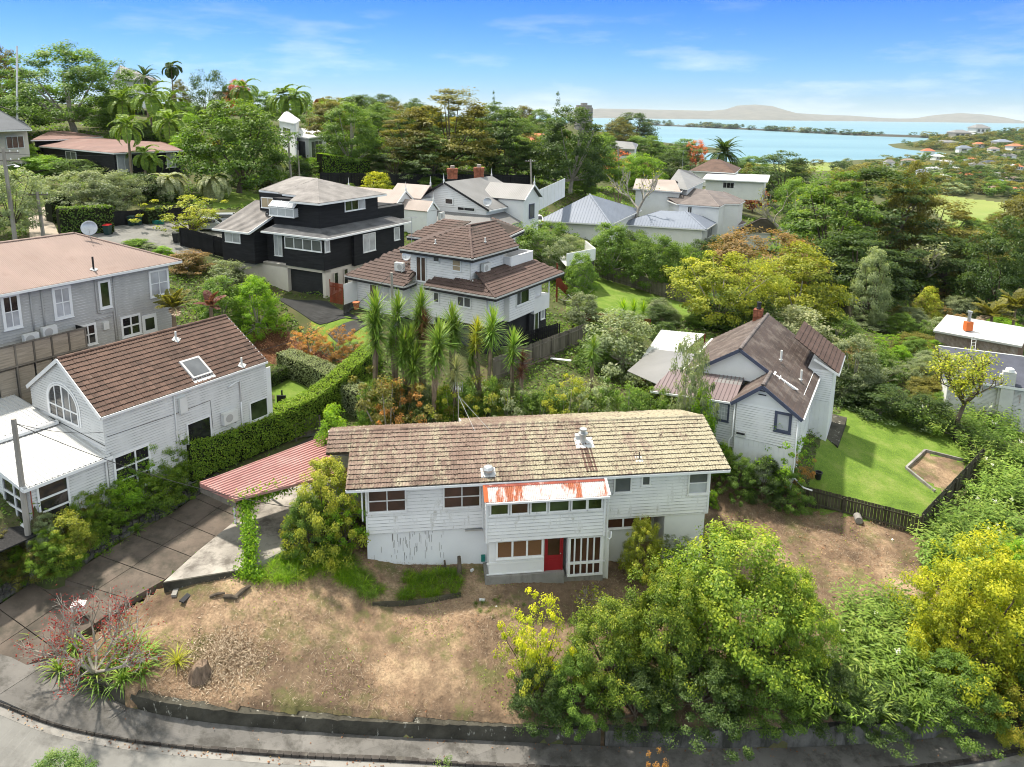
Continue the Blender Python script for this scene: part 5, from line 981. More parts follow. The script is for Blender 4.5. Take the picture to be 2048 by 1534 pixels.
og=MB();og.prism([fr.W(-.6,2.45,2.04),fr.W(0,2.45,2.55),fr.W(0,5.6,2.55),fr.W(-.6,5.6,2.04)],(0,0,.03));ogo=og.obj('glass_roof',X['glass_pale'],H4)
for q in(2.45,3.5,4.5,5.55):bar(fr.W(-.62,q,2.06),fr.W(0,q,2.57),.06,.05,'trim',ogo,'glazing_bar')
fG=fr.face('u',-.72);gd=MB();fG.box(gd,-1.4,2.95,-5.8,-3.3,.02,.1);gdo=gd.obj('garage_door',X['black_board'],H4)
for i in range(9):b=MB();fG.box(b,-1.2,2.9,-5.6+i*.252,-5.6+i*.252+.235,.1,.115);b.obj('panel',X['charcoal'],gdo)
fD=fr.face('v',-1.5);window(fD,-.1,.45,-5.2,-3.5,1,1,'cream','glass',H4,.05,sill=False);window(fD,1.2,1.75,-5.1,-3.4,1,1,'cream','glass',H4,.05,sill=False)
def shed(pts,mat,parent,th=.14,along=None):
    slab(pts,th,X[mat],parent,'roof');al=along or(Vector(pts[1])-Vector(pts[0]));ribbed(pts,al,COURSE,.2,X[mat],parent,'shingles',.005)
U=lambda u,v,w:fr.W(u,v,w)
tp=U(4.6,4.4,4.25);c1,c2,c3,c4=U(-.75,-.72,2.72),U(8.7,-.72,2.72),U(9.0,7.4,2.72),U(-.75,2.75,2.72)
shed([c1,c2,tp],'shingle',H4);shed([c4,c1,tp],'shingle',H4);shed([c2,c3,tp],'shingle',H4);shed([U(1.0,5.95,3.05),U(1.0,3.1,3.0),tp],'shingle',H4);shed([c3,U(1.0,5.95,3.05),tp],'shingle',H4);shed([c4,U(1.0,3.1,3.0),tp],'shingle',H4);shed([U(1.2,6.0,3.1),U(1.2,8.6,3.2),U(6,8.6,4.2),tp+Z*.05],'shingle',H4)
wallmass(fr,[(rect(.9,5.4,7,8.3),-.2,3.0)],bb,H4,'upper_wall')
bar(c1-Z*.1,c2-Z*.1,.1,.16,'trim',H4,'gutter');bar(c1-Z*.1,c4-Z*.1,.1,.16,'trim',H4,'gutter');bar(U(1.0,5.95,2.95),U(1.0,3.1,2.9),.1,.16,'trim',H4,'gutter');bar(U(1.2,6.0,3.0),U(1.2,8.6,3.1),.1,.16,'trim',H4,'gutter')
ridge(c1,tp,'shingle',H4,.08,1,False)
for q in([U(-1.75,-2.4,-.1),U(10.4,-2.4,-.1),U(10,.0,.32),U(-.0,.0,.32)],[U(-1.75,5.4,-.1),U(-1.75,-2.4,-.1),U(-.0,.0,.32),U(-.0,5.4,.32)]):shed(q,'shingle_dark',H4)
bar(U(-1.8,-2.45,-.16),U(10.4,-2.45,-.16),.1,.16,'trim',H4,'gutter');bar(U(-1.8,-2.45,-.16),U(-1.8,5.4,-.16),.1,.16,'trim',H4,'gutter')
shed([U(-2.7,5.95,-.2),U(-2.7,10.7,-.2),U(2.6,10.7,1.95),U(2.6,5.95,1.95)],'shingle',H4,along=fr.v);bar(U(-2.72,5.92,-.25),U(.9,5.92,1.2),.06,.22,'trim',H4,'barge_board');bar(U(-2.75,5.95,-.26),U(-2.75,10.7,-.26),.1,.16,'trim',H4,'gutter')
window(fr.face('u',-2.13),7.7,9.7,-1.4,-.5,2,1,'trim','glass_pale',H4,.07);window(fr.face('u',.87),6.2,8.0,1.6,2.6,2,1,'trim','glass_tan',H4,.07)
dish(U(-.2,5.9,.9),.4,(-.3,-.8,.4),'dark satellite dish at the left corner of the black house','charcoal',.25)
wallmass(fr,[(rect(8,0,12.5,5),-.2,1.25)],bb,H4,'parapet');bar(U(8,-.05,1.5),U(12.5,-.05,1.5),.06,.06,'black_fence',H4,'rail')
wallmass(fr,[(rect(5,-1.7,12,5),-6,-3.2)],X['cream'],H4,'base_wall')
# gate, wall and fence in front
p0,p1,p2=aty(660,602,59),aty(687,608,58.2),aty(724,604,60.5)
gt=thing('timber_gate','red brown vertical board gate between black house and white wall','gate',p0)
for i in range(11):q=p0.lerp(p1,i/11);b=MB();b.obox(Vector((q.x,q.y,14.2)),(p1-p0)*.075,Vector((.0,.03,0)),Z*(1.75+.25*(i==0)));b.obj('paling',X['red_timber'],gt)
bar(Vector((p0.x,p0.y+.05,14.6)),Vector((p1.x,p1.y+.05,14.6)),.04,.1,'red_timber',gt,'rail');bar(Vector((p0.x,p0.y+.05,15.6)),Vector((p1.x,p1.y+.05,15.6)),.04,.1,'red_timber',gt,'rail')
wt=thing('garden_wall','white rendered garden wall beside the red brown gate','wall',p1);b=MB();b.obox(Vector((p1.x+.05,p1.y,14.2)),Vector((p2.x-p1.x,p2.y-p1.y,0)),Vector((.05,.18,0)),Z*1.75);b.obj('render',X['trim'],wt);b=MB();b.obox(Vector((p1.x,p1.y-.1,13.2)),Vector((p2.x-p1.x,p2.y-p1.y,0)),Vector((.05,.4,0)),Z*.98);b.obj('stone_base',X['stonewall'],wt)
t=thing('flower_pot','terracotta pot below the white garden wall','pot',gz(aty(713,612,57.5)));b=MB();b.lathe(aty(713,618,57.5),[(.2,0),(.26,.5),(.32,.52),(.32,.6),(.2,.6)],12);b.obj('pot',X['terracotta'],t)
# ------------------------------------------------------------------ white two storey house with brown tile roofs
fr=W2=Fr((-.17,55.1,13.85),58.3);wm=X['white_brick_board']=M('white_board_wall',(.75,.74,.73),.05,.8,20,.6,.3,0,.05,60)
U=lambda u,v,w:fr.W(u,v,w)
H5=thing('house','white two storey house with brown tile hip roofs and dark trim, charcoal base','house',fr.W(2,4,-2),'houses')
wallmass(fr,[(rect(-2.3,.5,6,6.2),0,2.5),(rect(0,0,3.97,2),-.05,2.7),(rect(-2.8,8.6,3,13.6),-.4,2.2),(rect(-1.8,6.0,6,8.7),-.8,2.6)],wm,H5,'lower_wall')
wallmass(fr,[(rect(-1.8,2.45,2.9,8.5),2.4,5.15),(rect(2.8,4.4,8,8.5),2.4,5.6),(rect(1.5,8.4,7,10.5),2.4,5.6)],wm,H5,'upper_wall')
wallmass(fr,[(rect(-1.7,.7,5.8,8.5),-3.6,.0),(rect(-2.2,8.7,3,13.5),-3,-.4),(rect(3.9,.4,6.8,4),-3.2,-.1)],X['charcoal'],H5,'base_wall')
for ax,val,a0,a1,h0,h1 in(('u',-2.3,.5,6.2,0,2.45),('u',-1.8,2.45,8.5,2.5,5.1),('u',-1.8,6.2,8.6,-.8,2.5),('u',-2.8,8.6,13.6,-.4,2.15),('v',.5,-2.3,0,0,2.45),('v',0,0,3.97,0,2.65),('v',2.45,-1.8,2.9,3.2,5.1)):boards(fr.face(ax,val),a0,a1,h0,h1,.2,wm,H5)
fU,fUl,fW,fL=fr.face('u',-1.83),fr.face('u',-2.33),fr.face('u',-2.83),fr.face('v',-.03)
window(fU,6.85,7.85,2.65,4.7,2,1,'trim','glass_brown',H5,.06,.09);window(fU,5.45,6.1,4.45,5.1,1,1,'trim','glass_grey',H5,.06);window(fU,3.35,4.2,3.95,5.05,1,2,'trim','glass_tan',H5,.06,ys=[.38])
window(fUl,5.15,5.7,1.25,2.1,1,1,'trim','glass_grey',H5,.06);window(fUl,2.05,3.35,1.3,2.12,2,1,'trim','glass_grey',H5,.06,.1);window(fW,9.8,12.1,.7,2.0,3,1,'trim','glass_pale',H5,.06,gms=['glass_pale','glass_pale','glass_brown']);window(fL,.95,2.95,1.02,2.55,2,1,'trim','glass_green',H5,.07,xs=[.33],gms=['glass_grey','glass_green'])
b=MB();fr.face('u',-1.75).box(b,2.6,3.4,-2.6,-.4,0,.04);b.obj('door',X['glass_grey'],H5)
window(fr.face('v',.37),4.6,5.3,-2.6,-.45,1,1,'trim','glass_green',H5,.08);window(fr.face('v',.37),5.7,6.4,-1.3,-.3,1,1,'trim','glass_pale',H5,.08)
tl='tile_dark'
def hip(planes,parent,eaves,mat=tl,w=.33,l=.37,hips=(),trim='dark_trim'):
    for q,ed in planes:slab(q,.08,dk,parent,'roof_deck');tiles(q,ed,w,l,mat,parent)
    for p,q in eaves:bar(p-Z*.2,q-Z*.2,.06,.2,trim,parent,'fascia');bar(p-Z*.04,q-Z*.04,.14,.12,'grey_trim',parent,'gutter')
    for p,q in hips:ridge(p+Z*.04,q+Z*.04,mat,parent,.1,.4,False)
a_,b2,c_,d_=U(-2.5,9.0,5.25),U(-2.5,1.8,5.25),U(4.2,1.8,5.25),U(1.9,5.2,7.0)
hip([([a_,b2,d_],fr.v),([b2,c_,U(6.0,5.2,6.9),d_],fr.u),([a_,U(2,9,5.9),d_],fr.u),([U(1,8.2,5.6),U(1,11.2,5.6),U(4,9.5,6.9),U(4.0,6.5,7.0)],fr.v)],H5,[(a_,b2),(b2,c_),(U(1,8.2,5.6),U(1,11.2,5.6))],hips=[(b2,d_),(d_,U(6,5.2,6.9))])
e1=U(7.5,3.2,6.1);hip([([c_+fr.v*1.6+Z*.4,e1,U(7.5,6.5,6.9),U(5.6,5.4,6.95)],fr.u)],H5,[(c_+fr.v*1.6+Z*.4,e1)])
# skirt roof
k1,k2,k3=U(-2.9,-.6,2.62),U(8.0,-.6,2.62),U(-2.9,6.25,2.62)
hip([([k1,k2,U(6.5,2.3,3.9),U(-1.2,2.3,3.9)],fr.u),([k3,k1,U(-1.7,1.6,3.4),U(-1.8,6.0,3.1)],fr.v)],H5,[(k1,k2),(k1,k3)],hips=[(k1,U(-1.25,2.3,3.9))])
# wing roof
w1,w2,w3=U(-3.4,14.4,2.5),U(-3.4,7.9,2.4),U(.6,11.5,4.4)
hip([([w1,w2,U(-.2,8.5,4.3),w3],fr.v),([w1,U(3,14.4,2.5),w3],fr.u),([w2,U(-1.85,7.9,3.2),U(-.2,8.5,4.3)],fr.u)],H5,[(w1,w2),(w2,U(-1.85,7.9,2.5))],hips=[(w1,w3)])
# balconies
bb_=MB();bb_.prism([U(3.0,1.8,3.35),U(6.6,1.8,3.35),U(6.6,4.4,3.35),U(3.0,4.4,3.35)],(0,0,.12));bo=bb_.obj('balcony',wm,H5)
for p,q in((U(3.0,1.8,3.95),U(6.6,1.8,3.95)),(U(3.0,1.8,3.95),U(3.0,4.4,3.95)),(U(6.6,1.8,3.95),U(6.6,4.4,3.95))):bar(p,q,.14,1.0,'white_brick_board',bo,'parapet');bar(p+Z*.53,q+Z*.53,.2,.06,'trim',bo,'coping')
b=MB();fr.face('v',4.38).box(b,3.2,4.2,3.5,5.5,0,.05);b.obj('door',X['glass_pale'],H5);wallmass(fr,[(rect(4.1,.1,6.8,2.5),-.4,.9)],wm,H5,'lower_balcony');b=MB();b.obox(U(6.7,.1,.9),fr.u*.08,fr.v*.08,Z*1.6);b.obox(U(5.3,.1,.9),fr.u*.06,fr.v*.06,Z*1.6);b.obj('post',X['trim'],H5)
heatpump(fr.face('v',2.42),-.6,3.75,'white heat pump above the lower tile roof of the white two storey house',.1,.95,.75);heatpump(fU,9.0,3.3,'white heat pump at the left end of the white two storey house',.1,.9,.7)
dish(U(-1.2,9.4,4.1),.42,(-.3,-.9,.3),'grey satellite dish at the left end of the white two storey house','galv',.2)
for(u,v,w),lb in(((-1.3,6.3,5.75),'white vent pipe on the left slope of the upper brown tile roof'),((1.0,3.0,5.9),'white vent pipe on the right slope of the upper brown tile roof'),((-1.9,2.2,3.05),'white vent pipe on the lower skirt roof of the white house')):roofpipe(U(u,v,w),.45,.06,lb,'plastic',.12)
pipe([U(-1.85,2.5,5.1),U(-1.86,2.42,2.6)],.04,'grey_trim',H5);pipe([U(-2.34,.55,2.4),U(-2.34,.55,-.2)],.04,'grey_trim',H5)
dieaerial(U(-1.5,8.6,5.4),2.4,'thin stayed aerial at the left end of the white two storey house roof',5,(1,.5,0),.9)
st=thing('outdoor_stair','red brown timber stair behind the white house lawn','stair',G(1140,630));q=G(1143,628)
for i in range(7):b=MB();b.obox(q+Vector((-1.2+i*.3,3,2.1-i*.3)),(.3,0,0),(0,1.1,0),(0,0,.06));b.obj('tread',X['red_timber'],st)
for y in(3,4.1):b=MB();b.obox(q+Vector((-1.2,y,2.0)),Vector((2.1,0,-2.1)),Vector((0,.06,0)),Z*.9);b.obj('stringer',X['red_timber'],st)
b=MB();b.obox(q+Vector((-1.3,3,-.5)),(.12,0,0),(0,.12,0),Z*4.6);b.obox(q+Vector((-1.3,4.1,-.5)),(.12,0,0),(0,.12,0),Z*4.6);b.obj('post',X['red_timber'],st)
# ------------------------------------------------------------------ right: white house with blue window frames
fr=N_=Fr((17.40,40.82,9.0),61);U=lambda u,v,w:fr.W(u,v,w);wm=X['white_n']=M('white_weatherboard',(.78,.78,.77),.05,.8,20,.6,.3,0,.06,60,rnd=.03)
H6=thing('house','white house with slate blue window frames and dark brown pressed tile gables','house',U(5,3,-1),'houses')
wallmass(fr,[(rect(0,0,5,3.6),-1.5,3.5),(rect(0.4,3.5,9,6.2),-1.2,3.45),(rect(3,0.05,12,8.2),-3,3.6),(rect(8,-1.15,12,1),-3,3.85)],wm,H6)
fg=fr.face('u',0);fx=fr.face('u',.4)
boards(fg,0,3.6,1.15,3.5,.16,wm,H6,True);boards(fg,0,3.6,-1.5,1.13,.3,wm,H6,True,vertical=True,name='vertical_board');boards(fx,3.6,6.2,-.6,3.4,.16,wm,H6,True);boards(fr.face('v',0),0,8,.8,3.5,.16,wm,H6)
fw_=fr.face('u',8);boards(fw_,-1.15,.05,1.6,3.8,.16,wm,H6);boards(fw_,-1.15,.05,-1.6,1.58,.3,wm,H6,True,vertical=True,name='vertical_board')
b=MB();b.prism([U(0,-.05,3.48),U(0,3.7,3.48),U(0,2.1,4.92)],fr.u*3.2);b.obj('gable',wm,H6);b=MB();b.prism([U(2.6,0.4,4.0),U(2.6,7.6,4.0),U(2.6,4.1,5.95)],fr.u*.2);b.obj('gable',wm,H6)
window(fg,.3,1.3,2.1,3.4,1,1,'blue_trim','glass_pale',H6,.16,.05,.05);window(fx,4.1,5.62,1.85,3.1,2,1,'blue_trim','glass_pale',H6,.1,.09,.05,xs=[.5],label='window with white lattice bars')
lat=MB()
for q in range(1,8):a=4.22+q*.165;fx.box(lat,a,a+.018,1.98,2.98,.052,.06)
for q in range(1,4):h=1.95+q*.27;fx.box(lat,4.2,5.5,h,h+.018,.052,.062)
lat.obj('lattice_bars',X['trim'],H6);b=MB();fx.box(b,3.75,4.5,-.9,.2,0,.05);b.obj('garage_door',X['blue_trim'],H6)
b=MB();fg.box(b,2.9,3.5,1.25,1.6,.02,.16);b.obj('meter_box',X['plastic'],H6);b=MB();b.lathe(fg.p(2.95,1.5,.2),[(.06,0),(.06,.5)],8,0,fr.v);b.obj('lamp',X['black_plastic'],H6)
b=MB()
for h in(4.25,4.5):fg.box(b,1.9,2.35,h,h+.03,.02,.12)
b.obj('gable_bracket',X['charcoal'],H6)
pipe([fg.p(3.7,3.4,.1),fg.p(3.72,1.2,.1),fg.p(3.9,.9,.1),fg.p(3.9,-1,.1)],.05,'trim',H6);pipe([fr.W(-.06,-.05,3.4),fr.W(-.06,-.05,-.6),fr.W(.2,-.7,-1.3),fr.W(.3,-1.2,-1.4)],.05,'trim',H6)
def pt(pts,along,mat='decra',parent=H6,prof=COURSE,pitch=.37,th=.1):slab(pts,th,X[mat],parent,'roof');ribbed(pts,along,prof,pitch,X[mat],parent,'tile_courses',.004)
sl_=.70
gA,gB=U(-.35,-.32,3.32),U(-.35,2.1,4.98)
(pt([gA,U(2.35,-.32,3.32),U(2.35,2.1,4.98),gB],fr.u),pt([U(2.35,-.32,3.32),U(12.2,-.32,3.32),U(12.2,4.1,6.2),U(2.35,4.1,6.2)],fr.u))
pt([gB,U(3.0,2.1,4.98),U(3.0,3.9,3.5),U(-.35,3.9,3.5)],fr.u);pt([U(2.35,4.1,6.2),U(12.2,4.1,6.2),U(12.2,8.6,3.2),U(2.35,8.6,3.2)],fr.u)
ridge(U(2.3,4.1,6.22),U(12.2,4.1,6.22),'tile_grey',H6,.1,.42);ridge(gB+Z*.02,U(2.4,2.1,5.0),'tile_grey',H6,.1,.42)
for p,q in((gA,gB),(gB,U(-.35,3.9,3.5)),(U(2.3,2.1,4.98),U(2.3,4.1,6.2)),(U(2.3,4.1,6.2),U(2.3,8.3,3.4))):bar(p-Z*.1-fr.u*.03,q-Z*.1-fr.u*.03,.05,.22,'blue_trim',H6,'barge_board')
bar(U(-.3,-.38,3.25),U(8,-.38,3.25),.1,.12,'trim',H6,'gutter')
# lean-to trough iron roof at the left
lp=[U(-.05,3.75,3.42),U(-.05,9.2,3.1),U(2.55,8.6,3.9),U(2.55,3.75,4.2)];slab(lp,.06,X['grey_tin'],H6,'lean_to_roof');ribbed(lp,fr.u,TRAY,.26,M('purple_brown_tray_roof',(.2,.15,.15),.15,.5,12,.5),H6);bar(lp[0]-Z*.08-fr.u*.05,lp[1]-Z*.08-fr.u*.05,.1,.12,'trim',H6,'gutter')
for q in([U(.8,8.3,3.1),U(4,12.3,2.6),U(9,12.0,2.9),U(7,8.0,3.8)],):slab(q,.05,X['grey_tin'],H6,'porch_roof')
pg=[atz(1283,716,11.4),atz(1322,660,11.6),atz(1409,668,11.7),atz(1345,722,11.5)];pgt=thing('pergola','clear corrugated pergola roof behind the white house, timber rails under it','pergola',gz(pg[0]));slab(pg,.04,X['white_metal'],pgt,'roof_sheet');ribbed(pg,pg[1]-pg[0],CORR,.3,X['white_metal'],pgt)
for p in pg:b=MB();b.obox(Vector((p.x,p.y,Hh(p.x,p.y)-.2)),(.1,0,0),(0,.1,0),Z*(p.z-Hh(p.x,p.y)+.18));b.obj('post',X['red_timber'],pgt)
bar(pg[0]-Z*1.6,pg[3]-Z*1.6,.08,.9,'red_timber',pgt,'rail')
# tiled wing to the right
wq=[U(7.6,-1.5,3.78),U(12.5,-1.5,3.78),U(12.5,1.9,5.6),U(7.6,1.9,5.6)];slab([U(8,-1.5,3.82),U(8,1.5,5.9),U(12.4,1.5,5.9),U(12.4,-1.5,3.82)],.08,dk,H6,'roof_deck');tiles([U(7.7,-1.5,3.82),U(7.7,1.5,5.9),U(12.4,1.5,5.9),U(12.4,-1.5,3.82)],fr.u,.3,.33,'tile_dark',H6);bar(U(7.68,-1.55,3.75),U(7.68,.1,4.6),.05,.15,'trim',H6,'barge_board');bar(U(7.68,-1.56,3.72),U(12.4,-1.56,3.72),.1,.12,'trim',H6,'gutter')
t=thing('chimney','red brick chimney with dark pot at the ridge of the dark brown roof','chimney',U(11.6,4.6,5.2));b=MB()
for i in range(11):
    for j in range(4):a=(0,1,2,3)[j];c=U(11.4,4.4,5.5+i*.1);dx,dy=((0,0),(.33,0),(.33,.33),(0,.33))[(j+i)%4];b=MB();b.obox(c+fr.u*dx+fr.v*dy,fr.u*.31,fr.v*.31,Z*.088);b.obj('brick',X['brick'],t)
b=MB();b.lathe(U(11.7,4.7,6.6),[(.16,0),(.2,.1),(.15,.15),(.16,.5),(.2,.55)],10);b.obj('chimney_pot',X['charcoal'],t)
for(u,v,w),lb in(((5.0,1.9,5.0),'tall thin white vent pipe in the middle of the dark brown pressed tile roof'),((4.6,.5,4.0),'white bent vent pipe near the gutter of the dark brown pressed tile roof')):roofpipe(U(u,v,w),.75,.07,lb,'plastic',.12)
# concrete terrace and steps
b=MB();b.prism([atz(x,y,7.6)for x,y in((1600,862),(1640,868),(1676,892),(1694,835),(1655,825))],Z*-1.4);tag(b.obj('terrace',X['oldwall']),kind='structure');b=MB();b.prism([atz(x,y,7.0)for x,y in((1672,905),(1694,912),(1694,885),(1676,880))],Z*-1);tag(b.obj('terrace',X['oldwall']),kind='structure');stt=tag(thing('steps',None,None),kind='structure')
for i in range(7):p=atz(1606-i*1.2,880+i*12.5,7.35-i*.14);b=MB();b.obox(p-Z*.6,fr.v*-1.25,-fr.u*.5,Z*.6);b.obj('step',X['oldwall'],stt)
# ------------------------------------------------------------------ right edge: low white brick house with slate roof and chimney breast
fr=C_=Fr((39.70,56.0,5.17),-25);U=lambda u,v,w:fr.W(u,v,w);H7=thing('house','low white painted brick house with slate blue shingle roof and broad chimney','house',U(2,2,0),'houses')
wallmass(fr,[(rect(-3.2,0,9,7.5),-2,3.55)],wm,H7);f0=fr.face('v',0);boards(f0,-3.2,9,-.8,3.4,.11,M('flaking_white_brick',(.7,.69,.66),.08,1,20,.8,stain=(.35,.2,.15),sscale=1.5,slo=.6,shi=.66),H7,name='brick_course')
q=[U(-3.7,-.5,3.75),U(9.5,-.5,3.75),U(9.5,4.6,4.95),U(-3.7,4.6,4.95)];slab(q,.12,X['slate_blue'],H7,'roof');ribbed(q,fr.u,COURSE,.25,X['slate_blue'],H7,'shingles',.005);slab([U(-3.7,4.6,4.95),U(9.5,4.6,4.95),U(9.5,8,3.9),U(-3.7,8,3.9)],.12,X['slate_blue'],H7,'roof');bar(q[0]-Z*.12,q[1]-Z*.12,.12,.2,'trim',H7,'gutter');bar(q[3]+Z*.03,q[2]+Z*.03,.2,.05,'white_metal',H7,'ridge_flashing')
ch=MB();f0.box(ch,.45,1.35,-.9,4.9,0,.5);f0.box(ch,.3,.5,-.9,4.6,0,.3);co=ch.obj('chimney_breast',M('white_render_stained',(.6,.59,.57),.1,1,20,.8,stain=(.4,.25,.2),sscale=1.2,slo=.62,shi=.7),H7);b=MB();b.lathe(f0.p(.9,4.9,.25),[(.34,0),(.3,.25),(.15,.34)],12);b.obj('chimney_pot',X['trim'],co)
dieaerial(U(2.9,3.9,4.7),2.4,'old television aerial with curled rods on the slate shingle roof at the right edge',7,(.9,-.4,0),1.9,'galv')
# brick house behind it with flat pale roof, ladder and orange chimney
h8=[aty(1872,660,74),aty(2010,676,70)];p,q=h8;dvec=Vector((q.x-p.x,q.y-p.y,0));back=Vector((-dvec.y,dvec.x,0)).normalized();H8=thing('house','low brown brick house with flat pale roof behind the slate roofed house','house',Vector((p.x,p.y,2)),'houses')
b=MB();b.obox(Vector((p.x,p.y,1.5)),dvec*1.2,back*6,Z*(p.z-1.5-.2));b.obj('wall',X['brown_brick'],H8);fcb=Face(Vector((p.x,p.y,0)),dvec.normalized(),-back);boards(fcb,0,dvec.length*1.2,p.z-2.6,p.z-.25,.09,X['brown_brick'],H8,name='brick_course')
slab([p-back*.5-dvec*.03+Z*.05,p+dvec*1.25-back*.5+Z*.05,p+dvec*1.25+back*6.5+Z*.35,p+back*6.5-dvec*.03+Z*.35],.2,X['grey_trim'],H8,'roof')
lad=thing('ladder','pale ladder leaning on the brown brick wall below the flat roof','ladder',aty(1950,702,71));l0,l1=aty(1941,702,70.6),aty(1945,668,71.5)
for s in(0,.45):b=MB();b.tube([l0+Vector((s,0,0)),l1+Vector((s,0,0))],.03,5);b.obj('rail',X['plastic'],lad)
for i in range(1,6):b=MB();r=l0.lerp(l1,i/6);b.tube([r,r+Vector((.45,0,0))],.025,5);b.obj('rung',X['plastic'],lad)
c=aty(1932,662,73);t=thing('chimney','orange chimney box with grey flue on the flat pale roof','chimney',c);b=MB();b.obox(c,(.7,0,0),(0,.6,0),Z*.95);b.obj('box',X['orange'],t);b=MB();b.lathe(c+Vector((.35,.3,.95)),[(.17,0),(.17,.9),(.24,.95),(.24,1.15)],10);b.obj('flue',X['galv'],t)
# ------------------------------------------------------------------ villa behind the white house
fr=V_=Fr((-3.02,86.0,18.79),60);U=lambda u,v,w:fr.W(u,v,w);H9=thing('house','white villa with grey iron gables, finials and two brick chimneys','house',U(5,5,-3),'houses')
wallmass(fr,[(rect(0.1,.2,11,10.8),-3.4,.1),(rect(4.2,-2.6,8.2,1),-3.6,.9),(rect(-6,9.4,-2,18),-3,.2),(rect(-5,5.3,-3,9.5),-3,-.2),(rect(-2.4,8.2,.4,13),-3,.8)],wm,H9)
b=MB();b.prism([U(.1,0,0),U(.1,11.2,0),U(.1,6.2,2.75)],fr.u*.3);b.obj('gable',wm,H9);boards(fr.face('u',.09),0,11,-.2,2.7,.22,wm,H9,clip=lambda h:(.1,10.9)if h<0 else(h/2.75*6.1+.1,10.9-h/2.75*4.8))
def tin(pts,along,mat='grey_tin',prof=CORR,pitch=.25,parent=H9):slab(pts,.07,X[mat],parent,'roof');ribbed(pts,along,prof,pitch,X[mat],parent)
tin([U(-.3,-.4,-.1),U(11,-.4,-.1),U(11,6.2,2.9),U(-.3,6.2,2.9)],fr.v);tin([U(-.3,6.2,2.9),U(11,6.2,2.9),U(11,11.6,-.1),U(-.3,11.6,-.1)],fr.v)
tin([U(3.8,-3.0,.9),U(3.8,3.5,.9),U(6.2,3.5,2.6),U(6.2,-3.0,2.6)],fr.u);tin([U(8.6,-3.0,.9),U(8.6,3.5,.9),U(6.2,3.5,2.6),U(6.2,-3.0,2.6)],fr.u)
b=MB();b.prism([U(4.2,-2.65,.8),U(8.2,-2.65,.8),U(6.2,-2.65,2.4)],fr.v*.1);b.obj('gable',wm,H9);window(fr.face('v',-2.63),5.6,6.9,-1.6,.2,1,1,'blue_trim','glass_grey',H9,.1)
for p,q in((U(3.8,-3.05,.85),U(6.2,-3.05,2.6)),(U(8.6,-3.05,.85),U(6.2,-3.05,2.6))):bar(p,q,.06,.2,'trim',H9,'barge_board')
bar(U(-.33,-.4,-.15),U(-.33,6.2,2.85),.05,.25,'dark_trim',H9,'barge_board');bar(U(-.33,11.6,-.15),U(-.33,6.2,2.85),.05,.25,'dark_trim',H9,'barge_board');bar(U(-.3,-.45,-.2),U(3.8,-.45,-.2),.12,.15,'trim',H9,'gutter')
tin([U(-2.9,-2.4,-1.9),U(.1,-.3,-.8),U(.1,8,-.8),U(-2.9,8,-1.9)],fr.u);tin([U(-2.9,-2.4,-1.9),U(4.2,-2.4,-1.9),U(4.2,.1,-.8),U(.1,.1,-.8)],fr.v);bar(U(-2.95,-2.45,-2),U(-2.95,8,-2),.1,.14,'trim',H9,'gutter');wallmass(fr,[(rect(-2.6,-2,4.2,8),-4.5,-1.95)],wm,H9)
window(fr.face('u',.06),5.0,6.3,.1,.95,1,1,'trim','glass',H9,.14,sill=False);window(fr.face('u',.06),1.8,4.4,-.5,.0,2,1,'trim','glass',H9,.08,xs=[.62],sill=False)
for(u0,u1,v0,v1,wr,we)in((-6.2,-1.8,9.2,18.5,1.95,.2),(-5.2,-2.8,5.1,9.6,.95,-.15)):
    um=(u0+u1)/2;tin([U(u0,v0,we),U(um,v0,wr),U(um,v1,wr),U(u0,v1,we)],fr.u,'tin_tan');tin([U(u1,v0,we),U(um,v0,wr),U(um,v1,wr),U(u1,v1,we)],fr.u,'tin_tan');b=MB();b.prism([U(u0+.3,v0+.15,we),U(u1-.3,v0+.15,we),U(um,v0+.15,wr-.15)],fr.v*.1);b.obj('gable',wm,H9)
    for q in(u0,u1):bar(U(q,v0-.04,we-.05),U(um,v0-.04,wr-.05),.06,.2,'trim',H9,'barge_board')
tin([U(-2.6,8,.9),U(-.6,8,2.4),U(-.6,13.2,2.4),U(-2.6,13.2,.9)],fr.u,'tin_tan');tin([U(.9,8,.9),U(-.6,8,2.4),U(-.6,13.2,2.4),U(.9,13.2,.9)],fr.u,'tin_tan')
for P in(U(-4,9.2,1.9),U(-4,18.4,1.9),U(-4,5.1,.9),U(-.3,6.2,2.85),U(-.6,8,2.4),U(6.2,-3,2.6),U(10.9,6.2,2.8)):b=MB();b.lathe(P,[(.1,-.1),(.12,.3),(.05,.5),(.015,1.15)],6);b.obj('finial',X['trim'],H9)
heatpump(fr.face('v',5.2),-3.0,-1.3,'heat pump under the small gable of the white villa',.05,1.0,.8)
dish(U(.5,.3,-.0),.55,(-.2,-.9,.3),'round satellite dish at the near eave of the white villa','galv',.6)
for P,lb in((aty(905,362,97),'left brick chimney of the white villa with round pot'),(aty(958,360,97),'right brick chimney of the white villa')):
    t=thing('chimney',lb,'chimney',P,'villa chimneys');b=MB();b.obox(P-Vector((.6,.5,1.2)),(1.2,0,0),(0,.9,0),Z*1.5);b.obj('stack',X['charcoal'],t)
    for i in range(5):
        for j in range(3):
            e=.12 if i in(3,4)else .06;b=MB();b.obox(P+Vector((-.6-e+j*(.4+e*.67),-.5-e,.32+i*.28)),(.38+e*.6,0,0),(0,.9+2*e,0),Z*.26);b.obj('brick',X['brick'],t)
    b=MB();b.lathe(P+Vector((0,0,1.7)),[(.3,0),(.3,.35),(.22,.4)],10);b.obj('chimney_pot',X['pole_wood'],t)
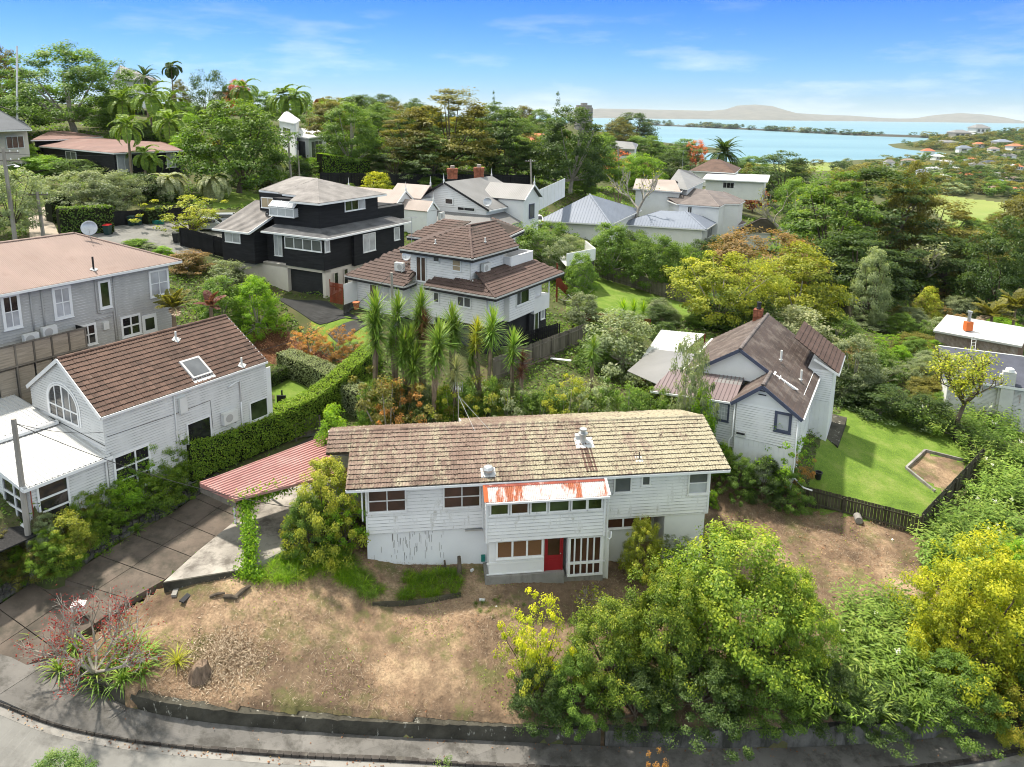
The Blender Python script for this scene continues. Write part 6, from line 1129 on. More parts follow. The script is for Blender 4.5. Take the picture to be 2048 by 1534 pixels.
# ------------------------------------------------------------------ generic houses given by their eave outline
def roofed(label,ez,eave,apex,planes,mat,depthz=3.2,wall='white_n',inset=.9,prof=CORR,pitch=.3,group='houses',ridges=(),name='house',wins=(),gz_=None,trim='trim'):
    E=[atz(x,y,ez)if len(q)==0 else None for(x,y,*q)in eave];E=[Vector(p)for p in E];A=[aty(*a)for a in apex];P=E+A;c=sum(E,Vector())/len(E)
    t=thing(name,label,'house',Vector((c.x,c.y,ez-depthz)),group)
    for pl in planes:
        pts=[P[i]for i in pl];slab(pts,.1,X[mat],t,'roof');d=P[pl[1]]-P[pl[0]];d.z=0
        n=(pts[1]-pts[0]).cross(pts[2]-pts[0]).normalized();n=n if n.z>0 else-n;dn=Vector((n.x,n.y,0));ribbed(pts,dn if prof is not COURSE and dn.length>.05 else d,prof,pitch,X[mat],t)
    W_l=[c+(p-c)*inset for p in E];b=MB();b.prism([Vector((p.x,p.y,ez-depthz))for p in W_l],Z*(depthz-.05));b.obj('wall',X[wall],t)
    for i in range(len(E)):bar(E[i]-Z*.1,E[(i+1)%len(E)]-Z*.1,.12,.16,trim,t,'gutter')
    for i,j in ridges:ridge(P[i]+Z*.02,P[j]+Z*.02,mat,t,.14,2,False)
    for i,s0,s1,h0,h1,nx,g in wins:
        a,q=W_l[i],W_l[(i+1)%len(E)];e=(q-a);l=e.length;e=e/l;n=Vector((e.y,-e.x,0));n=n if(a-c).dot(n)>0 else-n;window(Face(Vector((a.x,a.y,ez)),e,n),l*s0,l*s1,h0,h1,nx,1,trim,g,t,.1,.06,.06,sill=False)
    return t,P
def q4(a,b,c):return a+(c-b)
n4=(1222,448)
roofed('white house with large blue grey hip roof beyond the back lawn',14.4,[(1076,441),(1222,449),(1283,420),(1140,412)],[(1180,389,112)],[(0,1,4),(1,2,4),(2,3,4),(3,0,4)],'blue_tin',4,pitch=.45,prof=TRAY,ridges=((1,4),))
roofed('long white house with low blue grey hip roof in front of the two storey house',12.9,[(1233,448),(1412,459),(1438,442),(1285,432)],[(1322,421,118),(1372,423,117)],[(0,1,5,4),(1,2,5),(2,3,4,5),(3,0,4)],'blue_tin',3.6,pitch=.45,prof=TRAY,ridges=((1,5),),wins=((1,.4,.9,-2.2,-.6,2,'glass_grey'),))
T1,P1_=roofed('white two storey house with brown grey tile hip roof beside blue roofs',15.6,[(1354,408),(1439,414),(1450,408),(1480,408),(1490,402),(1450,392),(1334,400)],[(1410,379,131),(1384,376,133),(1448,384,133)],[(0,1,7),(1,2,7),(3,4,9),(2,3,9,7),(0,7,8,6),(7,9,5,8),(4,5,9)],'tile_grey',5.6,prof=COURSE,pitch=.4,ridges=((1,7),(4,9)),wins=((0,.22,.34,-1.6,-.3,2,'glass'),),inset=.94)
roofed('dark tiled single storey part of the white two storey house',11.8,[(1425,446),(1472,452),(1492,445),(1445,440)],[(1448,421,126),(1470,432,127)],[(0,1,5,4),(1,2,5),(2,3,4,5),(3,0,4)],'tile_dark',3,prof=COURSE,pitch=.4,name='house')
roofed('small white house with brown grey tile roof half hidden by bushes',11.0,[(1470,462),(1562,467),(1578,460),(1500,452)],[(1522,436,118),(1535,437,118)],[(0,1,5,4),(1,2,5),(2,3,4,5),(3,0,4)],'tile_grey',3,prof=COURSE,pitch=.4,ridges=((1,5),))
roofed('brown sheet roof descending behind the bronze bushes',9.6,[(1585,486),(1612,500),(1625,476),(1595,468)],[(1600,475,112),(1606,474,112)],[(0,1,5,4),(1,2,5),(2,3,4,5),(3,0,4)],'tile_grey',2.5,prof=TRAY,pitch=.4)
roofed('old white weatherboard barn with rusty grey roof beyond the blue roofs',17.2,[(1266,377),(1362,384),(1372,372),(1285,368)],[(1272,357,131),(1350,360,130)],[(0,1,5,4),(2,3,4,5)],'tin_tan',5,pitch=.4)
roofed('steep grey gabled cottage with brick chimney behind the white barn',17.6,[(1332,372),(1375,378),(1410,362),(1350,358)],[(1357,338,142),(1380,342,150)],[(0,1,4),(1,2,5,4),(2,3,4,5)],'grey_tin',5,pitch=.4)
roofed('flat roofed white modern house beyond the tiled roofs',17.0,[(1405,358),(1535,364),(1540,350),(1415,346)],[(1415,350,158),(1530,352,158)],[(0,1,5,4),(1,2,5),(2,3,4,5),(3,0,4)],'white_metal',4,pitch=.6,wins=((0,.3,.5,-1.8,-.5,3,'glass'),))
roofed('dark brown hip roofed house below the date palm',17.7,[(1378,341),(1470,346),(1482,336),(1400,332)],[(1424,318,172),(1440,319,172)],[(0,1,5,4),(1,2,5),(2,3,4,5),(3,0,4)],'tile_brown',3.5,prof=COURSE,pitch=.5,wins=((0,.55,.8,-2.2,-.6,2,'glass'),))
# left hill
roofed('low black house with faded brown iron roof among queen palms',24.4,[(78,292),(228,306),(268,304),(366,301),(325,282),(120,272)],[(130,276,118),(258,280,112),(318,284,116)],[(0,1,7,6),(1,2,7),(2,3,8,7),(6,7,8,5),(3,4,8)],'brown_tin2',3.6,wall='black_board',pitch=.35,inset=.95,wins=((0,.35,.5,-1.9,-.4,2,'glass_grey'),(1,.1,.9,-2.6,-.3,2,'glass_pale'),(2,.7,.9,-2.4,-.4,1,'glass_pale')))
roofed('second brown iron roof behind the low black house',25.3,[(62,280),(115,279),(206,273),(110,266)],[(100,264,130),(130,262,132)],[(0,1,5,4),(1,2,5),(2,3,4,5)],'brown_tin2',4,wall='black_board',pitch=.35)
roofed('cream rendered house with dark steep roof at the left edge',27.2,[(-60,262),(63,259),(45,240),(-80,240)],[(-20,212,108),(-60,212,108)],[(0,1,4,5),(1,2,4),(2,3,5,4)],'navy_tin',7.5,wall='cream',pitch=.4,wins=((0,.55,.9,-2.6,-.9,3,'glass_brown'),(0,.7,.98,-7,-4.6,3,'glass')))
roofed('white house with blue grey roof high on the left behind the trees',31.5,[(-40,214),(92,212),(120,204),(-20,203)],[(-10,180,160),(40,206,165)],[(0,1,5,4),(1,2,5),(2,3,4,5)],'blue_tin',5,pitch=.5,wins=((0,.7,.8,-3,-1.6,1,'glass'),(0,.82,.9,-3,-1.6,1,'glass')))
roofed('grey roofed house behind the great spreading tree on the skyline',37.3,[(215,168),(300,170),(318,160),(240,158)],[(240,130,185),(262,140,185)],[(0,1,5,4),(1,2,5),(2,3,4,5),(3,0,4)],'grey_tin',7,pitch=.6)
roofed('white flat roofed house on the skyline left of the centre',36,[(425,190),(476,190),(480,185),(428,185)],[(430,183,230),(472,183,230)],[(0,1,5,4),(1,2,5),(2,3,4,5)],'grey_tin',5,pitch=.6)
roofed('white pavilion with glazed verandah above the tennis court',25.9,[(560,270),(618,275.5),(658,272),(604,268)],[(592,257,162),(628,259,163)],[(0,1,5,4),(1,2,5),(2,3,4,5),(3,0,4)],'white_metal',4,pitch=.6,wins=((0,.1,.9,-3.6,-.6,3,'glass_grey'),(1,.1,.7,-3.6,-.6,3,'glass_grey')))
roofed('white gabled tower house behind the pavilion',28.4,[(556,240),(590,246),(600,240),(570,236)],[(572,220,185),(590,232,190)],[(0,1,4),(1,2,5,4),(2,3,4,5)],'white_metal',6,pitch=.6,wins=((0,.3,.8,-2.5,-1,2,'glass_green'),))
roofed('house with orange red tile roof on the skyline behind the palms',33,[(622,212),(652,213),(658,207),(628,206)],[(632,198,245),(648,199,245)],[(0,1,5,4),(1,2,5),(2,3,4,5),(3,0,4)],'red_roof',6,prof=COURSE,pitch=.5)
roofed('house with wide orange tile roof seen between the dark trees',22.4,[(1033,283),(1128,286),(1138,274),(1050,272)],[(1050,266,215),(1118,268,215)],[(0,1,5,4),(1,2,5),(2,3,4,5),(3,0,4)],'red_roof',6,prof=COURSE,pitch=.5,wins=((0,.05,.3,-3.5,-1.2,3,'glass_grey'),))
roofed('pale grey roofed house left of the dark trees',17.2,[(1030,330),(1058,330),(1056,318),(1034,318)],[(1036,312,190),(1052,312,190)],[(0,1,5,4),(2,3,4,5)],'grey_tin',5,pitch=.5)
roofed('white house with stepped roof beyond the tall poles',17.6,[(1214,296),(1272,298),(1276,288),(1222,286)],[(1228,281,290),(1264,284,290)],[(0,1,5,4),(1,2,5),(2,3,4,5),(3,0,4)],'grey_tin',5,pitch=.6,wins=((0,.1,.8,-3,-1,4,'glass_grey'),))
# white fence wall beyond the villa, deck on a block wall, timber fences
p,q=aty(1062,412,96),aty(1130,378,112);t=thing('garden_wall','long white panelled wall behind the villa beside a parked car','wall',p);d=Vector((q.x-p.x,q.y-p.y,0))
for i in range(9):b=MB();r=p.lerp(q,i/9);b.obox(r-Z*1.2,(q-p)/9*.97,Vector((0,.15,0)),Z*2.9);b.obj('panel',X['trim'],t)
p0_,p1_=aty(1132,548,73),aty(1188,535,78);t=thing('garden_wall','grey concrete block wall under a white balustrade at the back lawn','wall',p0_);d=p1_-p0_;e=d.normalized()
for j in range(8):
    for i in range(8):b=MB();b.obox(p0_+Z*(-2.6+j*.42)+d*((i+.5*(j%2)*0)/8),d/8*.97,Vector((0,.3,0)),Z*.4);b.obj('block',X['stonewall'],t)
b=MB();b.obox(p0_+Z*.85-Vector((0,.05,0)),d,Vector((0,.12,0)),Z*1.3);b.obox(p1_+Z*.85,Vector((-.6,5,0)),Vector((.12,0,0)),Z*1.3);b.obox(p0_+Z*.8,d,Vector((-.6,5,0)),Z*.05);b.obj('balustrade',X['trim'],t)
fence(G(985,765),G(1168,690),1.9,'timber','weathered grey paling fence between the yuccas and the shrub row',.15,.012,2.4);fence(G(870,838),G(1000,822),1.5,'timber','low weathered fence behind the left end of the old roof')
p,q=aty(1030,668,56),aty(1118,690,58.5);fence(Vector((p.x,p.y,10.6)),Vector((q.x,q.y,10.9)),1.9,'black_fence','black board fence right of the charcoal base wall',.2,.02)
fence(G(1190,552),G(1380,610),1.7,'timber','old paling fence under the trees at the far side of the back lawn',.2,.02);fence(G(1145,640),G(1300,655),.9,'red_timber','low red brown fence at the near edge of the back lawn',.2,.02)
fence(G(1610,1012),G(1838,1072),1.35,'dark_timber','mossy dark paling fence along the near side of the right lawn',.17,.012,2.1,rails=True,side=1);fence(G(1838,1072),G(1962,935),1.5,'dark_timber','mossy fence along the right side of the right lawn',.17,.012,2.4);fence(G(1962,935),G(1905,880),1.1,'black_fence','short black fence at the far corner of the right lawn',.2,.01)
fence(G(362,492),G(495,528),1.9,'black_fence','black board fence in front of the black house',.2,.01,3,h2=2.0);fence(G(352,965),G(640,862),1.25,'timber','weathered fence under the long hedge above the carport',.15,.012,2.2)
fence(G(215,455),G(395,440),1.6,'black_fence','black fence behind the wheelie bins across the street',.3,.01,4);fence(G(640,372),G(1065,372),2.0,'black_fence','dark fence behind the villa',.5,.02,5)
# ------------------------------------------------------------------ plants, placed from their foot on the ground
lm('l_hedge',(.022,.05,.008),(.06,.12,.013),(.14,.22,.022),(.22,.3,.035))
lm('l_fore',(.022,.05,.008),(.065,.12,.014),(.18,.24,.025),(.36,.36,.05),trans=.4)
lm('l_bronze',(.03,.035,.012),(.09,.075,.03),(.2,.14,.06),(.3,.17,.08))
lm('l_lime',(.04,.075,.01),(.12,.16,.02),(.24,.27,.035),(.36,.36,.05),trans=.4)
def tp_(key,bx,by,top,wpx,mat,label,name='tree',cat='tree',group=None,Y=None,bark='bark',d=None,sink=.0):
    P=G(bx,by)if Y is None else gz(aty(bx,by,Y));h=max(aty(bx,top,P.y).z-P.z,.4);w=wpx*P.y/FPX
    return plant(key,P-Z*sink,h,w*1.06,mat,name,label,cat,group,bark)
S_=dict(name='shrub',cat='shrub')
# left hill and skyline
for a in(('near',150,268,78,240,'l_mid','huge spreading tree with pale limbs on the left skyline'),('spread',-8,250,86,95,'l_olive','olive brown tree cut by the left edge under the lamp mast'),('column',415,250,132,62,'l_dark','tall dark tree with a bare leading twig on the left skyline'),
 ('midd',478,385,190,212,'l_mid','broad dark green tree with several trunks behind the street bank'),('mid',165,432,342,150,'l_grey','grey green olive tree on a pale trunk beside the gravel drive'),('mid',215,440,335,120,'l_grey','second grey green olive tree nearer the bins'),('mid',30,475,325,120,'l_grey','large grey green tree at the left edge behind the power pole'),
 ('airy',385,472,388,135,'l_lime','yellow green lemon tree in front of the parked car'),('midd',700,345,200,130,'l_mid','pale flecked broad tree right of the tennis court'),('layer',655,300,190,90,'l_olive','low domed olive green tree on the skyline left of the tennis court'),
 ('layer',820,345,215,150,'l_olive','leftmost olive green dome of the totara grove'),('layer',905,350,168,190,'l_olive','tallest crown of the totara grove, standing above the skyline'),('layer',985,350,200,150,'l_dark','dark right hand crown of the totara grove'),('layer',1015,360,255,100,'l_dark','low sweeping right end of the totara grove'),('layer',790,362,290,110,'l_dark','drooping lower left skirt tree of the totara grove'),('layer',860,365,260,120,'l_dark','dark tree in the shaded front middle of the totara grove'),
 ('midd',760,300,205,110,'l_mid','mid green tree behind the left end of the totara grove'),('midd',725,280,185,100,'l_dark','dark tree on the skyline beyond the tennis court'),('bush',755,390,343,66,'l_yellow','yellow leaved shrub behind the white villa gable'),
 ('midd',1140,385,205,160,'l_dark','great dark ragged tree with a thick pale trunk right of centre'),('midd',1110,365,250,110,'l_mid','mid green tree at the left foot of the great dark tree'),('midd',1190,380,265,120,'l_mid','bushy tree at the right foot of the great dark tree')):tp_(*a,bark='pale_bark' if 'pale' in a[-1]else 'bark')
tp_('cone',987,345,180,26,'l_dark','slim dark araucaria spike behind the totara grove',Y=170);tp_('cone',1112,330,182,40,'l_dark','dark tiered norfolk pine above the great dark tree',Y=190)
tp_('midd',480,220,155,60,'l_rust','rust tinted tree on the skyline behind the palms',Y=200);tp_('midd',360,200,158,40,'l_olive','small rounded tree on the skyline beside the slender palm',Y=230);tp_('midd',520,225,178,80,'l_mid','mid green tree on the skyline between palms',Y=190)
for i,(x,top,w,Y,mt)in enumerate(((590,190,70,200,'l_mid'),(770,185,90,230,'l_dark'),(720,190,70,260,'l_mid'),(830,196,60,300,'l_dark'),(670,192,60,240,'l_olive'),(1045,208,60,420,'l_olive'),(1000,212,60,450,'l_dark'),(1080,215,70,380,'l_mid'),(1035,232,80,260,'l_mid'))):tp_('midd' if i%2 else 'mid',x,250,top,w,mt,'tree among others along the far skyline left of the harbour',group='skyline trees',Y=Y)
for x,y,top,w,mt,lb in((45,320,285,70,'l_bright','bright clipped mound beside the cream house'),(88,345,310,120,'l_bright','lime green clipped hedge mound in front of the low black house'),(150,352,318,110,'l_mid','darker clipped mound right of the lime green one'),(290,400,345,90,'l_dark','dark shrub beside the jelly palms'),(250,372,345,80,'l_mid','wide clipped shrub under the queen palms'),(470,345,300,70,'l_mid','shrub under the broad dark green tree'),(590,355,310,60,'l_dark','dark shrub left of the tennis court hedge'),(625,335,315,60,'l_bright','bright shrub at the near corner of the tennis court'),(470,330,290,60,'l_olive','olive shrub beside the black corner wall'),(860,375,352,60,'l_mid','shrub with white flowers behind the villa roof'),(640,385,366,24,'l_mid','small round topiary ball under the tennis court hedge'),(700,385,366,26,'l_mid','round topiary ball nearest the yellow shrub')):tp_('bush',x,y,top,w,mt,lb,**S_)
for p,w,h,mt,lb in(([(120,470),(225,462)],1.6,2.6,'l_mid','clipped green hedge beside the gravel drive, nearer the red lidded bin'),([(135,450),(230,442)],1.4,1.6,'l_bright','low stepped bright hedge behind the clipped hedge'),([(100,445),(140,440)],1.5,2.6,'l_dark','dark hedge block at the top of the gravel drive'),([(285,448),(330,440)],1.5,1.5,'l_dark','dark hedge behind the teal crates'),([(640,350),(735,362)],2.0,3.4,'l_bright','tall clipped hedge in front of the tennis court'),([(240,400),(320,392)],2,2.5,'l_mid','clipped hedge below the low black house'),([(1140,462),(1230,470)],2.0,3,'l_dark','dark hedge left of the blue roofed house')):hedge([G(*q)for q in p],w,h,mt,lb,.22,45)
for x,y,top,w,mt,lb in((270,492,478,60,'l_bright','bright low hedge bush on the street edge'),(300,502,487,40,'l_grey','variegated low bush right of the bright hedge'),(325,510,492,40,'l_bright','rounded green bush at the end of the street edge row')):tp_('bush',x,y,top,w,mt,lb,**S_)
# palms
for k,x,y,top,Y,sc,lb,n in(('queen',263,345,235,96,1.25,'tall yellow green queen palm in front of the low black house',14),('queen',291,348,300,96.5,1.1,'shorter queen palm at the right end of the low black house',12),('queen',310,348,312,97,.95,'shortest queen palm at the verandah corner',11),('queen',310,330,178,128,2.0,'queen palm rising behind the low black house',14),('queen',345,330,235,122,1.8,'queen palm between the black house and the broad tree',13),('queen',255,320,190,130,1.9,'queen palm directly behind the tallest front palm',13),('queen',345,320,195,140,1.9,'pale queen palm left of the tall dark tree',12),
 ('king',352,260,118,190,2.2,'slender lone palm with drooping fronds high on the skyline',9),('date',300,280,140,170,1.3,'shaggy dark palm on the skyline left of the slender palm',22),('jelly',337,400,352,None,1.75,'left grey green jelly palm on the street bank',26),('jelly',430,400,352,None,1.6,'right grey green jelly palm on the mown bank',26),('jelly',540,372,322,None,1.7,'grey green jelly palm left of the black corner wall',24),
 ('date',1443,380,290,190,1.9,'tall dark date palm standing out against the harbour',44),('queen',490,240,165,175,2.2,'palm with brown tinged fronds on the skyline',12),('queen',565,240,182,175,2.2,'leftmost palm of the skyline row above the pavilion',12),('queen',590,240,180,175,2.3,'tallest palm of the skyline row above the pavilion',12),('queen',614,240,195,195,1.2,'thin palm right of the skyline row',10),('queen',672,300,205,140,2.0,'palm in front of the low domed tree',12),('queen',640,300,235,155,1.2,'small palm beside the white wall above the pavilion',11),('nikau',430,335,300,None,1.6,'palm lily with spreading leaves under the broad dark tree',12),
 ('nikau',350,665,595,47,.95,'nikau palm with dry lower fronds behind the brown tile ridge',12),('nikau',424,652,590,48.5,.75,'young nikau palm with bronze upright fronds behind the brown tile roof',7),('nikau',1975,695,622,78,1.5,'palm with dry fronds above the pale flat roof',13),('nikau',2020,690,605,82,1.6,'dark palm at the right edge beyond the pale flat roof',13),('nikau',1970,560,530,130,1.3,'cabbage palm among the shrubs near the right edge',12)):
    P=G(x,y)if Y is None else gz(aty(x,y,Y));h=aty(x,top,P.y).z-P.z;palm(k,P,h*(.86 if k!='jelly' else .72),lb,n,sc*(1 if k!='queen' else .95),(1.3,-.5)if k in('queen','king')else((1.45,-.55)if k in('date',)else((1.4,-.3)if k=='jelly' else(1.35,.2))),.17,None if 'bronze' not in lb else 'l_purple',dead=1 if 'dry' in lb else 0)
# yuccas in front of the white house
YU=[((748,760),[(752,632,1.15),(756,668,1.1)],'stout yucca with two heads at the left end of the row','l_yucca'),((790,745),[(797,630,1.0),(788,676,.8)],'yucca with a creamy flower spike','l_yucca'),((818,765),[(808,700,1.0),(822,690,.9)],'yucca with low heads behind the flower spike','l_yucca'),((842,740),[(843,618,.95),(840,640,.85)],'tallest yucca in the middle of the row','l_yucca'),
 ((865,790),[(878,690,1.1),(872,720,.9)],'leaning yucca with a long bare trunk','l_yucca'),((832,775),[(830,728,.95)],'low yucca between the trunks','l_yucca'),((905,745),[(904,652,1.0),(912,668,.85)],'yucca right of the red cordyline','l_yucca'),((962,740),[(955,672,.85)],'pale yucca with a dry brown skirt','l_lime'),((975,745),[(985,662,1.05),(945,715,.7)],'dark green yucca beside the pale one','l_yucca'),((1025,755),[(1027,700,.95)],'yucca standing alone at the right end of the row','l_yucca'),((1185,735),[(1187,700,.7)],'small yucca beside the shrubs right of the paling fence','l_yucca'),
 ((848,750),[(849,655,.8)],'red leaved cordyline among the green yuccas','l_purple'),((912,770),[(912,742,.75)],'low silvery rosette plant in front of the yuccas','l_silver'),((1045,760),[(1045,725,.6)],'bronze striped flax beside the lone yucca','l_purple')]
for(bx,by),hd,lb,mt in YU:
    P=gz(aty(bx,by,45.5-(by-740)*.05));hs_=[]
    for hx,hy,s in hd:q=aty(hx,hy,P.y);hz_=max(q.z-P.z-.25,.4);hs_.append((q.x-P.x,0,hz_,s*1.85));hz_>2.2 and hs_.append((q.x-P.x-.15,-.25,hz_-.55,s*1.35))
    t=headtree(P,hs_,lb,'yucca',mt,'yucca_tree','yucca','yucca row',.09,'skirt' in lb or 'bare' in lb)
    if 'flower' in lb:
        q=P+Vector((hs_[-1][0]+.35,-.3,hs_[1][2]+.2));g=np.random.default_rng(8);pp=g.normal(size=(160,3))*np.array([.1,.1,.28])+np.array(q);mobj('flower_spike',leafcloud('flower',pp,g.normal(size=(160,3)),.09,.3+.6*g.random(160),X['l_white'],.8),t)
for(x,y,Y,hds,lb,kind,mt)in((1235,430,None,[(0,0,5,2.2),(.8,0,4.4,1.8),(-.9,0,4.2,1.8)],'cabbage tree with slanting trunk right of the great dark tree','cabbage','l_mid'),(1600,530,96,[(0,0,4.4,3.0),(1.6,0,3.6,2.6),(-1.6,0,3.4,2.6),(.3,-1,3.9,2.6)],'bright cabbage tree beside the brown sheet roof','cabbage','l_bright'),(1560,440,118,[(0,0,4,2.4),(1.2,0,3.4,2),(-1.2,0,3.2,2)],'cabbage tree at the foot of the pale dead tree','cabbage','l_mid'),(1320,380,150,[(0,0,5,2.6)],'feathery palm lily behind the white barn','cabbage','l_mid'),(1245,650,66,[(0,0,1.1,1.6),(1,0,1.2,1.5),(2,.5,1.0,1.4)],'spiky bright yucca clump at the near edge of the back lawn','yucca','l_bright')):
    headtree(G(x,y)if Y is None else gz(aty(x,y,Y)),hds,lb,kind,mt,'cabbage_tree' if kind=='cabbage' else 'yucca_tree','cabbage tree' if kind=='cabbage' else 'yucca',None,.13)
# middle distance
for a in(('mid',1432,655,500,178,'l_lime','round yellow green tree at the right end of the back lawn'),('midd',1592,660,484,178,'l_lime','large domed tree with golden crown right of the round yellow one'),('mid',1518,590,455,190,'l_bronze','bronze leaved magnolia behind the two bright domed trees'),('mid',1300,585,462,100,'l_mid','open mid green tree at the far fence of the back lawn'),('midd',1215,560,440,110,'l_mid','dark leafy tree on the fence line beside the block wall'),('midd',1265,560,455,100,'l_dark','dark tree between the block wall and the lawn tree'),('mid',1345,590,480,90,'l_mid','bushy tree right of the lawn tree'),('midd',1395,560,478,90,'l_dark','dark shrub tree under the white gable wall'),('bush',1440,510,470,80,'l_dark','dark bush below the small brown grey tiled house'),('mid',1085,540,440,130,'l_mid','dense green tree behind the white house balcony'),('mid',1120,560,465,95,'l_grey','pale flecked tree right of the white house balcony'),('bush',1040,470,418,90,'l_mid','bush with red flowers behind the brown hip roof'),('midd',1160,610,500,70,'l_mid','tall shrub left of the back lawn'),
 ('bush',1165,650,585,80,'l_grey','grey green shrub by the red brown stair'),('bush',1245,740,615,150,'l_grey','large rounded grey green shrub left of the pergola'),('bush',1195,730,660,80,'l_mid','mid green shrub beside the small yucca'),('bush',1480,660,582,180,'l_dark','dark glossy camellia in front of the round yellow tree'),('bush',1590,690,608,140,'l_silver','feathery silver green shrub behind the chimney'),('bush',1670,690,625,90,'l_mid','loose shrub right of the feathery silver one'),('midd',1700,800,665,120,'l_grey','pale leaved tree right of the tiled wing'),('bush',1690,800,735,110,'l_dark','dark shrub below the pale leaved tree'),('bush',1760,830,765,130,'l_dark','dark shrub at the back of the right lawn'),('bush',1840,850,790,110,'l_dark','dark shrub left of the twisted tree')):tp_(*a,bark='pale_bark',**(S_ if a[0]=='bush' else{}))
for a in(('layer',1745,560,325,250,'l_dark','broad dark layered tree in the middle of the right hand grove'),('layer',1650,575,328,210,'l_mid','tall bright topped tree at the left of the right hand grove'),('layer',1565,420,298,150,'l_dark','spreading dark pohutukawa in front of the green field'),('layer',1850,560,385,230,'l_olive','umbrella shaped olive tree at the right of the grove'),('layer',1700,620,455,220,'l_dark','dark lower tree under the layered tree'),('layer',1900,600,470,170,'l_dark','dark tree on the slope below the yellow grass'),('midd',1990,640,430,150,'l_dark','tall dark conifer like tree at the right edge'),('midd',2040,560,380,140,'l_olive','hazy olive tree cut by the right edge'),('midd',1735,655,488,80,'l_grey','pale green tree beside the grey shed'),('midd',1800,560,320,120,'l_olive','brown green crown at the top of the grove'),('midd',1690,480,330,130,'l_olive','rusty green crown behind the bright topped tree'),('mid',1600,470,350,90,'l_mid','mid green tree between the dead tree and the grove'),
 ('midd',1265,290,222,100,'l_dark','dark wooded headland tree left of the lagoon'),('midd',1235,300,235,80,'l_olive','brownish tree left of the headland tree'),('midd',1290,330,268,110,'l_mid','rounded tree in front of the lagoon'),('midd',1370,330,275,70,'l_mid','green tree left of the red one'),('column',1390,335,277,34,'l_rust','rust red slender tree left of the date palm'),('midd',1340,370,300,90,'l_dark','dark tree below the rust red one'),('mid',1275,385,305,90,'l_bright','bright green tree with the leaning bare trunk'),('mid',1320,355,320,60,'l_grey','round topped pale shrub behind the barn'),('airy',1310,410,355,60,'l_bright','thin leafy tree against the white barn wall'),('airy',1505,425,375,70,'l_rust','leafless pinkish tree right of the two storey house'),('midd',1500,350,310,70,'l_mid','tree right of the date palm'),('midd',1210,330,262,60,'l_mid','tree beside the stepped white house'),('airy',1230,360,300,80,'l_rust','reddish thin tree behind the tall pole')):tp_(*a)
# overgrown bank on the right: shrubs nobody could tell apart
def fillregion(poly,n,keys,mats,hr,wr,label,group,name='shrub',cat='shrub',seed=1,ok=None):
    g=random.Random(seed);xs=[p[0]for p in poly];ys=[p[1]for p in poly];k=0;tries=0;pl=[]
    while k<n and tries<n*30:
        tries+=1;x,y=g.uniform(min(xs),max(xs)),g.uniform(min(ys),max(ys))
        if not inpoly(np.array([x]),np.array([y]),poly)[0]:continue
        P=G(x,y);w=g.uniform(*wr)
        if any((P-q).length<.45*w for q in pl)or(ok and not ok(P)):continue
        pl.append(P);plant(g.choice(keys),P-Z*.15,g.uniform(*hr),w,g.choice(mats),name,label,cat,group);k+=1
fillregion([(1690,660),(1850,600),(2048,620),(2048,680),(1880,700),(1850,800),(1700,760)],34,['bush','midd','airy'],['l_mid','l_grey','l_bronze','l_olive','l_bright'],(1.6,3.6),(2.2,4.4),'shrub in the overgrown bank right of the tiled wing','bank shrubs',seed=3)
fillregion([(1780,690),(1900,690),(1930,800),(1880,850),(1700,790)],16,['bush'],['l_mid','l_olive','l_bright'],(1.0,2.4),(2.,3.5),'low shrub in the bank left of the slate roofed house','low bank shrubs',seed=4)
fillregion([(1620,600),(1760,580),(2048,560),(2048,620),(1690,680)],22,['bush','midd'],['l_mid','l_dark','l_grey','l_lime'],(2,5),(3,6),'bush tree in the gully behind the overgrown bank','gully bushes','bush','bush',seed=5)
fillregion([(1900,440),(2048,470),(2048,600),(1880,560)],22,['midd','layer'],['l_mid','l_dark','l_olive'],(5,10),(6,11),'tree on the right slope beneath the yellow grass','right slope trees','tree','tree',seed=6)
fillregion([(1130,350),(1500,330),(1530,440),(1250,400),(1150,400)],20,['midd','mid','bush'],['l_mid','l_dark','l_olive','l_bright'],(3,6.5),(4,7),'garden tree between the houses beyond the blue roofs','garden trees beyond the blue roofs','tree','tree',seed=7,ok=lambda P:P.y>122)
fillregion([(380,300),(560,330),(640,380),(480,380)],9,['bush'],['l_mid','l_dark'],(1.2,2.6),(2.5,4.5),'undergrowth shrub under the street bank trees','street bank shrubs',seed=8)
fillregion([(120,255),(420,230),(560,260),(420,330),(200,262)],26,['bush','midd'],['l_mid','l_dark','l_grey','l_bright'],(2,4.5),(4,8),'garden tree on the left hill among the palms','left hill garden trees','tree','tree',seed=9)
fillregion([(640,255),(1050,240),(1130,330),(1060,370),(650,330)],26,['midd','layer'],['l_mid','l_dark','l_olive'],(6,11),(8,13),'tree in the wooded rise behind the villa','wooded rise trees','tree','tree',seed=10,ok=lambda P:P.y>135)
fillregion([(1300,610),(1500,640),(1680,690),(1640,720),(1420,660),(1320,690)],12,['bush'],['l_dark','l_mid','l_grey'],(1.3,2.4),(2.2,3.6),'shrub in the border behind the blue trimmed white house','rear border shrubs',seed=12)
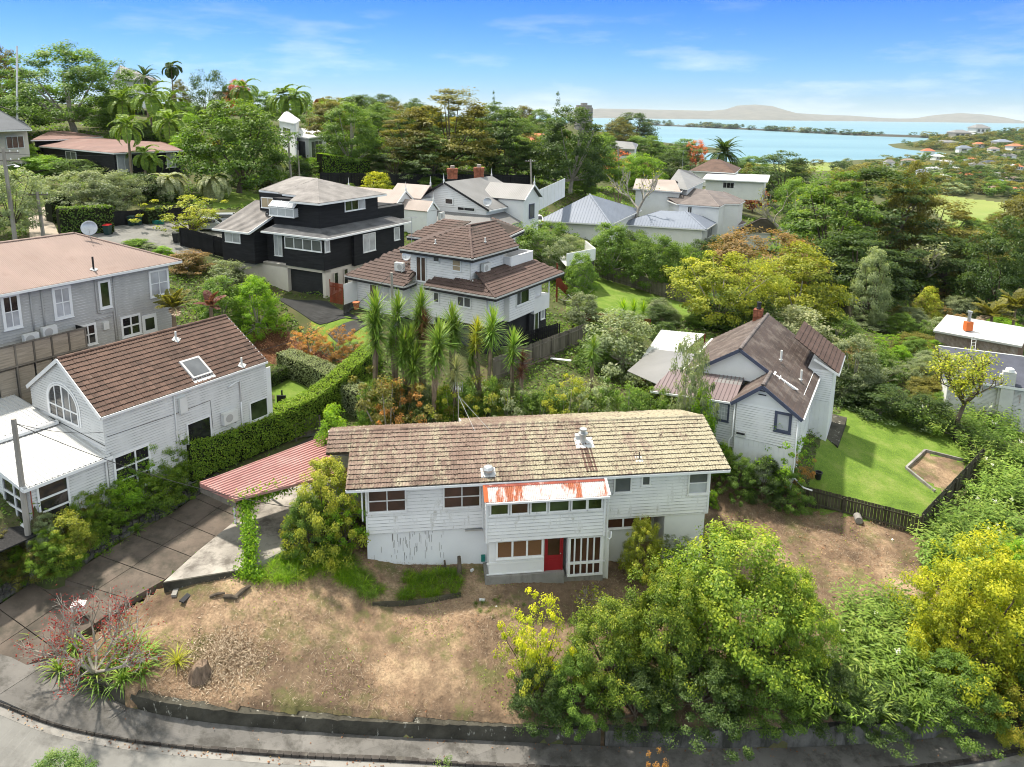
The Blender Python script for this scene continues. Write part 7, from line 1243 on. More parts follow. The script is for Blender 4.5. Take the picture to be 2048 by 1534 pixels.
# distant slopes
def onland(P):return P.z>-27.5
fillregion([(1330,300),(1560,322),(1620,350),(1560,420),(1480,340),(1300,330)],16,['far'],['l_dark','l_mid','l_olive'],(7,11),(10,17),'distant tree on the flats before the lagoon','lagoon flat trees','tree','tree',seed=21,ok=onland)
fillregion([(1500,318),(1640,322),(1860,298),(2060,258),(2060,400),(1880,388),(1760,350),(1600,352)],60,['far'],['l_dark','l_mid','l_olive','l_dark','l_grey'],(7,13),(11,21),'distant tree on the far right hillside among houses','far hillside trees','tree','tree',seed=22,ok=onland)
fillregion([(1850,278),(2060,262),(2060,272),(1860,300)],20,['far'],['l_dark','l_olive'],(12,18),(18,30),'tree on the ridge of the far right hillside','far ridge trees','tree','tree',seed=23,ok=onland)
g=random.Random(77);ms=[]
for poly,n in(([(1500,318),(1640,322),(1860,298),(2060,258),(2060,400),(1880,388),(1760,350),(1600,352)],300),([(1840,285),(2060,258),(2060,300),(1850,310)],160),([(1180,246),(1300,262),(1310,300),(1200,300)],60),([(1740,345),(1890,390),(1900,440),(1760,400)],50),([(1640,292),(1860,280),(1860,312),(1650,318)],70)):
    k=0
    while k<n:
        x,y=g.uniform(min(p[0]for p in poly),max(p[0]for p in poly)),g.uniform(min(p[1]for p in poly),max(p[1]for p in poly))
        if not inpoly(np.array([x]),np.array([y]),poly)[0]:continue
        k+=1;P=G(x,y)
        if P.z<-28 or inpoly(np.array([P.x]),np.array([P.y]),FIELD2)[0]or inpoly(np.array([P.x]),np.array([P.y]),FIELD)[0]:continue
        w=g.uniform(8,15)*(.6+P.y/2500);ms.append(Matrix.Translation(P-Z)@Matrix.Rotation(g.uniform(0,6),4,'Z')@Matrix.Diagonal((w,w,w*g.uniform(.55,.75),1)))
tag(scatter_merge(LIB['farlite'][0][0],ms[::2],'far_woodland','l_dark'),kind='stuff');tag(scatter_merge(LIB['farlite'][1][0],ms[1::2],'far_woodland','l_olive'),kind='stuff')
for i in range(52):
    s=random.random();a=cpts[0].lerp(cpts[1],s)if i%5==0 else(cpts[1].lerp(cpts[2],s)if i%5<3 else(cpts[2].lerp(cpts[3],s)if i%5==3 else cpts[3].lerp(cpts[4],s)));k=a.y/FPX;plant('far',a+Vector((0,random.uniform(-20,30),0)),random.uniform(6,13)*k,random.uniform(14,30)*k,random.choice(['l_dark','l_dark','l_olive']),'tree','dark tree in the row along the causeway','tree','causeway trees')
for x,y,w,d,h,rf,lb in((1925,275,60,30,16,'grey_tin','large grey house on top of the far right hillside'),(1965,268,50,30,20,'grey_tin','tallest house on the crest of the far right hillside'),(1900,292,70,30,12,'grey_tin','long grey roofed house below the crest'),(2010,292,50,25,14,'blue_tin','blue grey roofed house right of the crest'),(2036,300,40,25,13,'red_roof','orange roofed house at the right edge of the far hillside'),(1880,320,30,22,12,'white_metal','white peaked house lowest on the far hillside'),(1945,322,30,18,8,'red_roof','small red roofed house in the trees of the far hillside'),(1985,332,44,24,12,'navy_tin','dark roofed white gabled house on the far hillside'),(1912,342,24,16,11,'white_metal','white boxy house on the far hillside'),(1975,352,36,20,10,'red_roof','orange roofed white house on the far hillside'),(2012,352,44,22,8,'grey_tin','long white house right of the orange roofed one'),(2034,362,36,22,9,'brown_tin','brown roofed house near the right edge'),(1150,218,40,30,10,'grey_tin','hazy pale building on the skyline near the tower'),(1050,218,60,40,10,'grey_tin','long hazy building on the skyline'),(2038,340,30,22,12,'red_roof','brick red house cut by the right edge')):
    P=G(x,y)if y>240 else gz(aty(x,240,700));k=P.y/FPX;w,d,h=w*k*.55,d*k*.9,h*k*.6;t=thing('house',lb,'house',P,'far houses');b=MB();b.box(P.x-w/2,P.y,P.z-3,P.x+w/2,P.y+d,P.z+h);b.obj('wall',X['cream' if 'grey' in lb else 'white_n'],t);b=MB();z=P.z+h;e=w*.08
    b.add([(P.x-w/2-e,P.y-e,z-.2),(P.x+w/2+e,P.y-e,z-.2),(P.x+w/2+e,P.y+d+e,z-.2),(P.x-w/2-e,P.y+d+e,z-.2),(P.x-w*.2,P.y+d/2,z+h*.55),(P.x+w*.2,P.y+d/2,z+h*.55)],[(0,1,5,4),(1,2,5),(2,3,4,5),(3,0,4),(0,3,2,1)]);b.obj('roof',X[rf],t)
    for q in(-.3,0,.3):b=MB();b.box(P.x+w*(q-.09),P.y-.15,P.z+h*.35,P.x+w*(q+.09),P.y-.02,P.z+h*.75);b.obj('window',X['glass_grey'],t)
hg=random.Random(12)
for x,y in((1858,312),(1895,332),(1930,305),(1960,296),(1990,305),(2020,318),(1870,345),(1930,358),(1955,338),(2000,370),(1890,362),(2040,385),(1985,385),(1820,330),(1845,352),(1780,335),(2020,340)):
    P=G(x,y);k=P.y/FPX;w,d,h=hg.uniform(16,28)*k,hg.uniform(9,14)*k,hg.uniform(7,11)*k;t=thing('house','small pale house half hidden by trees on the far right hillside','house',P,'small far houses');b=MB();b.box(P.x-w/2,P.y,P.z-3,P.x+w/2,P.y+d,P.z+h);b.obj('wall',X['white_n'],t);z=P.z+h;e=w*.06
    b=MB();b.add([(P.x-w/2-e,P.y-e,z),(P.x+w/2+e,P.y-e,z),(P.x+w/2+e,P.y+d+e,z),(P.x-w/2-e,P.y+d+e,z),(P.x-w*.2,P.y+d/2,z+h*.5),(P.x+w*.2,P.y+d/2,z+h*.5)],[(0,1,5,4),(1,2,5),(2,3,4,5),(3,0,4),(0,3,2,1)]);b.obj('roof',X[hg.choice(['grey_tin','red_roof','brown_tin','white_metal','blue_tin'])],t);b=MB();b.box(P.x-w*.3,P.y-.2,P.z+h*.35,P.x+w*.1,P.y-.02,P.z+h*.75);b.obj('window',X['glass_grey'],t)
P=gz(aty(1167,240,650));t=thing('tower_block','pale round hazy tower block on the skyline beside the harbour','tower',P);b=MB();b.lathe(P-Z*4,[(8,0),(8,24),(7,24.2),(7,26),(3,26.2),(3,28)],14);b.obj('tower',X['concrete'],t)
for i in range(5):b=MB();b.lathe(P+Z*(i*3.8),[(8.1,0),(8.1,.9)],14);b.obj('window_band',X['glass_grey'],t)
# ------------------------------------------------------------------ near plants
hedge([G(372,955),G(470,915),G(560,878),G(632,845),G(690,800),G(748,742)],1.4,2.0,'l_hedge','long clipped ivy hedge running up beside the pale gabled house',.11,330,hs=[2.2,2.0,2.1,2.2,2.3,2.2],rough=.09)
hedge([gz(aty(565,660,52)),gz(aty(640,690,49.5)),gz(aty(738,735,46))],1.5,1.7,'l_grey','grey green clipped hedge between the driveway lawn and the bark garden',.10,260,rough=.08);hedge([G(525,778),G(560,762),G(600,735)],.8,1.0,'l_dark','low dark hedge at the edge of the small lawn behind the pale house',.09,220);hedge([G(600,735),G(690,760),G(720,745)],.9,.9,'l_dark','low ivy bank behind the hockey goal net',.09,220)
for a in(('bush',452,580,520,92,'l_grey','dark rounded camellia with glossy highlights beside the black house'),('bush',442,650,552,98,'l_mid','tall glossy shrub behind the brown tile roof end'),('nearb',517,668,550,104,'l_bright','vivid green rounded shrub in front of the garage'),('bush',376,540,500,92,'l_bronze','orange tinged maple behind the grey house corner'),('airy',622,715,650,76,'l_orange','leftmost orange leaved maple above the bark garden'),('airy',668,735,648,76,'l_orange','middle orange leaved maple on a pale stem'),('airy',712,720,662,70,'l_orange','rightmost orange leaved maple near the yuccas'),('bush',735,735,690,60,'l_mid','small shrub at the foot of the leftmost yucca')):tp_(*a,bark='pale_bark',**(S_ if 'maple' not in a[-1]else{}))
ORD='first second third fourth fifth sixth seventh eighth'.split()
tp_('airy',772,845,738,172,'l_olive','thin dry leaved small tree with pale twigs behind the carport',Y=41.5,bark='pale_bark');tp_('airy',800,850,752,110,'l_orange','brownish thin tree right of the dry leaved one',Y=42.5,bark='pale_bark');tp_('bush',665,880,810,95,'l_bright','bright climbing vine mound at the back of the carport',Y=38.5,**S_);tp_('bush',845,870,790,90,'l_dark','dark ivy mound beside the dry leaved tree',Y=42.6,**S_)
for i,(x,top,w,mt)in enumerate(((905,765,95,'l_lime'),(962,755,100,'l_lime'),(1015,758,90,'l_grey'),(1075,752,100,'l_mid'),(1130,745,100,'l_lime'),(1190,745,100,'l_grey'),(1250,752,100,'l_mid'),(1310,768,90,'l_mid'))):tp_('airy',x,860,top,w*1.1,mt,ORD[i]+' pale barked shrub tree from the left in the row behind the old roof','tree','tree','shrub row behind the old roof',Y=43.3+.4*(i%2),bark='pale_bark');tp_('bush',x+20,860,top+25,w,'l_mid',ORD[i]+' leafy shrub from the left under the row behind the old roof','shrub','shrub','shrubs under the row behind the old roof',Y=44.6)
tp_('airy',1372,850,655,88,'l_grey','tall thin pale trunked tree in front of the purple brown roof',Y=42.8,bark='pale_bark');tp_('column',1375,850,660,60,'l_grey','slim leafy tree standing with the pale trunked one',Y=43.2,bark='pale_bark');tp_('bush',1400,860,765,70,'l_bright','bright bush at the left corner of the blue trimmed house',Y=42.6,**S_)
for x,y,top,w,mt,lb in((1552,985,842,110,'l_bright','leggy young tree in front of the white gable'),(1590,1000,905,70,'l_orange','sparse orange tinged shrub at the house corner')):tp_('airy',x,y,top,w,mt,lb)
for x,y,top,w,mt,lb in((1475,985,905,80,'l_mid','left bush under the white gable'),(1525,1000,915,90,'l_dark','middle bush under the white gable'),(1575,1012,930,90,'l_mid','right bush under the white gable'),(1440,945,885,60,'l_bright','bush behind the right end of the old roof')):tp_('nearb',x,y,top,w,mt,lb,**S_)
# bed along the pale gabled house
bd=random.Random(5)
for i,(x,y,r,h,mt)in enumerate(((100,1128,46,40,'l_hedge'),(135,1095,44,40,'l_lime'),(172,1070,50,46,'l_hedge'),(150,1110,36,30,'l_olive'),(215,1058,46,44,'l_hedge'),(250,1030,44,42,'l_bright'),(290,1015,44,36,'l_hedge'),(330,1000,44,36,'l_hedge'),(250,985,50,50,'l_hedge'),(290,965,50,52,'l_bright'),(330,950,54,54,'l_hedge'),(362,940,40,46,'l_hedge'),(205,1010,44,42,'l_hedge'),(170,1025,40,36,'l_olive'),(365,985,40,34,'l_hedge'),(95,1085,30,30,'l_grey'),(118,1140,40,34,'l_hedge'),(80,1150,40,34,'l_olive'),(148,1128,36,30,'l_bright'),(190,1098,40,34,'l_hedge'))):tp_('nearb' if r>45 else 'bush',x,y,y-h*1.9,r*1.9,mt,'low shrub in the planted bed along the pale gabled house','shrub','shrub','bed shrubs')
for x,y,s in((200,1100,1.1),(222,1095,1.1),(60,1150,1.2),(85,1150,1.1),(40,1160,1.2),(245,1085,1.0),(110,1118,1.0),(180,1085,.9),(275,1062,.9)):clump(G(x,y),s,'strap','l_ginger','strap leaved agapanthus clump above the stone bed wall','agapanthus','agapanthus','bed agapanthus')
for x,y,top,w,mt,lb in((5,1150,1065,80,'l_olive','bronze green bush at the left edge below the dark pebbles'),(38,1160,1090,50,'l_bright','bright bush left of the leaning power pole'),(8,805,762,50,'l_mid','feathery green bush at the left edge beside the deck'),(8,1190,1140,60,'l_mid','grassy clump at the left edge')):tp_('nearb',x,y,top,w,mt,lb,**S_)
# bush beside the old house, ivy on the carport
tp_('nearb',650,1095,908,150,'l_lime','tall yellow green shrub at the left end of the old house',**S_);tp_('airy',690,1105,985,100,'l_bright','loose leafy shrub against the left wall of the old house',**S_);tp_('nearb',620,1110,985,100,'l_mid','green lower part bush left of the tall yellow green shrub',**S_)
iv=thing('ivy','ivy climbing the carport post and running along the roof edge','ivy',pad[1]);A=[]
g=np.random.default_rng(12)
for p,q,n in((atz(478,1002,10.6),atz(575,972,10.8),30),(atz(490,1000,10.5),atz(497,1040,9.9),12),(atz(497,1040,9.9),atz(500,1085,9.2),16),(atz(500,1085,9.2),atz(495,1150,8.1),22),(atz(480,1146,8.1),atz(520,1150,8.0),10)):
    for s in np.linspace(0,1,n):A.append(np.array(p.lerp(q,s)))
A=np.array(A);ivy(A,np.tile([0,-.6,.5],(len(A),1)),5200,.19,'l_bright',.11,'foliage',iv);b=MB();b.tube([Vector(a)for a in A[30:80:4]],.05,5);b.obj('stem',X['bark'],iv)
# foreground trees
for a in(('near',1465,1340,1046,330,'l_fore','big fresh green tree in front of the right end of the old house'),('near',1575,1350,1130,190,'l_fore','pale tipped lower right side tree of the big fresh green tree'),('near',1330,1360,1125,220,'l_fore','dense green tree left of the big fresh green one'),('near',1215,1385,1195,210,'l_fore','bright green tree over the retaining wall near the middle'),('nearb',1400,1420,1300,200,'l_dark','dark shaded shrub tree leaning over the wall'),('nearb',1270,1440,1330,150,'l_dark','dark shrub spilling over the wall below the bright tree'),('nearb',1540,1425,1320,170,'l_mid','mid green shrub on the wall top below the pale tipped tree'),('nearb',1075,1425,1330,140,'l_dark','dark fern like shrub at the left end of the front shrubbery'),('nearb',1150,1430,1310,130,'l_mid','leafy shrub right of the fern like one'),
 ('near',1955,1340,1062,290,'l_yellow','large golden yellow tree at the right edge'),('near',1890,1350,1170,160,'l_yellow','smaller yellow tree left of the golden one'),('nearb',1900,1420,1310,180,'l_mid','green shrub on the wall below the yellow trees'),('near',2025,1470,1335,180,'l_gold','orange tipped tree in the bottom right corner'),('nearb',2040,1400,1260,120,'l_mid','green shrub behind the orange tipped tree'),('nearb',1760,1432,1370,170,'l_dark','dark undergrowth shrub below the ginger'),('nearb',1660,1425,1330,140,'l_dark','dark glossy shrub between big tree and ginger'),('nearb',2030,1230,1080,120,'l_bright','bright shrub behind the golden tree at the right edge')):tp_(*a,**(S_ if 'shrub' in a[-1]else{}))
tp_('airy',1072,1400,1185,135,'l_yellow','small yellowing maple at the left of the front shrubbery');tp_('airy',1060,1405,1240,120,'l_lime','lime leaved lower half companion of the yellowing maple');tp_('near',1282,1165,1028,96,'l_lime','small yellow and orange tinted tree against the old house');tp_('airy',1365,1150,1068,90,'l_grey','sparse thin shrub in front of the white lower wall',**S_);tp_('nearb',1440,1115,1058,60,'l_dark','dark bush at the right corner of the old house',**S_);tp_('bush',1425,1010,980,26,'l_bright','little bright weed at the right corner of the old house',**S_)
lm('l_near',(.03,.06,.02),(.06,.12,.04),(.13,.2,.07),(.22,.3,.1))
P=aty(110,1600,20.3);plant('nearb',Vector((P.x,P.y,aty(110,1545,20.3).z-2.2)),2.9,2.6,'l_near','shrub','rounded leafy tree top cut by the bottom left edge','shrub',None);P=aty(885,1600,21.5);plant('airy',Vector((P.x,P.y,aty(885,1560,21.5).z-2.4)),3.3,1.5,'l_near','shrub','single leafy tree top cut by the bottom edge near the middle','shrub');P=aty(1315,1600,22.5);plant('airy',Vector((P.x,P.y,aty(1315,1560,22.5).z-2.2)),3.2,1.6,'l_orange','shrub','sparse orange leaved tree top cut by the bottom edge','shrub')
for x,y,top,w,mt in((745,800,755,60,'l_mid'),(800,805,765,60,'l_dark'),(850,800,760,60,'l_grey'),(935,795,752,60,'l_mid'),(985,790,750,60,'l_mid'),(890,805,765,50,'l_bright')):tp_('bush',x,y,top,w,mt,'low shrub hiding the feet of the yucca row','shrub','shrub','yucca foot shrubs',Y=43.6)
# ginger
def gingermesh(seed):
    g=np.random.default_rng(seed);P,N,T,S=[],[],[],[]
    for i in range(60):
        az=g.random()*6.28;r0=.9*g.random()**.5;base=np.array([math.cos(az)*r0,math.sin(az)*r0,0]);lean=np.array([math.cos(az),math.sin(az),0])*(.15+.45*r0)+g.normal(size=3)*.1;hgt=.9+.8*g.random();a2=g.random()*6.28;sd=np.array([math.cos(a2),math.sin(a2),0])
        for k in range(9):
            s=.25+.75*k/8;c=base+(np.array([0,0,1])+lean*s)*hgt*s;d=sd*(1 if k%2 else-1)+np.array([0,0,.45-.3*s])+lean*.3;d/=np.linalg.norm(d);l=.42*(1-.3*s);P.append(c+d*l*.45);T.append(d);N.append(np.array([0,0,1])+g.normal(size=3)*.2);S.append(l)
    P,N,T,S=map(np.array,(P,N,T,S));return leafcloud('ginger_leaves',P,N,S,.2+.35*P[:,2]/1.6+.35*g.random(len(P)),X['l_ginger'],.24,T,.04)
GM=[gingermesh(i)for i in range(3)]
def ginger(P,s,label,group,flowers=0,mat='l_ginger'):
    t=thing('ginger_plant',label,'ginger plant',P,group,random.uniform(0,6));t.scale=(s,s,s);o=bpy.data.objects.new('leaves',random.choice(GM));link(o,t);setmat(o,X[mat])
    if flowers:
        pp=np.concatenate([RNG.normal(size=(14,3))*.05+np.array([random.uniform(-.8,.8),random.uniform(-.8,.8),1.55])for _ in range(flowers)]);o=bpy.data.objects.new('flower',leafcloud('flower',pp,RNG.normal(size=pp.shape),.09,np.full(len(pp),.5),X['l_white'],.8));link(o,t)
for x,y in((1720,1240),(1765,1235),(1810,1245),(1700,1280),(1745,1290),(1790,1290),(1835,1300),(1690,1330),(1730,1340),(1780,1345),(1830,1345),(1680,1385),(1730,1395),(1790,1400),(1840,1405),(1640,1410),(1700,1430),(1760,1435),(1820,1440),(1610,1430)):ginger(G(x,y),random.uniform(.85,1.15),'broad leaved ginger plant in the thicket left of the golden tree','front ginger thicket',1 if random.random()<.4 else 0,random.choice(['l_ginger','l_ginger','l_yucca','l_mid']))
for x,y in((1945,900),(1985,890),(2030,880),(1960,940),(2005,930),(2045,930),(1990,970),(2030,975),(1965,1000),(2010,1015),(2048,1020),(1960,1040),(1990,1060),(2030,1065),(1890,1080),(1920,1070),(1870,1110),(1905,1120),(1945,1100),(1985,1110),(2030,1120),(1880,1150),(1925,1160),(1790,840),(1830,850),(1870,870),(1925,860),(1960,855),(1860,840),(2010,855),(2045,850)):ginger(G(x,y),random.uniform(.9,1.3),'broad leaved ginger plant on the bank right of the mossy fence','bank ginger thicket',2 if random.random()<.5 else 0,random.choice(['l_ginger','l_yucca','l_mid']))
# clivia bed, flax and the half bare plum tree at the driveway corner
for x,y in((80,1300),(105,1285),(130,1275),(150,1300),(95,1330),(120,1350),(70,1320),(140,1370),(170,1385),(195,1365),(230,1335),(255,1345),(280,1330),(300,1312),(270,1300),(245,1365),(160,1340),(210,1390),(240,1300),(285,1350)):clump(G(x,y),random.uniform(1.35,1.9),'strap','l_yucca','strap leaved clivia clump under the half bare plum tree','clivia','clivia','clivia bed')
clump(G(355,1328),1.15,'flax','l_lime','bright lime flax tuft beside the old stump','flax','flax')
P=G(190,1345);t=thing('plum_tree','half bare plum tree with red leaves at the driveway corner','tree',P);b,tips=branchy(P,6,1.15,.075,4,11,.55,.22,.74);b.obj('trunk',X['pale_bark'],t)
tips=np.array([np.array(p)for p in tips]);sel=tips[(tips[:,2]>P.z+.8)];sel=sel[RNG.random(len(sel))<.45];ivy(sel,np.tile([0,0,1.],(len(sel),1)),2300,.14,'l_red',.075,'leaves',t)
def baretree(x,y,Y,h,seed,label,mat='pale_bark',leaf=None,nl=600,sp=.5,n0=2,L0=None,leafsize=.12):
    P=G(x,y)if Y is None else gz(aty(x,y,Y));t=thing('tree',label,'tree',P);tr=MB();f=P+Z*h*.4+Vector((h*.05,0,0));tr.tube([P-Z*.3,P+Z*h*.2,f],[h*.035,h*.028,h*.022],7);b,tips=branchy(f,n0+2,L0 or h*.25,h*.018,3,seed,sp,.5,.74);tr.v,tr.f,tr.m=tr.v+b.v,tr.f+[tuple(i+len(tr.v)for i in q)for q in b.f],tr.m+b.m;tr.obj('trunk',X[mat],t)
    if leaf:tips=np.array([np.array(q)for q in tips]);ivy(tips,np.tile([0,0,1.],(len(tips),1)),nl,h*.035,leaf,leafsize,'leaves',t)
baretree(1912,868,None,6.2,5,'twisted tree with stout brown trunk beside the slate roofed house','bark','l_lime',3600,.6,3,None,.17);baretree(1842,600,None,8.5,8,'pale frangipani like tree with silver leaves on the bank','pale_bark','l_silver',1500,.6,3,None,.38);baretree(1564,465,112,11,12,'pale leafless tree with forked white trunk beside the grove','pale_bark','l_lime',260,.4,2,None,.3);baretree(1270,425,118,11,15,'leaning pale bare trunk beyond the blue roof','pale_bark','l_lime',120,.35,1,None,.3)
P=G(1175,1215);t=thing('shrub','leafless pale twiggy shrub below the glazed bay','shrub',P);b,tips=branchy(P,4,.5,.02,3,3,.6,.3);b.obj('stem',X['pale_bark'],t);tips=np.array([np.array(q)for q in tips]);ivy(tips,np.tile([0,0,1.],(len(tips),1)),160,.12,'l_lime',.12,'leaves',t)
# ------------------------------------------------------------------ grasses, thatch, litter, undergrowth
def tufts(poly,n,smin,smax,name,mat,kind='grass',seed=2,tilt=.2):
    g=np.random.default_rng(seed);pts=[G(*q)for q in poly];pl=[(p.x,p.y)for p in pts];x0,x1=min(p[0]for p in pl),max(p[0]for p in pl);y0,y1=min(p[1]for p in pl),max(p[1]for p in pl);x=g.uniform(x0,x1,n*4);y=g.uniform(y0,y1,n*4);k=inpoly(x,y,pl);x,y=x[k][:n],y[k][:n];z=Hn(x,y);ms=[]
    for a,b_,c in zip(x,y,z):s=g.uniform(smin,smax);ms.append(Matrix.Translation((a,b_,c-.03))@Matrix.Rotation(g.random()*6.28,4,'Z')@Matrix.Rotation(g.normal()*tilt,4,'X')@Matrix.Scale(s,4))
    return tag(scatter_merge(RO[kind],ms,name,mat),kind='stuff')
tufts([(505,1165),(560,1110),(610,1095),(680,1090),(730,1165),(765,1195),(700,1180),(640,1150),(560,1170)],190,.7,1.35,'tall_grass','l_bright');tufts([(690,1090),(735,1150),(775,1195),(720,1200),(680,1140)],60,.7,1.1,'tall_grass','l_mid');tufts([(800,1200),(795,1150),(920,1140),(925,1190)],110,.6,1.1,'tall_grass','l_bright');tufts([(940,1200),(1010,1195),(1060,1215),(1050,1245),(960,1235)],60,.25,.5,'short_grass','l_mid');tufts([(1030,1440),(1180,1440),(1260,1300),(1060,1330)],50,.5,.9,'tall_grass','l_mid')
def flakes(poly,n,lmin,lmax,asp,name,mat,up=.02,tilt=.35,seed=4,world=False,mask=None,hfun=None):
    g=np.random.default_rng(seed);pl=poly if world else[(p.x,p.y)for p in(G(*q)for q in poly)];x0,x1=min(p[0]for p in pl),max(p[0]for p in pl);y0,y1=min(p[1]for p in pl),max(p[1]for p in pl);x=g.uniform(x0,x1,n*3);y=g.uniform(y0,y1,n*3);k=inpoly(x,y,pl)
    if mask is not None:k&=mask(x,y,g)
    x,y=x[k][:n],y[k][:n];n=len(x);z=(hfun or Hn)(x,y)+up*g.random(n);N=np.stack([g.normal(size=n)*tilt,g.normal(size=n)*tilt,np.ones(n)],1);return tag(mobj(name,leafcloud(name,np.stack([x,y,z],1),N,g.uniform(lmin,lmax,n),g.random(n),X[mat],asp)),kind='stuff')
pn=lambda x,y,g:(np.sin(x*1.3+1)*np.cos(y*1.7)+np.sin(x*.6+y*.9)+g.normal(size=x.shape)*.7)>.1
bump=lambda x,y:Hn(x,y)+.03
flakes(LOTPOLY,60000,.08,.28,.06,'dry_thatch','l_dry',.09,.5,5,True,pn,bump);flakes(LOTPOLY,9000,.06,.16,.3,'green_weeds','l_bright',.07,.6,6,True,lambda x,y,g:(np.sin(x*.9+2)*np.cos(y*1.1+1)+g.normal(size=x.shape)*.35)>.75,bump);flakes(LOTPOLY,5000,.05,.12,.55,'brown_leaf_litter','l_litter',.07,.5,7,True,lambda x,y,g:(x>9)|(g.random(x.shape)<.12),bump)
g=np.random.default_rng(8);c=G(448,1318);n=5200;px_,py_=g.normal(size=n)*.95,g.normal(size=n)*.75;hh_=.38*np.exp(-(px_/1.0)**2-(py_/.8)**2);tag(mobj('straw_heap',leafcloud('straw_heap',np.stack([c.x+px_,c.y+py_,Hn(c.x+px_,c.y+py_)+.03+hh_*g.random(n)**.3],1),g.normal(size=(n,3))*.7+np.array([0,0,1]),g.uniform(.08,.24,n),.3+.7*g.random(n),X['l_dry'],.15)),kind='stuff')
zk=lambda x,y:np.interp(x,_kx,_kz)+.035
def curb(x,y,g):return(np.abs(y-np.interp(x,_kx,_ky)+.16)<.12+.12*g.random(x.shape))&(g.random(x.shape)<.55+.45*np.sin(x*1.9))
kk=[(p.x,p.y)for p in KP[2:]];flakes([(-21,20),(12,20),(12,32),(-21,32)],4200,.06,.12,.6,'fallen_leaves','l_litter',.03,.4,9,True,curb,lambda x,y:np.interp(x,_kx,_kz)-.1)
def wallf(x,y,g):d=np.interp(x,_wx,_wy)-y;return(d>0)&(d<.1+.9*g.random(x.shape)**4)&(g.random(x.shape)<.4+.5*(x>-2))
flakes([(-20.5,20),(19,20),(19,32),(-20.5,32)],2600,.05,.12,.6,'fallen_leaves','l_litter',.02,.3,10,True,wallf,lambda x,y:np.interp(x,_wx,_wz)+.008)
flakes([(490,700),(515,660),(560,655),(690,720),(560,735)],2600,.06,.16,.5,'bark_chips','l_litter',.06,.6,11)
# rough undergrowth over the unmown ground
g=np.random.default_rng(31);n=150000;yy=24*(170/24)**g.random(n*2);xx=yy*np.tan(np.radians(g.uniform(-42,42,n*2)));k=~(inpoly(xx,yy,LOTPOLY))&(yy>np.interp(xx,_wx,_wy)+.5)
for q in(LAWNN,LAWNC,LAWNL,LAWNS,MULCH,LAWNG,[(p.x,p.y)for p in pad],[(p.x,p.y)for p in le]+[(p.x,p.y)for p in re_[::-1]],[tuple(G(*q))[:2]for q in((-60,1260),(60,1190),(180,1290),(150,1420),(-60,1420))],[tuple(G(*q))[:2]for q in((50,530),(480,510),(480,420),(60,415))],[tuple(G(*q))[:2]for q in((545,585),(650,600),(745,640),(690,695),(600,650))]):k&=~inpoly(xx,yy,q)
k&=(np.sin(xx*.5+1)*np.cos(yy*.37)+np.sin(xx*.21+yy*.33)+g.normal(size=n*2)*.6)>-.5;xx,yy=xx[k][:n],yy[k][:n];n=len(xx);hz=np.abs(np.sin(xx*.8)*np.cos(yy*.7+1))*.5;zz=Hn(xx,yy)+g.random(n)*(.12+hz);sz=.06+.0033*yy
tag(mobj('undergrowth',leafcloud('undergrowth',np.stack([xx,yy,zz],1),np.stack([g.normal(size=n)*.6,g.normal(size=n)*.6,np.ones(n)],1),sz*(.7+.7*g.random(n)),.1+.6*g.random(n)+.3*hz,X['l_mid'],.5)),kind='stuff')
flakes(LAWNN,16000,.04,.09,.2,'lawn_blades','l_bright',.04,.8,14,True,lambda x,y,g:~inpoly(x,y,BED))
# ------------------------------------------------------------------ poles, wires, bins, cars and small things
def pole(base,top,r,label,mat='pole_wood',arm=None,cat='power pole',name='power_pole',lamp=False,arms=1,armz=.4):
    base,top=Vector(base),Vector(top);t=thing(name,label,cat,base);b=MB();b.tube([base-Z*.3,base.lerp(top,.5),top],[r*1.15,r,r*.85],8);b.obj('shaft',X[mat],t)
    if arm:
        a=Vector(arm)
        for k in range(arms):
            c=top-Z*(armz+k*.7);b=MB();b.obox(c-a*.5-Vector((.05,.05,.06)),a,Vector((0,.1,0)),Z*.12);b.obj('crossarm',X['timber'],t)
            for q in(-.45,-.2,.2,.45):b=MB();b.lathe(c+a*q+Z*.06,[(.05,0),(.05,.12),(.02,.16)],6);b.obj('insulator',X['plastic'],t)
    if lamp:b=MB();c=top-Z*1.6;b.tube([c,c+Vector((1.0,-.3,.2)),c+Vector((1.3,-.4,.1))],.04,5);b.lathe(c+Vector((1.3,-.4,.02)),[(.05,.12),(.25,0),(.1,-.08)],10);b.obj('street_lamp',X['plastic'],t)
    return t
def wire(p,q,sag,label,r=.016):
    p,q=Vector(p),Vector(q);b=MB();pts=[p.lerp(q,i/14)-Z*sag*4*(i/14)*(1-i/14)for i in range(15)];b.tube(pts,r,4,caps=False);tag(b.obj('power_line',X['black_plastic']),label,'power line','overhead power lines')
B0=G(66,1143);T0=aty(27,838,B0.y+.3);pole(B0,T0,.13,'leaning grey power pole in the bed at the left front of the pale gabled house')
B1=gz(aty(790,735,47));T1=aty(783,545,47);pole(B1,T1,.10,'thin bleached pole among the yuccas before the white two storey house')
B2_=G(32,492);T2=aty(6,296,B2_.y);pole(B2_,T2,.17,'tall street light pole with crossarms at the upper left edge',arm=(2.4,.6,0),arms=2,lamp=True);B3=G(88,480);T3=aty(74,384,B3.y);pole(B3,T3,.15,'shorter pole with a rusty crossarm at the gravel drive',arm=(1.8,.4,0),armz=.25)
B4=G(583,372);T4=aty(575,260,B4.y);pole(B4,T4,.17,'power pole with crossarm in front of the black corner wall',arm=(2.6,-.6,0),arms=2);B5=G(600,372);T5=aty(596,300,B5.y);pole(B5,T5,.11,'slim pale pole right of the crossarm pole')
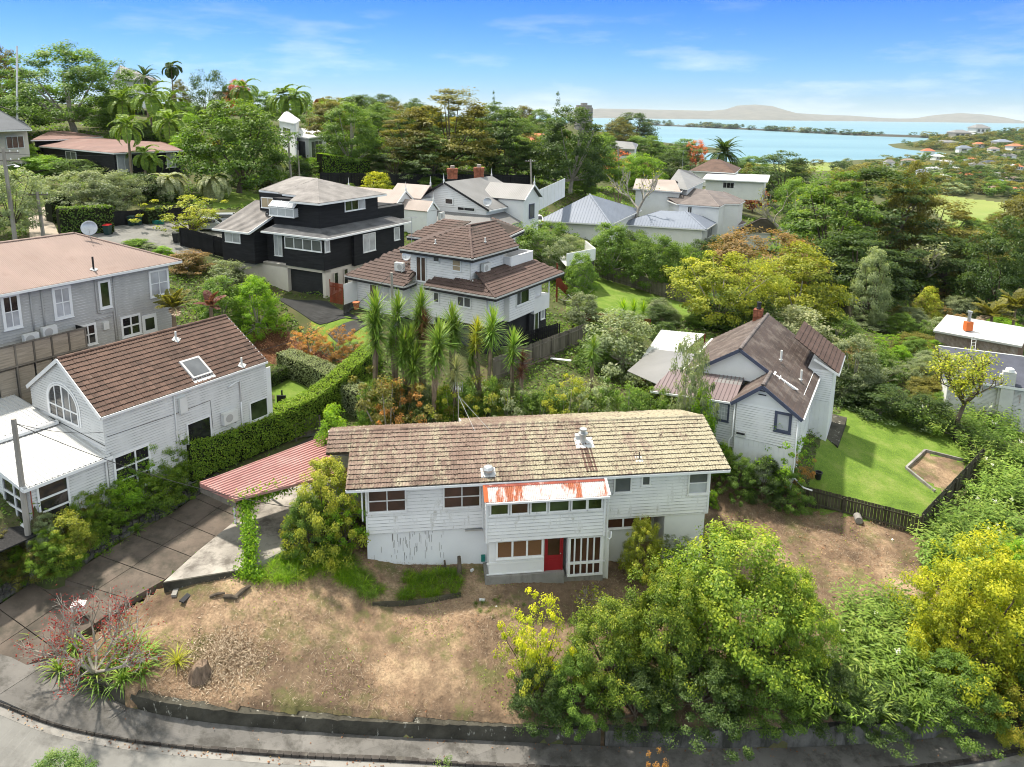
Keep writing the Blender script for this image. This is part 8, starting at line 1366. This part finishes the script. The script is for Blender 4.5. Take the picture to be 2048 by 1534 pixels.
pole(aty(622,322,150),aty(619,238,150),.12,'left black floodlight mast of the tennis court','black_plastic',(1.6,0,0),'light mast','light_mast',armz=.05);pole(aty(663,326,135),aty(660,247,135),.12,'right black floodlight mast of the tennis court','black_plastic',(1.6,0,0),'light mast','light_mast',armz=.05)
P6=gz(aty(1065,380,118));pole(P6,aty(1061,318,118),.16,'pole carrying a dark transformer right of the villa',arm=(1.6,0,0));P7=gz(aty(1240,365,170));pole(P7,aty(1236,292,170),.2,'pale pole with crossarm among the trees before the lagoon',arm=(2.6,.3,0));pole(gz(aty(30,250,120)),aty(34,92,125),.16,'grey mast rising beside the spreading tree on the left skyline','galv',None,'mast','mast')
wire(T2-Z*.5,T4-Z*.5,1.2,'long wire from the left street pole to the crossarm pole');wire(T2-Z*1.2,T3,.6,'wire from the street pole to the rusty crossarm pole');wire(T4-Z*.5,T5+Z*.0,.3,'short drooping wire between the two poles');wire(T4-Z*.4,P6+Z*5,1.2,'wire running across the grove to the transformer pole')
wire(T0-Z*.2,L_.W(.3,.05,3.6),.25,'service wire from the leaning pole to the pale gabled house');wire(T0-Z*.2,M_.W(-9.5,1.2,3.2)+Z*0,.9,'sagging wire from the leaning pole across to the old house');wire(T1-Z*.1,W2.W(-1.9,8.4,4.4),.3,'service wire from the thin bleached pole to the white two storey house');wire(T1-Z*.1,L_.W(9.9,1.0,5.0),.9,'wire from the thin bleached pole to the brown tiled gable roof');wire(T1-Z*.1,W2.W(-1.0,-.3,2.2),.5,'wire from the thin bleached pole across the white wall')
dieaerial(aty(1364,345,140),4.2,'tall two tier television aerial on the grey gabled cottage',8,(1,.2,0),2.6)
def wheelie(P,lid,body,label,rz=0):
    t=thing('wheelie_bin',label,'bin',P,'wheelie bins');c=Vector(P);b=MB();b.add([c+Vector((x*s,y*s,z))for z,s in((.08,.78),(.98,1))for x,y in((-.29,-.34),(.29,-.34),(.29,.34),(-.29,.34))],[(3,2,1,0),(4,5,6,7),(0,1,5,4),(1,2,6,5),(2,3,7,6),(3,0,4,7)]);b.obj('body',X[body],t)
    b=MB();b.add([c+Vector(q)for q in((-.31,-.37,.98),(.31,-.37,.98),(.31,.36,1.0),(-.31,.36,1.0),(-.28,-.33,1.05),(.28,-.33,1.05),(.28,.33,1.09),(-.28,.33,1.09))],[(3,2,1,0),(4,5,6,7),(0,1,5,4),(1,2,6,5),(2,3,7,6),(3,0,4,7)]);b.obj('lid',X[lid],t)
    b=MB();b.tube([c+Vector((-.3,.4,.95)),c+Vector((.3,.4,.95))],.02,5);b.obj('handle',X['black_plastic'],t)
    for s in(-.27,.22):b=MB();b.lathe(c+Vector((s,.33,.12)),[(.12,0),(.12,.05)],12,0,(1,0,0));b.obj('wheel',X['black_plastic'],t)
for x,y,lid,body,lb,s in((216,470,'red_plastic','bin_green','dark bin with bright red lid at the street hedge',1),(264,452,'bin_green','bin_green','dark green bin left of the yellow lidded one',1),(277,451,'bin_yellow','bin_green','bin with yellow lid by the black street fence',1)):wheelie(G(x,y),lid,body,lb)
for x,lb in((312,'left teal recycling crate by the street fence'),(322,'right teal recycling crate by the street fence')):P=G(x,449);t=thing('recycling_crate',lb,'crate',P,'teal crates');b=MB();b.add([P+Vector((a*s,c*s,z))for z,s in((0,.8),(.45,1))for a,c in((-.3,-.22),(.3,-.22),(.3,.22),(-.3,.22))],[(3,2,1,0),(0,1,5,4),(1,2,6,5),(2,3,7,6),(3,0,4,7)]);b.obj('tub',X['teal'],t);b=MB();b.box(P.x-.32,P.y-.24,P.z+.43,P.x+.32,P.y+.24,P.z+.46);b.obj('rim',X['teal'],t)
wheelie(G(354,486),'black_plastic','black_plastic','black bin at the end of the black board fence')
def car(P,rz,paint,label):
    t=thing('parked_car',label,'car',P,'parked cars');f=Fr(P+Z*.0,rz);prof=[(-2.1,.35),(2.1,.35),(2.15,.7),(1.95,.88),(1.0,.98),(.35,1.45),(-1.35,1.48),(-2.0,1.0),(-2.15,.8)];vs=[]
    for v,k in((-.84,1),(.84,1)):vs+=[f.W(u,v*(1 if w<1.0 else .86),w)for u,w in prof]
    n=len(prof);b=MB();b.add(vs,[tuple(range(n-1,-1,-1)),tuple(range(n,2*n))]+[(i,(i+1)%n,n+(i+1)%n,n+i)for i in range(n)]);b.obj('body',paint,t)
    for v,nn in((-.80,'near'),(.80,'far')):b=MB();s=math.copysign(.02,v);b.add([f.W(u,v*q+s,w)for u,w,q in((.85,1.03,.99),(.3,1.38,.9),(-1.25,1.4,.9),(-1.75,1.05,.99))],[(0,1,2,3)]);b.obj('side_window',X['glass'],t)
    for u0,w0,u1,w1,nm in((.98,1.02,.4,1.43,'windscreen'),(-1.4,1.46,-1.95,1.06,'rear_window')):b=MB();o=Vector((f.u.x*.03,f.u.y*.03,.02))if u0>0 else Vector((-f.u.x*.03,-f.u.y*.03,.02));b.add([f.W(u0,-.62,w0)+o,f.W(u0,.62,w0)+o,f.W(u1,.58,w1)+o,f.W(u1,-.58,w1)+o],[(0,1,2,3)]);b.obj(nm,X['glass'],t)
    for u in(-1.3,1.3):
        for v in(-.86,.68):b=MB();b.lathe(f.W(u,v,.32),[(.32,0),(.32,.18)],16,0,f.v);wo_=b.obj('wheel',X['black_plastic'],t);b=MB();b.lathe(f.W(u,v-.012,.32),[(.19,0),(.19,.204)],10,0,f.v);b.obj('rim',X['galv'],wo_)
    for v in(-.6,.6):b=MB();b.obox(f.W(2.08,v-.18,.62),f.v*.36,f.u*.06,Z*.14);b.obj('headlight',X['plastic'],t);b=MB();b.obox(f.W(-2.16,v-.15,.72),f.v*.3,f.u*.05,Z*.14);b.obj('tail_light',X['red_plastic'],t)
car(G(425,462),12,X['car_paint'],'silver car parked behind the lemon tree');car(G(460,452),20,X['car_paint'],'pale car behind the low wing of the black house');car(gz(aty(1072,385,106)),100,X['trim'],'white car parked beyond the long white panelled wall');car(G(1996,385),20,X['red_plastic'],'small red car on the far right hillside')
# front lot debris
P=G(398,1352);t=thing('tree_stump','weathered split tree stump beside the lime flax tuft','stump',P);b=MB();g=random.Random(2);k=14;rs=[.36+g.uniform(-.1,.12)for _ in range(k)];vs=[]
for z,s in((-.3,1.5),(.05,1.2),(.35,.95),(.55,.8)):vs+=[P+Vector((math.cos(6.283*i/k)*rs[i]*s,math.sin(6.283*i/k)*rs[i]*s,z+(g.uniform(-.18,.16)if z>.5 else 0)))for i in range(k)]
b.add(vs,[(a*k+i,a*k+(i+1)%k,(a+1)*k+(i+1)%k,(a+1)*k+i)for a in range(3)for i in range(k)]+[tuple(3*k+i for i in range(k))]);b.obj('wood',M('split_grey_stump',(.22,.16,.115),.6,2,30,.95,.1,0,.8,12,stretch=(4,4,.6)),t)
for x,y,h,r,lb in((918,1150,1.05,.11,'tall cut tree fern stump against the white lower wall'),(889,1140,.55,.06,'short cut stump left of the tall one')):P=G(x,y);t=thing('tree_stump',lb,'stump',P);b=MB();b.tube([P-Z*.2,P+Vector((.03,0,h*.5)),P+Vector((.0,.02,h))],[r*1.5,r,r*.8],8);b.obj('wood',X['bark'],t)
for pts,lb in(([(745,1212),(830,1208),(922,1192)],'old timber edging below the tall grass patch'),):t=thing('timber_edging',lb,'edging',G(*pts[0]));[bar(G(*p)+Z*.08,G(*q)+Z*.08,.1,.24,'dark_timber',t,'sleeper')for p,q in zip(pts[:-1],pts[1:])]
for x0,y0,x1,y1,r,lb in((470,1198,500,1176,.11,'thick fallen branch by the pad wall'),(448,1196,476,1200,.1,'short thick log left of the fallen branch'),(420,1196,450,1190,.07,'thin log at the left of the log row')):P,Q=G(x0,y0),G(x1,y1);t=thing('log',lb,'log',P,'fallen logs');b=MB();b.tube([P+Z*.08,P.lerp(Q,.5)+Z*.14,Q+Z*.1],[r,r*1.1,r*.7],7);b.obj('wood',X['bark'],t)
for x,y,lx,ly,lz,mt,lb in((350,1188,.5,.25,.12,'concrete','pale broken stone below the pad wall'),(372,1196,.7,.3,.06,'charcoal','dark slate slab beside the pale broken stone'),(964,1201,.3,.16,.07,'trim','white plastic block lying on the grass below the house'),(992,1213,.14,.1,.05,'trim','small white scrap right of the white plastic block'),(944,1142,.2,.12,.1,'trim','white bowl like scrap at the corner of the base wall'),(1785,1080,.16,.12,.05,'trim','white scrap on the right of the dry lot')):P=G(x,y);t=thing('stone' if 'st' in lb[:18]or 'slate' in lb else 'litter',lb,'stone' if 'stone' in lb or 'slate' in lb else 'litter',P);f=Fr(P,random.uniform(0,180));b=MB();b.prism([f.W(-lx/2,-ly/2,0),f.W(lx/2,-ly*.4,0),f.W(lx*.4,ly/2,0),f.W(-lx*.45,ly*.4,0)],Z*lz);b.obj('block',X[mt],t)
P=G(1717,1044);t=thing('concrete_pipe','short concrete drain pipe lying against the mossy fence','pipe',P);b=MB();b.lathe(P+Z*.22+Vector((-.1,-.25,0)),[(.15,0),(.22,0),(.22,.6),(.15,.6),(.14,.02)],14,0,(.25,1,0));b.obj('pipe',X['concrete'],t)
P=G(1636,958);t=thing('flower_pot','black plastic pot on the lawn behind the mossy fence','pot',P);b=MB();b.lathe(P,[(.16,0),(.22,.42),(.25,.43),(.25,.5),(.18,.5),(.16,.4)],12);b.obj('pot',X['black_plastic'],t)
P=G(163,1262);t=thing('letterbox','white letterbox on a post behind the half bare plum tree','letterbox',P);b=MB();b.tube([P-Z*.1,P+Z*1.15],.045,6);b.obj('post',X['timber'],t);b=MB();f=Fr(P+Z*1.12,15);b.prism([f.W(-.26,-.16,0),f.W(.26,-.16,0),f.W(.26,.16,0),f.W(-.26,.16,0)],Z*.26);b.obj('box',X['trim'],t);b=MB();b.prism([f.W(-.29,-.19,.265),f.W(.29,-.19,.265),f.W(0,-.19,.36)],f.v*.38);b.obj('lid',X['trim'],t)
# small lawn behind the pale house
P=gz(aty(625,778,45));t=thing('rebound_net','grey green rebound net with a white square target','rebound net',P);f=Fr(P,12);b=MB();b.prism([f.W(-.65,.3,.1),f.W(.65,.3,.1),f.W(.6,.65,1.75),f.W(-.6,.65,1.75)],f.v*.04);b.prism([f.W(-.8,-.6,.02),f.W(.75,-.6,.02),f.W(.65,.3,.1),f.W(-.65,.3,.1)],Z*.04);b.obj('net',M('grey_green_net',(.12,.13,.1),.2,3,40,.9),t);b=MB()
for q in((-.28,.9,.28,.97),(-.28,1.4,.28,1.47),(-.28,.97,-.21,1.4),(.21,.97,.28,1.4)):b.prism([f.W(q[0],.3+.35*(q[1]-.1)/1.65-.012,q[1]),f.W(q[2],.3+.35*(q[1]-.1)/1.65-.012,q[1]),f.W(q[2],.3+.35*(q[3]-.1)/1.65-.012,q[3]),f.W(q[0],.3+.35*(q[3]-.1)/1.65-.012,q[3])],-f.v*.01)
b.obj('target',X['trim'],t)
P=gz(aty(562,782,45.3));t=thing('basketball_stand','black folded basketball stand by the low dark hedge','basketball stand',P);b=MB();b.obox(P-Vector((.5,.35,0)),(1.0,0,0),(0,.7,0),Z*.3);b.obj('base',X['charcoal'],t);b=MB();b.obox(P+Vector((-.3,-.06,.3)),(.6,0,0),(0,.1,0),Z*1.3);b.obj('backboard',X['black_plastic'],t);b=MB();b.tube([P+Vector((0,.15,.2)),P+Vector((0,.15,1.9))],.06,6);b.obj('pole',X['black_plastic'],t)
P=gz(aty(542,795,44.3),.16);t=MB();t.lathe(P,[(.02,-.15),(.1,-.11),(.15,0),(.1,.11),(.02,.15)],12);tag(t.obj('ball',X['terracotta'],None,True),'orange ball on the small lawn','ball');t=MB();P=gz(aty(546,803,43.6),.02);t.obox(P-Vector((.6,.5,0)),(1.4,.3,0),(-.2,1.0,0),Z*.03);tag(t.obj('play_mat',X['orange']),'orange mat beside the ball on the small lawn','mat')
# stones of the planted bed wall
bw_=thing('stone_wall','low dry stone wall holding the planted bed beside the driveway','wall',le[1]);ls_=resample(le[0:9],74);g=random.Random(9)
for i in range(74):
    p,q=ls_[i],ls_[i+1];d=q-p;e=Vector((-d.y,d.x,0)).normalized()
    for r in range(2):
        k=g.uniform(.8,1.05);b=MB();c=p+e*(.06+.1*r+g.uniform(-.03,.04))+Z*(.1+r*.27);w_,h_=d.length*k,g.uniform(.22,.31);u=d.normalized()
        vs=[c+u*(w_*a)+e*(.26*b_+.04*(1-abs(z-.5)))+Z*h_*z+Vector((g.uniform(-.04,.04),g.uniform(-.04,.04),g.uniform(-.04,.04)))for z in(0,1)for a,b_ in((0,0),(1,0),(1,1),(0,1))];b.add(vs,[(3,2,1,0),(4,5,6,7),(0,1,5,4),(1,2,6,5),(2,3,7,6),(3,0,4,7)]);b.obj('stone',X['stonewall'],bw_)
bx=thing('raised_bed','low concrete edging round the bare bed on the right lawn','edging',G(1815,935));[bar(G(*p)+Z*.06,G(*q)+Z*.06,.14,.24,'concrete',bx,'edge')for p,q in(((1812,938),(1850,903)),((1850,903),(1938,925)),((1812,938),(1870,985)))]
for P,w,d,h,rf,lb in((gz(aty(1700,632,84)),2.2,2,2.4,'timber','narrow weathered timber shed on the bank behind the silver shrub'),(gz(aty(1995,600,118)),4,3,3.2,'brown_tin','brown timber shed with grey roof near the right edge')):
    t=thing('shed',lb,'shed',P);fcs=Face(P-Z*.4,Vector((1,0,0)),Vector((0,-1,0)));b=MB();b.box(P.x,P.y,P.z-.4,P.x+w,P.y+d,P.z+h);b.obj('wall',X['dark_timber'],t);boards(fcs,P.x*0,w,.1,h,.22,X['timber']if 'narrow' in lb else X['brown_brick'],t,True,vertical=True,name='board');slab([P+Vector((-.2,-.3,h+.05)),P+Vector((w+.2,-.3,h+.05)),P+Vector((w+.2,d+.2,h+.5)),P+Vector((-.2,d+.2,h+.5))],.08,X[rf],t)
# paved strip and junk behind the white two storey house
sheet([(1035,742),(1110,715),(1085,690),(1010,700)],.1,M('old_brown_deck',(.16,.125,.1),.2,2,30,.9,stretch=(5,.6,1)),'deck_paving',5)
P=G(1100,722);t=thing('board','white board lying on the brown paving behind the black fence','board',P);b=MB();b.obox(P+Z*.15,(1.6,-.5,0),(.1,.3,0),Z*.05);b.obj('panel',X['trim'],t)
P=G(1150,640);t=thing('clothes_line','rotary clothes line on the lawn by the red brown stair','clothes line',P);b=MB();b.tube([P,P+Z*1.9],.035,6);b.obj('mast',X['galv'],t)
for i in range(4):a=i*1.571+.4;b=MB();b.tube([P+Z*1.8,P+Vector((math.cos(a)*1.6,math.sin(a)*1.6,2.1))],.02,4);b.obj('arm',X['galv'],t)
b=MB()
for r in(.7,1.1,1.5):
    c=[P+Vector((math.cos(i*1.571+.4)*r,math.sin(i*1.571+.4)*r,1.8+.19*r))for i in range(4)]
    for i in range(4):b.tube([c[i],c[(i+1)%4]],.006,3)
tag(b.obj('line',X['galv'],t),kind='stuff')
